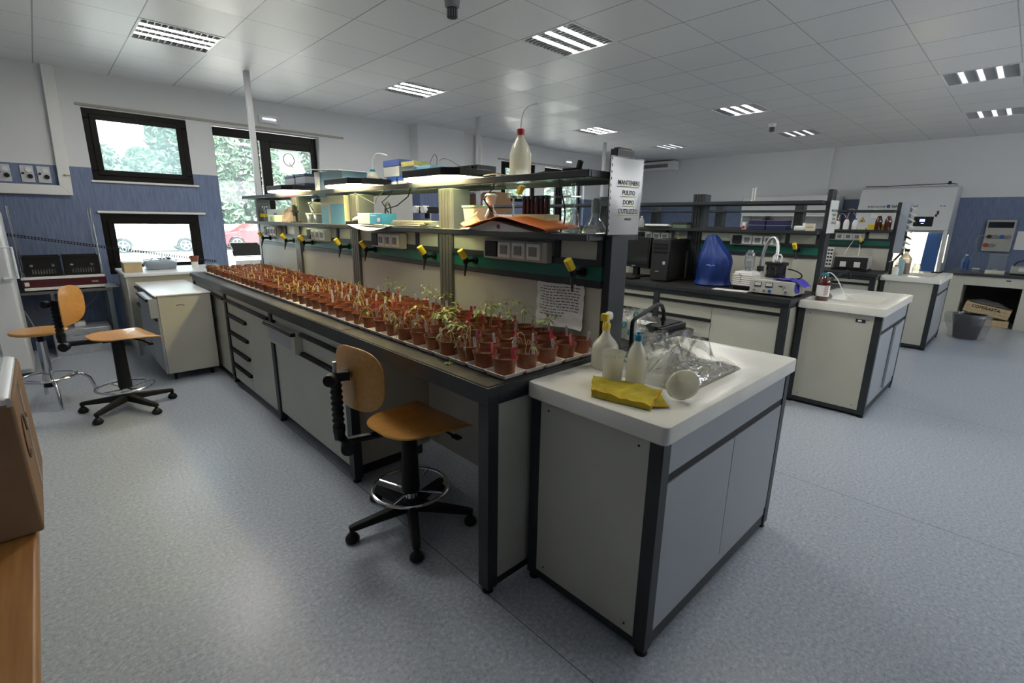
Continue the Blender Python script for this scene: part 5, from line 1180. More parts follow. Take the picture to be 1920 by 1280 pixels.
part(G().tube(bez((1.95, 2.86, L2 + .13), (1.95, 2.8, L2 + .24), (1.95, 2.74, L2 + .22), (1.95, 2.78, L2 + .10), 8), .0018, 5).tube(bez((1.95, 2.74, L2 + .16), (1.95, 2.68, L2 + .19), (1.95, 2.6, L2 + .14), (1.95, 2.52, L2 + .11), 8), .0015, 5), 'wires', darkgrey, t)
carton('blue_box', 'blue box standing under the light blue tray', 1.87, 2.03, 2.76, 2.93, L2, L2 + .079, blueplastic)
t = carton('battery_box', 'black ribbed box behind the nearest plant lamp', 1.90, 2.05, 2.30, 2.56, L2, L2 + .105, black)
part(G().box(1.893, 1.899, 2.34, 2.36, L2 + .01, L2 + .10).box(1.893, 1.899, 2.42, 2.44, L2 + .01, L2 + .10).box(1.893, 1.899, 2.49, 2.51, L2 + .01, L2 + .10), 'rib', darkgrey, t)
t = thing('clamp_cord', 'black cord and clip lying along the front of the top shelf', 'cord', (1.80, 1.7, L2))
part(G().tube([(1.85, 2.26, L2 + .01), (1.80, 2.18, L2 + .03), (1.78, 2.0, L2 + .028), (1.76, 1.85, L2 + .008), (1.74, 1.7, L2 + .006), (1.74, 1.62, L2 + .012), (1.73, 1.5, L2 + .006)], .004, 6), 'cord', black, t)
part(G().obox((1.74, 1.45, L2 + .012), (.05, .08, .016), Matrix.Rotation(.2, 3, 'Z')).obox((1.74, 1.41, L2 + .03), (.02, .02, .04), Matrix.Rotation(.3, 3, 'X')), 'clip', black, t, bevel=.004)
single(G().tube(bez((1.87, 1.64, L2 - .01), (1.84, 1.60, 1.62), (1.83, 1.52, 1.53), (1.85, 1.60, 1.449), 12), .004, 6), 'hanging_cord', black, 'black cord hanging from the top shelf behind the orange folder', 'cord')
# lower shelf
for i, (yy, nm) in enumerate(((6.0, 'left'), (5.87, 'right'))):
    bottle('glass_bottle', 'clear glass bottle with yellow label at the window end of the shelf, %s one' % nm, 1.86, yy, L1, .04, .18, labglass, labglass, .018, .45, .7, group='two glass bottles at the window end', fill=(.25, .45, yellow))
carton('white_instrument_box', 'long white instrument box at the window end of the shelf', 1.82, 1.95, 5.30, 5.76, L1, L1 + .125, white, None, face=(.35, .55, .3, .7, midgrey))
carton('green_carton', 'small white carton with a green patch in front of the white box', 1.70, 1.80, 5.18, 5.36, L1, L1 + .065, paper, None, face=(.25, .7, .2, .8, mat('lime_print', (.25, .6, .1), .6)))
t = thing('foam_bag', 'pinkish translucent bag bulging on the shelf by the post', 'bag', (1.85, 5.03, L1)); part(crumple(12, 1.76, 1.96, 4.99, 5.20, L1, .16), 'bag_film', film('pink_film', (.95, .85, .8), .05, .55, (.8, .62, .52), rough=.3), t)
t = thing('small_microscope', 'small black stand microscope on the shelf before the post', 'microscope', (1.76, 4.78, L1))
part(G().box(1.72, 1.80, 4.74, 4.83, L1, L1 + .012), 'foot', black, t, bevel=.004); part(G().cyl((1.77, 4.79, L1 + .01), (1.77, 4.79, L1 + .15), .010).cyl((1.75, 4.78, L1 + .06), (1.75, 4.78, L1 + .16), .014).box(1.735, 1.785, 4.765, 4.80, L1 + .09, L1 + .11), 'column', black, t)
for i, (y0, z0, nm) in enumerate(((4.50, 0, 'lower left'), (4.34, 0, 'lower right'), (4.42, .092, 'top'))):
    t = thing('clear_container', 'clear plastic container with lid, %s of the stack beside the blue carton' % nm, 'container', (1.84, y0, L1 + z0), group='clear containers stacked on the shelf')
    part(G().loft([rrect(1.78, 1.90, y0 - .065, y0 + .065, L1 + z0 + .001, .02), rrect(1.77, 1.91, y0 - .075, y0 + .075, L1 + z0 + .075, .02)], 0, True, False), 'container_body', clearbox if i < 2 else hazy, t)
    part(G().loft([rrect(1.765, 1.915, y0 - .08, y0 + .08, L1 + z0 + .076, .02), rrect(1.765, 1.915, y0 - .08, y0 + .08, L1 + z0 + .088, .02)]), 'lid', hazy, t)
    g = G()
    for k in range(10): g.cyl((1.80 + .02 * (k % 4), y0 - .05 + .011 * k, L1 + z0 + .006), (1.80 + .02 * (k % 4), y0 - .05 + .011 * k, L1 + z0 + .065), .005, n=6)
    part(g, 'vials', midgrey, t)
t = thing('glove_carton', 'tall cream and light blue carton leaning beside the post on the shelf', 'box', (1.84, 4.02, L1))
part(G().box(1.78, 1.92, 3.80, 4.24, L1 + .001, L1 + .225), 'box_body', creamcard, t, bevel=.002); part(G().box(1.7785, 1.7795, 3.80, 4.06, L1 + .002, L1 + .16).box(1.7785, 1.7795, 4.10, 4.24, L1 + .002, L1 + .15), 'blue_print', skyblue, t)
part(G().obox((1.77, 4.17, L1 + .225), (.10, .14, .003), Matrix.Rotation(.6, 3, 'Y')), 'open_flap', skyblue, t)
t = thing('tissue_box', 'white and bright blue tissue box on a curled sheet, lower shelf', 'box', (1.74, 3.20, L1))
part(G().box(1.69, 1.80, 3.22, 3.40, L1 + .012, L1 + .085), 'box_body', paper, t, bevel=.002); part(G().box(1.688, 1.802, 3.05, 3.219, L1 + .012, L1 + .085), 'blue_end', mat('cyan_print', (.06, .38, .62), .5), t, bevel=.002)
part(G().box(1.6865, 1.6875, 3.07, 3.11, L1 + .03, L1 + .055).box(1.6865, 1.6875, 3.12, 3.20, L1 + .066, L1 + .072), 'print', paper, t)
single(G().sheet(16, 10, lambda u, v: (1.665 + .20 * v - (.02 * math.sin(PI * u) * (1 - v)), 3.52 - .62 * u, L1 + .004 + .003 * math.sin(7 * u) - (.035 * math.sin(PI * u) * max(0, 1 - v * 6)))), 'paper_liner', paper, 'white paper sheet curling over the lower shelf edge', 'paper')
t = thing('handset', 'white cordless handset lying on a black comb rack', 'phone', (1.75, 3.52, L1)); part(G().tube([(1.76, 3.60, L1 + .035), (1.75, 3.52, L1 + .048), (1.74, 3.42, L1 + .05)], [.016, .018, .014], 10), 'handset_body', white, t)
g = G()
for k in range(12): g.box(1.71, 1.78, 3.44 + k * .018, 3.449 + k * .018, L1, L1 + .026)
part(g.box(1.71, 1.78, 3.43, 3.66, L1, L1 + .006), 'comb_rack', black, t)
t = thing('document_stack', 'stack of cream sheets on the lower shelf behind the tissue box', 'paper', (1.86, 2.9, L1))
for k in range(3): part(G().obox((1.86, 2.88 - .03 * k, L1 + .012 + .012 * k), (.22, .36, .010), Matrix.Rotation(.05 * k, 3, 'Z')), 'sheets', creamcard, t, bevel=.001)
t = thing('petri_lid', 'clear domed dish leaning behind the cream sheets', 'dish', (1.90, 2.62, L1)); part(G().lathe((1.86, 2.64, L1 + .002), [(.085, 0), (.085, .006), (.06, .03), (.0, .042)], 24, cap0=False, cap1=False), 'dish_body', clearbox, t)
t = thing('white_tub', 'white plastic tub with green lid rim in front of the second bay post', 'tub', (1.80, 2.20, L1))
part(G().loft([rrect(1.76, 1.84, 2.15, 2.24, L1 + .001, .015), rrect(1.75, 1.85, 2.135, 2.255, L1 + .118, .02)]), 'tub_body', mat('tub_white', (.66, .68, .60), .4), t); part(G().loft([rrect(1.745, 1.855, 2.13, 2.26, L1 + .119, .02), rrect(1.745, 1.855, 2.13, 2.26, L1 + .130, .02)]), 'lid', mat('pale_green_lid', (.35, .60, .48), .5), t)
bottle('small_vial_bottle', 'small clear bottle with violet cap beside the white tub', 1.86, 2.17, L1, .022, .16, hazy, mat('violet_cap', (.10, .08, .45), .5), .02, .6, .8)
t = thing('pipette_bag', 'limp clear bag slumped against the white tub', 'bag', (1.72, 2.1, L1)); part(G().sheet(14, 14, lambda u, v: (1.705 + .02 * math.sin(6 * v) + .03 * u, 2.22 - .14 * u - .05 * v * (1 - u), L1 + .002 + .10 * v * (.4 + .6 * u))), 'bag_film', film('milky_bag', (.95, .95, .92), .06, .45, (.75, .74, .68), rough=.2, bump=.7), t)
def flask(name, label, x, y, z, r, h, body=labglass, stop=None, liquid=None, foilcap=False, cat='flask'):
    t = thing(name, label, cat, (x, y, z))
    part(G().lathe((x, y, z), [(r * .9, 0), (r, h * .03), (r * .98, h * .10), (r * .34, h * .68), (r * .30, h * .72), (r * .30, h * .97), (r * .36, h)], 26, cap1=False), 'flask_body', body, t)
    if liquid: part(G().lathe((x, y, z), [(r * .86, .003), (r * .93, h * .05), (r * .60, h * .40), (r * .001, h * .401)], 20, cap0=True, cap1=False), 'liquid', liquid, t)
    if stop: part(G().lathe((x, y, z + h), [(r * .28, -.01), (r * .34, .0), (r * .34, h * .10), (r * .2, h * .12)], 14), 'stopper', stop, t)
    return t
f = flask('conical_flask', 'conical flask with crumpled foil cap and a dark bottle inside, lower shelf', 1.80, 2.06, L1, .062, .16)
part(G().lathe((1.80, 2.06, L1 + .13), [(.020, 0), (.026, .01), (.028, .03), (.036, .052), (.022, .062), (.0, .06)], 14), 'foil_cap', foil, f)
part(G().lathe((1.80, 2.06, L1 + .004), [(.028, 0), (.028, .05), (.012, .085), (.010, .12)], 14), 'inner_bottle', amber, f)
t = thing('glass_beaker', 'small upturned glass beaker above the foil-capped flask', 'beaker', (1.90, 2.02, L1)); 
part(G().cyl((1.93, 2.02, L1), (1.93, 2.02, L1 + .17), .005).cyl((1.93, 2.02, L1 + .001), (1.93, 2.02, L1 + .01), .04), 'stand', steel, t)
part(G().lathe((1.93, 2.02, L1 + .17), [(.032, 0), (.036, .004), (.040, .065), (.043, .068)], 22, cap1=False), 'beaker_body', labglass, t)
part(G().obox((1.93, 1.965, L1 + .215), (.03, .018, .05), Matrix.Rotation(.6, 3, 'X')), 'yellow_strip', yellow, t)
# orange folder, open face down
t = thing('orange_folder', 'open orange folder lying face down on a grey binder, lower shelf', 'folder', (1.76, 1.85, L1))
def fold(u, v):
    y = 2.16 - .64 * u; k = .050 * math.exp(-((u - .42) / .26) ** 2) + .026 * (u > .42) * (1 - ((u - .7) / .32) ** 2) * (1 if u < 1 else 0)
    return (1.66 + .24 * v, y, L1 + .006 + max(0, k) * (1 - .12 * v) + .006 * v + (.012 if u > .55 else 0) * v)
o = part(G().sheet(30, 8, fold), 'cover', orange, t); md = o.modifiers.new('thickness', 'SOLIDIFY'); md.thickness = .004; md.offset = 1
part(G().prism([(2.12, L1 + .001), (1.92, L1 + .050), (1.90, L1 + .050), (1.60, L1 + .001)], 'x', 1.675, 1.90), 'binder_pages', mat('grey_pages', (.38, .38, .38), .6), t, bevel=.002)
part(G().cyl((1.673, 1.86, L1 + .022), (1.678, 1.86, L1 + .022), .011), 'binder_ring', maroon, t)
# acrylic test stand with dark vials
t = thing('acrylic_stand', 'clear acrylic two-column stand behind the orange folder', 'stand', (1.95, 1.80, L1))
for x, y in ((1.96, 1.96), (1.96, 1.62)):
    part(G().cyl((x, y, L1), (x, y, L1 + .235), .012, n=12), 'column', labglass, t)
part(G().box(1.92, 2.0, 1.60, 1.98, L1 + .17, L1 + .176), 'plate', labglass, t)
k = 0
for y in (1.86, 1.83, 1.80, 1.765, 1.735, 1.70):
    for x in (1.86,):
        nm = ['leftmost', 'second from the left', 'third from the left', 'third from the right', 'second from the right', 'rightmost'][k]; k += 1
        t = thing('dark_tube', 'dark brown tube with blue cap, %s of the row in the foam' % nm, 'tube', (x, y, L1 + .075), group='dark tubes in the foam rack')
        part(G().cyl((x, y, L1 + .085), (x, y, L1 + .160), .013, n=14), 'tube_body', amber, t); part(G().cyl((x, y, L1 + .1605), (x, y, L1 + .176), .0155, n=14), 'cap', mat('dark_blue_cap', (.01, .03, .06), .5), t)
carton('foam_rack', 'cream foam block carrying the dark tubes', 1.82, 1.92, 1.67, 1.90, L1, L1 + .084, mat('foam_cream', (.60, .55, .34), .9, bump=.5, bscale=40), cat='rack')
b = bottle('reagent_bottle', 'small clear square-shouldered bottle beside the orange folder', 1.80, 1.475, L1, .026, .105, labglass, labglass, .016, .55, .55)
f = flask('round_flask', 'squat glass flask with ribbed stopper beside the end post', 1.84, 1.385, L1, .065, .10, labglass)
part(G().cyl((1.84, 1.385, L1 + .09), (1.84, 1.385, L1 + .145), .022, n=12).cyl((1.84, 1.385, L1 + .145), (1.84, 1.385, L1 + .155), .014), 'ribbed_stopper', mat('frosted_stopper', (.45, .52, .52), .2), f)

# ================================================================ SECOND BENCH
D2 = 3.235; D3 = 6.44
frame_and_top(D2, 'second')
s2 = spine(D2, 'cream panelled service spine with dark posts on the second bench')
cabinet(D2, 1.327, 2.437, 'cream base cabinet with drawers and a wide door under the second bench, nearest the sink', [('door', 1.327, 1.90, .05, .785, 0)] + [('drawer', 1.90, 2.437, a, b, 0) for a, b in ((.05, .26), (.26, .46), (.46, .64), (.64, .785))])
cabinet(D2, 2.50, 3.637, 'cream drawer cabinet under the second bench beside the computer', [('drawer', 2.50, 3.07, a, b, 0) for a, b in ((.05, .26), (.26, .46), (.46, .64), (.64, .785))] + [('door', 3.07, 3.637, .05, .785, 0)])
for y in (1.47, 2.25, 2.60): tap(s2, 1.80 + D2, y)
socket_box(s2, 1.80 + D2, 1.64, 2.08); socket_box(s2, 1.80 + D2, 2.72, 3.16)
sign(1.775 + D2, 1.98 + D2, 1.262, 1.43, 1.71, 'white printed sign in a sleeve on the end of the second bench', [('MANTENERE', .028, .66), ('PULITO', .028, .53), ('DOPO', .028, .405), ("L'UTILIZZO", .028, .285)])
WZ = WT + .0008
# computer
t = thing('computer_monitor', 'black computer monitor beside the tower on the second bench', 'monitor', (4.80, 3.05, WZ))
rz = Matrix.Translation((4.80, 3.02, WZ)) @ Matrix.Rotation(-.25, 4, 'Z')
scn = part(G().box(-.03, .02, -.23, .23, .10, .43).xf(rz), 'screen_housing', black, t, bevel=.006); part(G().box(-.0325, -.0305, -.21, .21, .13, .41).xf(rz), 'screen', mat('dark_screen', (.008, .009, .010), .12), scn)
part(G().box(-.0, .04, -.04, .04, .01, .2).box(-.10, .12, -.11, .11, 0, .014).xf(rz), 'stand', black, t, bevel=.004); part(G().box(-.0345, -.0305, -.025, .025, .113, .120).xf(rz), 'badge', alu, t)
t = thing('computer_tower', 'black computer tower on the second bench worktop', 'computer', (4.85, 2.60, WZ)); rz = Matrix.Translation((4.765, 2.60, WZ)) @ Matrix.Rotation(.10, 4, 'Z')
part(G().box(-.21, .22, -.095, .095, .012, .425).xf(rz), 'case', black, t, bevel=.004); fp = part(G().box(-.235, -.212, -.093, .093, .008, .425).xf(rz), 'front_panel', darkgrey, t, bevel=.008)
part(G().box(-.238, -.2355, -.075, .075, .36, .385).box(-.238, -.2355, -.075, .075, .325, .350).box(-.238, -.2355, -.075, .075, .285, .31).xf(rz), 'drive_bay', black, fp, bevel=.001)
part(G().box(-.2375, -.2355, -.062, -.035, .175, .205).xf(rz), 'sticker', mat('blue_sticker', (.4, .5, .7), .4), fp); part(G().box(-.2375, -.2355, .0, .04, .10, .106).xf(rz), 'lettering_strip', alu, fp)
single(G().tube(bez((5.03, 2.50, 1.3), (4.98, 2.45, 1.2), (5.02, 2.38, 1.0), (4.98, 2.42, .92), 10) + bez((4.98, 2.42, .918), (5.0, 2.47, 1.0), (5.02, 2.5, 1.1), (5.03, 2.52, 1.28), 8), .005, 6), 'computer_cable', black, 'black cable loop behind the computer tower', 'cable')
t = thing('keyboard', 'black keyboard pushed under the monitor', 'keyboard', (4.6, 3.05, WZ)); part(G().obox((4.55, 3.02, WZ + .012), (.14, .40, .018), Matrix.Rotation(-.2, 3, 'Z')), 'keyboard_base', black, t, bevel=.003)
# blue dust cover
t = thing('dust_cover', 'royal blue nylon cover draped over an instrument on the second bench', 'cover', (4.72, 2.10, WZ))
rr = random.Random(2); rings = []; n = 72
for k, (z, rx, ry, ox) in enumerate(((0, .185, .200, 0), (.010, .170, .178, 0), (.05, .150, .158, 0), (.12, .160, .170, -.005), (.20, .165, .178, -.008), (.26, .160, .172, -.008), (.31, .140, .150, .0), (.35, .115, .125, .012), (.39, .095, .100, .022), (.42, .080, .085, .03), (.45, .066, .066, .038), (.475, .05, .048, .042), (.485, .02, .02, .042), (.486, .001, .001, .042))):
    def wr(a):
        f = 0
        for q, (am, fr, ph, tw) in enumerate(((.07, 4, .6, 2.2), (.05, 7, 2.1, -5), (.035, 11, .3, 7), (.03, 3, 4, -9))): f += am * (1 - abs(math.sin((fr * a + ph + tw * z * 2) / 2)) * 2) * (1 if z > .005 else .4)
        return 1 + f
    rings.append([(4.74 + rx * wr(a) * math.cos(a), 2.105 + ox + ry * wr(a) * math.sin(a), WZ + z) for a in [2 * PI * i / n for i in range(n)]])
o = part(G().loft(rings, 0, True, False), 'cover_cloth', bluecover, t); md = o.modifiers.new('s', 'SUBSURF'); md.levels = 1; md.render_levels = 1
part(G().tube([(4.565 - .01 * 0, 2.10 + .0, WZ + .20), (4.562, 2.075, WZ + .205), (4.563, 2.05, WZ + .195)], .004, 5).tube([(4.562, 2.04, WZ + .205), (4.564, 2.02, WZ + .20)], .004, 5), 'white_print', mat('pale_blue_print', (.35, .42, .65), .6), t)
# vacuum pump
t = thing('vacuum_pump', 'white finned vacuum pump with a glass trap on top, second bench', 'pump', (4.72, 1.76, WZ))
part(G().box(4.62, 4.86, 1.68, 1.85, WZ, WZ + .03), 'foot_plate', black, t, bevel=.004)
pb = part(G().box(4.60, 4.84, 1.685, 1.845, WZ + .03, WZ + .165), 'pump_body', white, t, bevel=.015)
for k in range(6): part(G().box(4.592, 4.85, 1.675, 1.855, WZ + .04 + k * .018, WZ + .048 + k * .018), 'cooling_fin', white, pb, bevel=.002)
part(G().box(4.594, 4.599, 1.776, 1.782, WZ + .06, WZ + .13).cyl((4.596, 1.79, WZ + .14), (4.592, 1.79, WZ + .14), .005), 'slot_marks', ink, pb)
tr = part(G().cyl((4.72, 1.765, WZ + .165), (4.72, 1.765, WZ + .20), .03, n=18).cyl((4.72, 1.765, WZ + .335), (4.72, 1.765, WZ + .355), .025, n=18), 'trap_clamp', steel, t)
part(G().lathe((4.72, 1.765, WZ + .20), [(.042, 0), (.045, .01), (.045, .10), (.038, .13), (.02, .14)], 24), 'glass_trap', clearbox, t); part(G().lathe((4.72, 1.765, WZ + .205), [(.034, 0), (.036, .05), (.01, .07)], 18), 'trap_filling', mat('grey_filling', (.5, .5, .5), .6), t)
part(G().cyl((4.80, 1.69, WZ + .165), (4.80, 1.69, WZ + .21), .03), 'motor_end', darkgrey, t)
# coating unit: meter box, jar, hose
t = thing('meter_box', 'cream electronic control unit with two needle meters on the second bench', 'instrument', (4.55, 1.44, WZ))
mb = part(G().box(4.42, 4.72, 1.275, 1.625, WZ + .012, WZ + .125), 'housing', mat('instrument_cream', (.55, .54, .46), .45), t, bevel=.004)
for x in (4.45, 4.69):
    for y in (1.30, 1.60): part(G().cyl((x, y, WZ), (x, y, WZ + .013), .012), 'rubber_foot', black, t)
fp = part(G().box(4.412, 4.4195, 1.28, 1.62, WZ + .015, WZ + .122), 'front_panel', mat('panel_grey', (.50, .50, .46), .4), t)
for y in (1.555, 1.465):
    m_ = part(G().box(4.408, 4.4115, y - .028, y + .028, WZ + .068, WZ + .108), 'meter', black, fp); part(G().box(4.4065, 4.408, y - .024, y + .024, WZ + .078, WZ + .104), 'meter_face', meterface, m_)
    part(G().tube([(4.4055, y, WZ + .082), (4.4055, y - .01, WZ + .100)], .0008, 4), 'needle', ink, m_)
for y, z, r, m_ in ((1.58, .04, .008, steel), (1.50, .04, .008, steel), (1.455, .038, .012, blueplastic), (1.33, .045, .010, steel), (1.345, .085, .008, steel)): part(G().cyl((4.412, y, WZ + z), (4.395, y, WZ + z), r, r * .85), 'control_knob', m_, fp)
part(G().box(4.409, 4.4115, 1.36, 1.39, WZ + .082, WZ + .090), 'red_switch', ink, fp)
t = thing('plating_jar', 'smoked round jar with black lid and white handle on the meter box', 'jar', (4.60, 1.49, WZ + .126))
part(G().cyl((4.60, 1.49, WZ + .126), (4.60, 1.49, WZ + .138), .088, n=28), 'base_plate', mat('jar_plate', (.4, .4, .38), .4), t); part(G().lathe((4.60, 1.49, WZ + .139), [(.076, 0), (.078, .012), (.078, .105)], 28, cap0=False, cap1=False), 'glass_wall', smokeplastic, t)
part(G().cyl((4.60, 1.49, WZ + .140), (4.60, 1.49, WZ + .165), .080, n=28), 'lower_ring', black, t); part(G().cyl((4.60, 1.49, WZ + .245), (4.60, 1.49, WZ + .268), .092, n=28), 'jar_lid', black, t, bevel=.003)
part(G().tube([(4.60, 1.52, WZ + .268), (4.60, 1.522, WZ + .32), (4.60, 1.51, WZ + .333), (4.60, 1.47, WZ + .333), (4.60, 1.458, WZ + .32), (4.60, 1.46, WZ + .268)], .008, 8), 'lid_handle', white, t)
part(G().tube(bez((4.62, 1.405, WZ + .215), (4.62, 1.30, WZ + .21), (4.62, 1.24, WZ + .15), (4.62, 1.33, WZ + .135), 12), .006, 6), 'power_lead', black, t)
g = G(); pts = bez((4.80, 1.69, WZ + .21), (4.83, 1.70, WZ + .55), (4.80, 1.53, WZ + .55), (4.72, 1.545, WZ + .27), 26); rad = [.016 if k % 2 else .0135 for k in range(len(pts))]
single(g.tube(pts, rad, 12), 'metal_hose', steel, 'corrugated metal hose arching from the pump to the jar', 'hose')
t = thing('nitrile_gloves', 'violet nitrile gloves drooping over the meter box', 'gloves', (4.55, 1.33, WZ + .126))
part(G().sheet(20, 12, lambda u, v: (4.44 + .20 * v + .01 * math.sin(7 * u), 1.46 - .25 * u, WZ + .128 + .010 * abs(math.sin(9 * u + 4 * v)) - (.05 * max(0, (u - .72) / .28) ** 1.2 if u > .72 else 0) + (.004))), 'glove_film', purpleglove, t)
for k in range(3): part(G().tube([(4.45 + .03 * k, 1.272, WZ + .10), (4.44 + .032 * k, 1.262, WZ + .06), (4.435 + .03 * k, 1.258, WZ + .035)], [.009, .008, .006], 8), 'glove_finger', purpleglove, t)
single(G().box(4.46, 4.66, 1.70 - .04, 1.665, WZ, WZ + .004) if False else G().obox((4.46, 1.80, WZ + .003), (.12, .30, .002), Matrix.Rotation(.1, 3, 'Z')), 'white_card', paper, 'white card lying before the vacuum pump', 'card')
# sink two
b = bottle('amber_bottle', 'brown glass reagent bottle with teal cap and paper label on the second sink', 4.66, 1.125, SZ, .048, .225, amber, mat('teal_screw_cap', (.02, .22, .27), .4), .026, .42, .70, fill=(.16, .56, paper))
g = G()
for k in range(9): g.box(-.020, .016, -.0005, .0005, .045 + k * .009, .048 + k * .009)
g.xf(Matrix.Translation((4.66 - .036, 1.125 - .0345, SZ)) @ Matrix.Rotation(-.75, 4, 'Z')); part(g, 'label_print', mat('label_red', (.35, .12, .10), .7), b)
single(G().tube(bez((4.70, 1.13, SZ + .21), (4.74, 1.12, SZ + .26), (4.82, 1.07, SZ + .18), (4.80, 1.02, SZ + .085), 12) + bez((4.80, 1.02, SZ + .08), (4.80, 1.0, SZ + .04), (4.84, .95, SZ + .03), (4.88, .90, SZ + .012), 6), .0045, 6), 'white_tubing', white, 'white tubing curling from the amber bottle into the second sink', 'tubing')
t = thing('hand_spray', 'grey hand spray lying on a green handle behind the second basin', 'sprayer', (4.95, 1.19, SZ)); part(G().tube([(4.80, 1.10, SZ + .018), (4.90, 1.15, SZ + .030), (5.02, 1.20, SZ + .035)], [.020, .022, .016], 12), 'grey_body', mat('warm_grey', (.22, .21, .20), .5), t)
t = thing('green_valve', 'round green valve knob beside the amber bottle', 'knob', (4.78, 1.17, SZ)); part(G().cyl((4.78, 1.17, SZ), (4.78, 1.17, SZ + .05), .03, n=12).cyl((4.78, 1.17, SZ + .05), (4.78, 1.17, SZ + .07), .018), 'knob_body', greenplastic, t, bevel=.004)
faucet(4.92, 1.225, [(4.92, 1.225, SZ + .03), (4.93, 1.222, SZ + .06), (5.10, 1.20, SZ + .115), (5.40, 1.16, SZ + .185), (5.47, 1.15, SZ + .195), (5.52, 1.145, SZ + .185), (5.55, 1.14, SZ + .155)], 'second', .011)
# second bench shelves
for i, (ya, yb, z) in enumerate(((1.75, 1.90, 0), (1.57, 1.74, 0), (1.75, 1.90, .047), (1.57, 1.74, .047))):
    t = thing('navy_rack', 'navy blue storage rack, %s of four on the second bench shelf' % ('lower left', 'lower right', 'upper left', 'upper right')[i], 'rack', (4.98, (ya + yb) / 2, L1 + z), group='navy storage racks')
    part(G().box(4.93, 5.08, ya, yb, L1 + z + .001, L1 + z + .043), 'rack_body', navy, t, bevel=.003); part(G().box(4.927, 4.93, ya, yb, L1 + z + .039, L1 + z + .044), 'rim_line', mat('mauve_trim', (.25, .14, .2), .5), t)
t = thing('tape_dispenser', 'black tape clip standing on the navy racks', 'clip', (4.98, 1.75, L1 + .092)); part(G().cyl((4.98, 1.73, L1 + .11), (4.98, 1.77, L1 + .11), .018).box(4.95, 5.01, 1.71, 1.79, L1 + .092, L1 + .10), 'clip_body', black, t)
carton('pen_box', 'small white and red carton at the left of the navy racks', 4.92, 4.98, 1.925, 1.955, L1, L1 + .07, paper, None, face=(.1, .9, .1, .5, redcap))
t = thing('white_router', 'flat white device on the second bench shelf', 'device', (5.0, 1.43, L1)); part(G().box(4.92, 5.08, 1.36, 1.50, L1 + .001, L1 + .045), 'device_body', white, t, bevel=.012); part(G().cyl((5.0, 1.44, L1 + .045), (5.0, 1.44, L1 + .07), .012), 'button', white, t)
carton('yellow_note_box', 'cream note block with writing at the right end of that shelf', 4.90, 4.93, 1.33, 1.40, L1, L1 + .065, creamcard, None, face=(.1, .9, .5, .6, greyink))
t = thing('measuring_cylinder', 'clear measuring cylinder standing on the top shelf of the second bench', 'cylinder', (5.02, 1.92, L2)); part(G().lathe((5.02, 1.92, L2), [(.03, 0), (.03, .008), (.017, .012), (.017, .13), (.022, .135)], 18, cap1=False), 'cylinder_body', hazy, t)
single(G().obox((4.96, 2.85, L1 + .02), (.16, .28, .02), Matrix.Rotation(.1, 3, 'Y')), 'paper_roll', paper, 'white folded paper on the far part of the second bench shelf', 'paper')
t = thing('white_canister', 'white canister on the top shelf of the second bench, left end', 'canister', (5.0, 3.35, L2)); part(G().lathe((5.0, 3.32, L2), [(.07, 0), (.07, .10), (.05, .13), (.02, .14)], 22), 'canister_body', white, t)
t = thing('black_ornament', 'small black diamond shaped ornament on the second bench top shelf edge', 'ornament', (4.895, 3.20, L2 - .06)); part(G().lathe((4.886, 3.20, L2 - .055), [(.002, 0), (.018, .05), (.002, .10)], 8), 'knob_body', black, t)
t = thing('small_glass_jar', 'small capped glass jar on the second bench shelf above the monitor', 'jar', (4.95, 3.25, L1)); part(G().cyl((4.95, 3.22, L1), (4.95, 3.22, L1 + .12), .03, n=16).cyl((4.95, 3.22, L1 + .12), (4.95, 3.22, L1 + .135), .02), 'jar_body', labglass, t)
bottle('small_wash_bottle', 'small wash bottle near the glass jar on the second bench shelf', 4.95, 3.08, L1, .03, .12, hazy, white, .012, .4, .6)
carton('grey_green_box', 'low grey and green box near the second post, second bench shelf', 4.92, 5.05, 2.52, 2.68, L1, L1 + .06, mat('moss_green', (.12, .18, .10), .6), darkgrey, .4)

# ================================================================ THIRD BENCH
frame_and_top(D3, 'third')
s3 = spine(D3, 'cream panelled service spine with dark posts on the third bench')
t = cabinet(D3, 1.327, 2.437, 'cream base cabinet with one wide drawer over a door, under the third bench', [('drawer', 1.327, 2.437, .60, .785, 0), ('door', 1.327, 2.437, .05, .60, 0)])
for y in (1.62, 2.25): tap(s3, 1.80 + D3, y)
socket_box(s3, 1.80 + D3, 1.60, 2.06)
t = thing('twin_bottle_warmer', 'grey and black instrument with two paper rolls on the third bench', 'instrument', (7.95, 1.63, WZ))
part(G().box(7.86, 8.12, 1.44, 1.82, WZ + .02, WZ + .185), 'housing', mat('instrument_grey', (.42, .42, .40), .5), t, bevel=.01); fp = part(G().box(7.835, 7.858, 1.44, 1.82, WZ + .03, WZ + .175), 'front_panel', darkgrey, t, bevel=.004)
for y in (1.71, 1.55): part(G().box(7.825, 7.834, y - .035, y + .035, WZ + .045, WZ + .115), 'paper_roll', paper, fp, bevel=.003)
part(G().box(7.80, 8.10, 1.43, 1.83, WZ, WZ + .019), 'base', black, t)
single(G().tube(bez((8.235, 1.72, 1.30), (8.15, 1.74, 1.22), (8.1, 1.76, 1.16), (8.05, 1.76, 1.10), 8), .004, 5), 'left_lead', white, 'white lead from the third bench socket to the grey instrument, left one', 'cable', group='leads of the grey instrument')
single(G().tube(bez((8.235, 1.64, 1.30), (8.15, 1.62, 1.22), (8.1, 1.60, 1.16), (8.05, 1.6, 1.10), 8), .004, 5), 'right_lead', white, 'white lead from the third bench socket to the grey instrument, right one', 'cable', group='leads of the grey instrument')
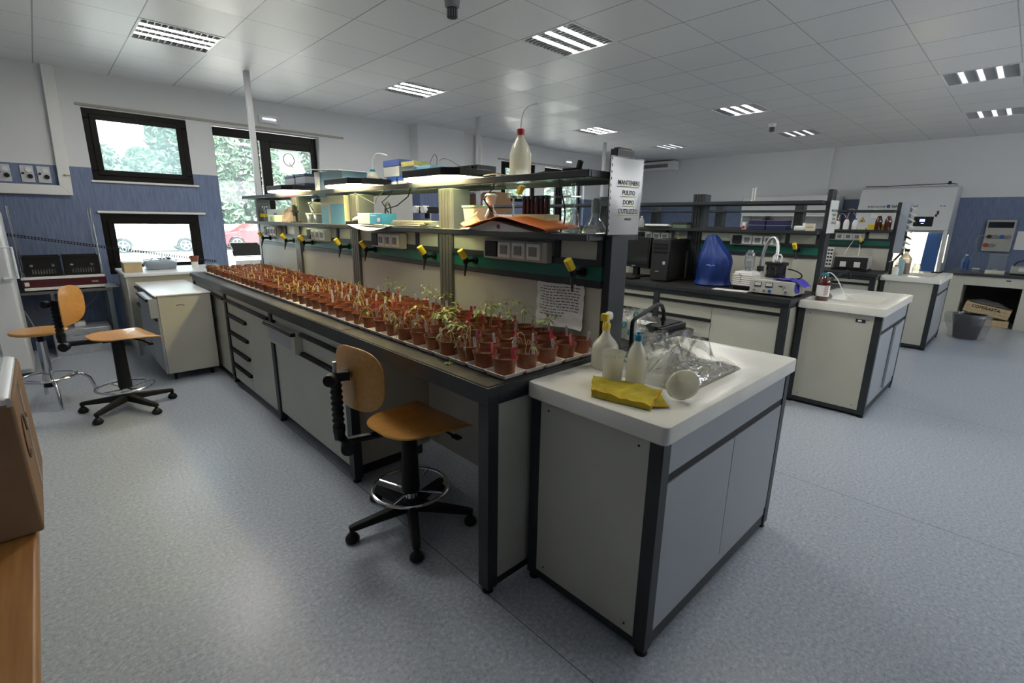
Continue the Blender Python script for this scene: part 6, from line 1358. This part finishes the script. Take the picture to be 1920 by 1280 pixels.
t = thing('white_rack_panel', 'white perforated rack standing against the third bench panel', 'rack', (8.20, 1.98, WZ)); g = G().box(8.20, 8.215, 1.93, 2.05, WZ, WZ + .28)
for k in range(5):
    for j in range(3): g.box(8.198, 8.2005, 1.94 + j * .036, 1.965 + j * .036, WZ + .03 + k * .05, WZ + .055 + k * .05, 1)
part(g, 'rack_body', [white, darkgrey], t)
t = thing('white_jug', 'white plastic jug on the third bench shelf', 'jug', (8.18, 2.02, L1)); part(G().lathe((8.18, 2.04, L1), [(.06, 0), (.065, .02), (.07, .15), (.073, .155)], 24), 'jug_body', white, t); part(G().tube([(8.18, 1.97, L1 + .14), (8.17, 1.93, L1 + .15), (8.17, 1.94, L1 + .08), (8.18, 1.975, L1 + .06)], .007), 'jug_handle', white, t)
def washb(x, y, nm, capm, h=.15, r=.034):
    b = bottle('shelf_wash_bottle', 'white wash bottle with %s on the third bench shelf' % nm, x, y, L1, r, h, mat('wash_white', (.75, .75, .72), .4), capm, .015, .40, .62, group='wash bottles on the third bench shelf')
    part(G().tube(bez((x, y, L1 + h), (x, y, L1 + h + .10), (x, y - .05, L1 + h + .11), (x, y - .09, L1 + h + .03), 8) if nm != 'blue cap' else bez((x, y, L1 + h), (x, y, L1 + h + .12), (x, y + .03, L1 + h + .13), (x, y + .10, L1 + h + .12), 8), .003, 5), 'spout', white, b)
washb(8.14, 1.925, 'red cap, leftmost', redcap, .13); washb(8.14, 1.82, 'red cap and tall spout', redcap, .155, .036); washb(8.14, 1.72, 'blue cap', blueplastic, .15, .033)
for y, nm in ((1.455, 'left'), (1.352, 'right')): bottle('amber_shelf_bottle', 'dark amber bottle at the right end of the third bench shelf, %s one' % nm, 8.14, y, L1, .039, .185, amber, black if nm == 'left' else mat('rust_cap', (.12, .03, .02), .5), .022, .45, .70, group='amber bottles on the third bench shelf')
carton('yellow_bin_box', 'yellow box behind the amber bottles', 8.19, 8.26, 1.40, 1.58, L1, L1 + .075, yellow)
t = thing('pale_dish', 'pale yellow flat dish in front of the yellow box', 'dish', (8.14, 1.63, L1)); part(G().box(8.12, 8.18, 1.59, 1.68, L1, L1 + .025), 'dish_body', mat('pale_yellow', (.62, .60, .40), .5), t, bevel=.003)
# document rack on the third bench end
t = thing('document_rack', 'grey wall rack stuffed with papers on the end of the third bench', 'rack', (8.33, 1.22, 1.10))
part(G().box(8.25, 8.44, 1.235, 1.262, 1.15, 1.80).box(8.25, 8.256, 1.17, 1.235, 1.15, 1.80).box(8.434, 8.44, 1.17, 1.235, 1.15, 1.80), 'rack_frame', mat('pale_blue_grey', (.40, .44, .50), .5), t)
for k in range(8):
    z = 1.17 + k * .075
    o = part(G().obox((8.345, 1.175, z + .045), (.17, .15, .004), Matrix.Rotation(.35 + .05 * (k % 3), 3, 'X')).obox((8.345, 1.178, z + .060), (.17, .14, .003), Matrix.Rotation(.5, 3, 'X')), 'papers', paper if k != 2 else darkgrey, t)
# third sink
faucet(7.98, 1.20, [(7.98, 1.20, SZ + .03), (7.98, 1.20, SZ + .13), (8.00, 1.20, SZ + .16), (8.32, 1.18, SZ + .255), (8.38, 1.175, SZ + .255), (8.42, 1.17, SZ + .22), (8.43, 1.17, SZ + .10)], 'third', .012)
b = bottle('red_cap_wash_bottle', 'small wash bottle with red cap on the third sink', 7.84, 1.13, SZ, .034, .13, mat('wash_white_b', (.75, .75, .72), .4), redcap, .015, .4, .6)
part(G().tube(bez((7.84, 1.13, SZ + .13), (7.84, 1.13, SZ + .2), (7.80, 1.16, SZ + .2), (7.74, 1.2, SZ + .17), 8), .003, 5), 'spout', white, b)
t = thing('teal_tissue_pack', 'pale teal pack standing on the third sink beside the wash bottle', 'pack', (7.97, 1.10, SZ)); part(G().box(7.93, 8.01, 1.07, 1.13, SZ, SZ + .20), 'pack_body', mat('pale_teal', (.30, .48, .50), .6), t, bevel=.005)
t = thing('brown_carboy', 'plastic carboy half full of brown liquid with black cap on the third sink', 'bottle', (8.20, 1.10, SZ))
part(G().loft([rrect(8.10, 8.28, 1.04, 1.16, SZ, .02), rrect(8.10, 8.28, 1.04, 1.16, SZ + .20, .03), rrect(8.14, 8.24, 1.07, 1.13, SZ + .25, .03), rrect(8.165, 8.215, 1.08, 1.12, SZ + .265, .018), rrect(8.165, 8.215, 1.08, 1.12, SZ + .29, .018)]), 'carboy_body', film('carboy_plastic', (.92, .86, .8), .06, .45, (.72, .66, .58), rough=.2), t)
part(G().loft([rrect(8.104, 8.276, 1.044, 1.156, SZ + .005, .02), rrect(8.104, 8.276, 1.044, 1.156, SZ + .15, .03)]), 'brown_liquid', brownliquid, t); part(G().cyl((8.19, 1.10, SZ + .29), (8.19, 1.10, SZ + .325), .028, n=16), 'cap', black, t)
t = thing('glass_jar', 'clear glass jar on the third sink under the faucet', 'jar', (8.47, 1.0, SZ)); part(G().lathe((8.47, 1.0, SZ), [(.045, 0), (.048, .01), (.048, .08), (.036, .10), (.036, .125)], 22, cap1=False), 'jar_body', labglass, t)
single(G().box(8.18, 8.40, 1.145, 1.17, SZ, SZ + .018), 'white_ruler_block', white, 'white bar lying along the back of the third sink', 'bar')
t = thing('black_strainer', 'small black frame lying on the third sink corner', 'strainer', (8.75, .80, SZ)); part(G().tube([(8.66, .78, SZ + .006), (8.80, .76, SZ + .006), (8.86, .85, SZ + .006), (8.72, .87, SZ + .006)], .005, 6, closed=True), 'frame', black, t)

# ================================================================ FAR WALL: SAFETY CABINET, PANEL, TABLE
t = thing('safety_cabinet', 'tall white biological safety cabinet with lit chamber and control display', 'cabinet', (11.35, 1.66, 0))
HY0, HY1, HX = 1.0, 2.33, 11.0
part(G().prism([(HX + .12, .95), (HX + .06, 1.46), (HX, 1.48), (HX - .0, 1.48), (HX + .10, 2.08), (HX + .18, 2.19), (11.74, 2.19), (11.74, 1.40), (11.70, 1.40), (11.70, .95)] if False else [(HX - .02, 1.44), (HX + .05, 2.02), (HX + .12, 2.15), (HX + .2, 2.18), (11.74, 2.18), (11.74, 1.44)], 'y', HY0, HY1), 'upper_hood', hoodwhite, t, bevel=.012)
part(G().box(11.60, 11.74, HY0, HY1, .74, 1.44), 'rear_wall', white, t)
part(G().box(11.05, 11.70, HY0 + .06, HY1 - .06, .70, .74), 'work_tray', steel, t)
for ya, yb in ((HY0, HY0 + .05), (HY1 - .05, HY1)):
    part(G().prism([(HX - .02, 1.44), (11.10, .74), (11.60, .74), (11.60, 1.44)], 'y', ya, yb), 'side_wall', hoodwhite, t, bevel=.004)
part(G().obox((11.12, HY0 - .003, 1.14), (.07, .006, .50), Matrix.Rotation(-.16, 3, 'Y')), 'side_window_seal', black, t, bevel=.002)
part(G().obox((11.12, HY0 - .008, 1.14), (.052, .006, .47), Matrix.Rotation(-.16, 3, 'Y')), 'side_window', glow('lit_side_window', (1, .93, .68), 1.1), t)  # emissive pane stands in for chamber light shining through
part(G().obox((11.045, HY0 + .16, 1.08), (.012, .20, .70), Matrix.Rotation(.165, 3, 'Y')), 'blue_inner_side', hoodblue, t)
part(G().box(11.02, 11.05, HY0 + .05, HY1 - .05, 1.40, 1.44), 'sash_rail', midgrey, t)
part(G().cyl((11.16, HY0 + .10, 1.41), (11.16, HY1 - .10, 1.41), .016, n=10), 'chamber_tube', glow('hood_tube', (1, .90, .62), 26), t)
part(G().box(11.0, 11.74, HY0, HY1, .60, .70), 'base_box', hoodwhite, t, bevel=.01)
part(G().box(11.05, 11.10, HY0 + .03, HY0 + .08, 0, .6).box(11.05, 11.10, HY1 - .08, HY1 - .03, 0, .6).box(11.62, 11.67, HY0 + .03, HY0 + .08, 0, .6).box(11.62, 11.67, HY1 - .08, HY1 - .03, 0, .6), 'stand', slate, t)
def fx(z): return HX - .02 + (z - 1.44) / (2.02 - 1.44) * .07 - .002       # sloping front plane
up = Vector((.07, 0, .58)).normalized(); rgt = Vector((0, -1, 0))
pnl = part(G().prism([(1.215, 1.50), (1.475, 1.50), (1.475, 1.665), (1.215, 1.665)], 'x', -.004, .004).xf(Matrix.Translation((fx(1.58) - .004, 0, 0))), 'control_panel', black, t, bevel=.006)
part(G().box(fx(1.58) - .0105, fx(1.58) - .0085, 1.325, 1.395, 1.58, 1.625), 'display', glow('blue_display', (.10, .12, 1.0), 2.2), pnl)
part(G().box(fx(1.58) - .0105, fx(1.58) - .0085, 1.335, 1.37, 1.548, 1.556), 'display_text', glow('white_display', (.7, .8, 1), 1.0), pnl)
text('SafeMate Eco+', .062, (fx(1.84) - .003, 1.83, 1.82), rgt, up, 'lettering', mat('logo_grey', (.05, .05, .08), .6), t, 'LEFT', bold=.0015)
text('EUROCLONE', .044, (fx(1.84) - .003, 2.18, 1.82), rgt, up, 'lettering', mat('logo_dark', (.10, .10, .11), .6), t, 'LEFT', bold=.0016)
part(G().cyl((fx(1.84), 1.875, 1.84), (fx(1.84) - .004, 1.875, 1.84), .030, n=20), 'round_logo', mat('logo_blue', (.05, .08, .22), .5), t)
wt = part(G().prism([(2.275, 1.555), (2.165, 1.555), (2.22, 1.655)], 'x', fx(1.60) - .003, fx(1.60) - .0005), 'warning_sign', ink, t); part(G().prism([(2.263, 1.562), (2.177, 1.562), (2.22, 1.641)], 'x', fx(1.60) - .0045, fx(1.60) - .0032), 'yellow_triangle', yellow, wt)
part(G().cyl((fx(1.60) - .0046, 2.22, 1.595), (fx(1.60) - .006, 2.22, 1.595), .010).cyl((fx(1.60) - .0046, 2.233, 1.578), (fx(1.60) - .006, 2.233, 1.578), .010).cyl((fx(1.60) - .0046, 2.207, 1.578), (fx(1.60) - .006, 2.207, 1.578), .010), 'biohazard_mark', ink, wt)
part(G().obox((fx(1.70) - .003, 2.03, 1.715), (.002, .14, .16), Matrix.Rotation(.12, 3, 'Y') @ Matrix.Rotation(.15, 3, 'X')), 'taped_notice', paper, t)
g = G()
for k in range(7): g.obox((fx(1.70) - .006, 2.03 - .002 * k, 1.765 - .016 * k), (.0015, .10 - .01 * (k % 3), .003), Matrix.Rotation(.15, 3, 'X'))
part(g, 'notice_print', greyink, t)
part(G().box(fx(1.66) - .003, fx(1.66) - .001, 1.165, 1.19, 1.70, 1.76).box(fx(1.66) - .003, fx(1.66) - .001, 1.18, 1.21, 1.665, 1.70).box(fx(1.60) - .003, fx(1.60) - .001, 1.50, 1.525, 1.55, 1.60), 'small_decal', darkgrey, t)
part(G().cyl((fx(1.84), 1.16, 1.84), (fx(1.84) - .003, 1.16, 1.84), .012).box(fx(1.84) - .003, fx(1.84) - .001, 1.10, 1.13, 1.83, 1.85), 'mark', midgrey, t)
part(G().tube([(11.1, 2.28, 2.19), (11.1, 2.0, 2.185), (11.1, 1.6, 2.195), (11.1, 1.2, 2.20), (11.1, 1.12, 2.21), (11.12, 1.02, 2.19)], .006, 6).box(11.09, 11.12, 1.10, 1.14, 2.19, 2.24), 'top_cable', black, t)
part(G().box(11.35, 11.5, 1.5, 1.75, .742, .86).box(11.3, 11.45, 1.85, 2.05, .742, .80), 'contents', hoodwhite, t)
# electric panel
t = thing('electric_panel', 'grey wall-mounted electric panel with blue and red sockets', 'panel', (11.72, .41, 1.11))
part(G().box(11.68, XR - .001, .225, .58, 1.11, 1.63), 'enclosure', mat('panel_enclosure', (.42, .42, .38), .5), t, bevel=.008); part(G().box(11.665, 11.679, .25, .555, 1.50, 1.595), 'breaker_window', smokeplastic, t, bevel=.003)
part(G().box(11.672, 11.679, .27, .535, 1.515, 1.58), 'breaker_row', darkgrey, t)
for y, z, m_ in ((.515, 1.355, darkgrey), (.445, 1.355, midgrey), (.36, 1.355, blueplastic), (.28, 1.355, midgrey), (.535, 1.21, redcap), (.455, 1.21, midgrey)): part(G().cyl((11.679, y, z), (11.64, y, z), .032, .028, n=16), 'round_socket', m_, t, bevel=.003)
part(G().box(11.672, 11.6795, .255, .40, 1.15, 1.26), 'blank_plate', mat('panel_enclosure_b', (.42, .42, .38), .5), t, bevel=.003)
single(G().tube(bez((11.64, .56, 1.36), (11.60, .66, 1.40), (11.60, .68, 1.30), (11.55, .62, 1.10), 8) + bez((11.55, .62, 1.1), (11.4, .68, 1.0), (11.25, .70, .9), (11.22, .70, .806), 6), .006, 6), 'panel_cable', midgrey, 'grey cable hanging from the electric panel', 'cable')
single(G().box(XR - .006, XR - .002, -.02, .19, 1.15, 1.45), 'wall_notice', paper, 'white notice on the blue wall right of the electric panel', 'notice')
# balance table
t = thing('balance_table', 'cream balance table with dark top and an open recess, right of the safety cabinet', 'table', (10.85, .1, 0))
TY0, TY1, TZ = -.75, .84, .80
part(G().box(10.45, 11.30, TY0, TY1, TZ - .035, TZ), 'table_top', mat('dark_stone', (.035, .04, .05), .3), t, bevel=.006)
part(G().box(10.48, 11.28, .62, .82, 0, TZ - .036), 'pedestal', cream, t, bevel=.004)
part(G().box(10.48, 11.28, TY0 + .02, -.04, 0, TZ - .036), 'pedestal', cream, t, bevel=.004)
part(G().box(10.482, 11.28, -.04, .62, .62, TZ - .036), 'apron', cream, t); part(G().box(11.22, 11.27, -.04, .62, 0, .62), 'recess_back', darkgrey, t)
part(G().box(10.478, 10.482, .10, .155, .715, .73), 'maker_plate', ink, t)
for i, (rx, z, y0_, nm) in enumerate(((0, .004, .30, 'lower'), (.17, .168, .30, 'upper'))):
    t = thing('wooden_crate', '%s pale wooden crate in the recess of the balance table%s' % (nm, ', marked with black lettering' if i else ''), 'crate', (10.7, .28, z), group='wooden crates in the recess')
    R = Matrix.Translation((10.66, .28 + (.02 if i else 0), z)) @ Matrix.Rotation(rx * -1 * (-1), 4, 'X')
    g = G()
    W_ = .27
    for k, (za, zb_) in enumerate(((0.0, .05), (.054, .10), (.104, .15))[:3 if i else 2]):
        g.box(-.13, -.122, -W_, W_, za, zb_).box(.122, .13, -W_, W_, za, zb_).box(-.122, .122, -W_, -W_ + .008, za, zb_).box(-.122, .122, W_ - .008, W_, za, zb_)
    g.box(-.122, .122, -W_ + .008, W_ - .008, 0, .008)
    for sy in (-1, 1): g.box(-.12, -.09, sy * (W_ - .03) - .012, sy * (W_ - .03) + .012, .008, .16 if i else .11)
    part(g.xf(R), 'crate_slats', pinewood, t, bevel=.001)
    if i:
        o = R @ Vector((-.1315, 0.02, .085)); xd = (R.to_3x3() @ Vector((0, -1, 0))); yd = (R.to_3x3() @ Vector((0, 0, 1)))
        text('COFERASTA', .062, o, xd, yd, 'lettering', mat('crate_ink', (.03, .02, .015), .8), t, bold=.002)
        part(crumple(5, -.11, .11, -.24, .24, .155, .06, 0, 16).xf(R), 'crate_filling', mat('dark_rags', (.10, .10, .09), .9), t)
t = thing('blue_water_bottle', 'blue plastic water bottle on the balance table', 'bottle', (11.15, .72, TZ)); part(G().lathe((11.12, .70, TZ + .001), [(.05, 0), (.055, .01), (.052, .06), (.047, .09), (.055, .12), (.05, .17), (.03, .20), (.015, .22), (.015, .25)], 22), 'bottle_body', bluebottle, t); part(G().cyl((11.12, .70, TZ + .245), (11.12, .70, TZ + .26), .018), 'cap', white, t)
t = thing('analytical_balance', 'analytical balance with clear draught shield on the balance table', 'balance', (10.75, .30, TZ))
part(G().box(10.60, 10.95, .20, .42, TZ + .001, TZ + .06), 'balance_base', mat('balance_cream', (.62, .60, .48), .5), t, bevel=.008); part(G().box(10.64, 10.92, .21, .41, TZ + .061, TZ + .29), 'draught_shield', clearbox, t, smooth=False)
part(G().box(10.635, 10.925, .205, .415, TZ + .29, TZ + .30), 'shield_top', midgrey, t); part(G().cyl((10.78, .31, TZ + .061), (10.78, .31, TZ + .075), .04, n=18), 'pan', steel, t)
t = thing('top_pan_balance', 'grey balance with display and black cable on the balance table, far right', 'balance', (10.85, .03, TZ)); part(G().box(10.70, 11.05, -.10, .15, TZ + .02, TZ + .13), 'balance_body', mat('balance_grey', (.40, .40, .34), .5), t, bevel=.01)
part(G().box(10.69, 10.699, -.06, .06, TZ + .06, TZ + .11), 'display', meterface, t); part(G().box(10.72, 11.0, -.09, .14, TZ + .001, TZ + .019), 'black_base', black, t); part(G().tube(bez((10.9, .12, TZ + .13), (10.9, .10, TZ + .24), (10.9, -.05, TZ + .24), (10.9, -.08, TZ + .14), 10), .009, 6), 'black_cable', black, t)
t = thing('dust_sheet', 'crumpled clear plastic sheet spread over the left of the balance table', 'sheet', (10.8, .62, TZ)); part(crumple(21, 10.46, 10.95, .43, .84, TZ + .001, .05, 0, 22), 'sheet_film', clearbag, t)
t = thing('small_tissue_pack', 'small white and blue pack behind the plastic sheet', 'pack', (11.1, .55, TZ)); part(G().box(11.05, 11.15, .50, .60, TZ + .001, TZ + .055), 'pack_body', white, t, bevel=.006); part(G().box(11.049, 11.151, .499, .601, TZ + .014, TZ + .03), 'blue_band', blueplastic, t)
# waste bin
t = thing('waste_bin', 'black waste bin wrapped in a loose clear liner on the floor', 'bin', (9.15, .40, 0))
part(G().lathe((9.15, .40, .002), [(.125, 0), (.13, .01), (.175, .33), (.18, .335), (.172, .335), (.128, .02)], 30, cap1=False), 'bin_body', black, t)
rings = []
for z, r in ((.012, .19), (.10, .20), (.22, .235), (.31, .245), (.345, .225), (.350, .18), (.32, .17), (.2, .155)):
    rings.append([(9.15 + r * (1 + .07 * math.sin(3 * a + 9 * z) + .04 * math.sin(8 * a + 20 * z)) * math.cos(a), .40 + r * (1 + .07 * math.sin(3 * a + 9 * z) + .04 * math.sin(8 * a + 20 * z)) * math.sin(a), z) for a in [2 * PI * i / 48 for i in range(48)]])
part(G().loft(rings, 0, False, False), 'bin_liner', leafbag, t)

# ================================================================ THINGS BEHIND THE FIRST BENCH
t = thing('open_cubicle', 'grey open-fronted cubicle on the far bench side, seen between the shelves', 'cabinet', (2.9, 5.5, WT))
part(G().box(2.52, 3.10, 5.20, 5.22, .0, 1.80).box(2.52, 3.10, 6.0, 6.02, .0, 1.80).box(3.08, 3.10, 5.22, 6.0, .0, 1.80).box(2.52, 3.08, 5.22, 6.0, 1.78, 1.80).box(2.52, 3.08, 5.22, 6.0, .90, .92) if False else
     G().box(2.75, 3.55, 5.60, 5.62, 0, 1.82).box(2.75, 3.55, 6.38, 6.40, 0, 1.82).box(3.53, 3.55, 5.62, 6.38, 0, 1.82).box(2.75, 3.53, 5.62, 6.38, 1.80, 1.82).box(2.75, 3.53, 5.62, 6.38, 1.30, 1.32), 'cubicle_shell', mat('cubicle_grey', (.45, .45, .42), .5), t)
t = thing('binocular_microscope', 'binocular microscope with two white eyepieces on the side table behind the first bench', 'microscope', (3.2, 4.8, 1.30))
part(G().box(3.05, 3.40, 4.60, 4.95, 0.93, .96).cyl((3.25, 4.78, .96), (3.25, 4.78, 1.58), .02), 'stand', steel, t)
part(G().cyl((3.1, 4.86, 1.60), (3.18, 4.86, 1.60), .04), 'eyepiece', white, t); part(G().cyl((3.1, 4.70, 1.60), (3.18, 4.70, 1.60), .04), 'eyepiece', white, t); part(G().box(3.14, 3.30, 4.66, 4.90, 1.56, 1.63).cyl((3.22, 4.78, 1.50), (3.22, 4.78, 1.56), .03), 'head', black, t, bevel=.01)
t = thing('side_table', 'pale side table standing behind the first bench', 'table', (3.3, 4.8, 0)); part(G().box(2.95, 3.70, 4.40, 5.4, .90, .929), 'table_top', fridge_white, t, bevel=.004)
for x in (2.97, 3.64):
    for y in (4.42, 5.34): part(G().box(x, x + .04, y, y + .04, 0, .9), 'leg', slate, t)
t = thing('wall_cupboard', 'white cupboard with green glass doors against the window wall', 'cupboard', (6.0, 7.2, 0))
part(G().box(5.75, 6.70, 6.95, 7.44, .0, 1.60), 'cupboard_body', fridge_white, t, bevel=.004)
for a, b in ((5.77, 6.22), (6.24, 6.68)):
    d_ = part(G().box(a, b, 6.93, 6.948, .05, 1.10), 'door', fridge_white, t, bevel=.003); part(G().box(b - .03, b - .015, 6.915, 6.93, .6, .8), 'handle', steel, d_)
    part(G().box(a, b, 6.93, 6.948, 1.12, 1.58), 'door', fridge_white, t, bevel=.003); part(G().box(a + .04, b - .04, 6.925, 6.93, 1.16, 1.54), 'green_glass', mat('green_glass_pane', (.02, .10, .08), .15), t)
carton('cardboard_carton', 'brown cardboard carton on the white cupboard, left one', 5.78, 6.15, 7.0, 7.35, 1.602, 1.95, darkcard, group='cartons on the cupboard')
carton('cardboard_carton', 'brown cardboard carton on the white cupboard, right one', 6.22, 6.62, 7.0, 7.35, 1.602, 2.0, cardboard, group='cartons on the cupboard')

# small maker plate on the second sink cabinet, laminar hood on the far wall
sc2 = bpy.data.objects['sink_cabinet.001']
pl_ = part(G().box(4.5455, 4.549, .775, .84, .765, .790), 'maker_plate', ink, sc2); part(G().box(4.5445, 4.5455, .80, .825, .771, .784), 'plate_face', paper, pl_)
t = thing('laminar_hood', 'long white laminar flow hood on the far wall behind the second bench shelves', 'hood', (11.35, 3.4, 0))
part(G().box(11.05, 11.68, 2.72, 4.45, 1.70, 2.06), 'upper_housing', hoodwhite, t, bevel=.015); part(G().box(11.60, 11.68, 2.72, 4.45, .90, 1.70), 'rear_wall', hoodwhite, t)
part(G().box(11.10, 11.60, 2.72, 2.75, .90, 1.70), 'side_wall', hoodwhite, t); part(G().box(11.10, 11.60, 4.42, 4.45, .90, 1.70), 'side_wall', hoodwhite, t)
part(G().box(11.02, 11.68, 2.70, 4.47, .82, .895), 'work_surface', steel, t, bevel=.004); part(G().box(11.035, 11.05, 2.80, 4.40, 1.66, 1.70), 'light_strip', mat('pale_strip', (.75, .75, .70), .4), t)
part(G().box(11.10, 11.60, 2.80, 4.40, .05, .82), 'base_cabinet', front_grey, t)
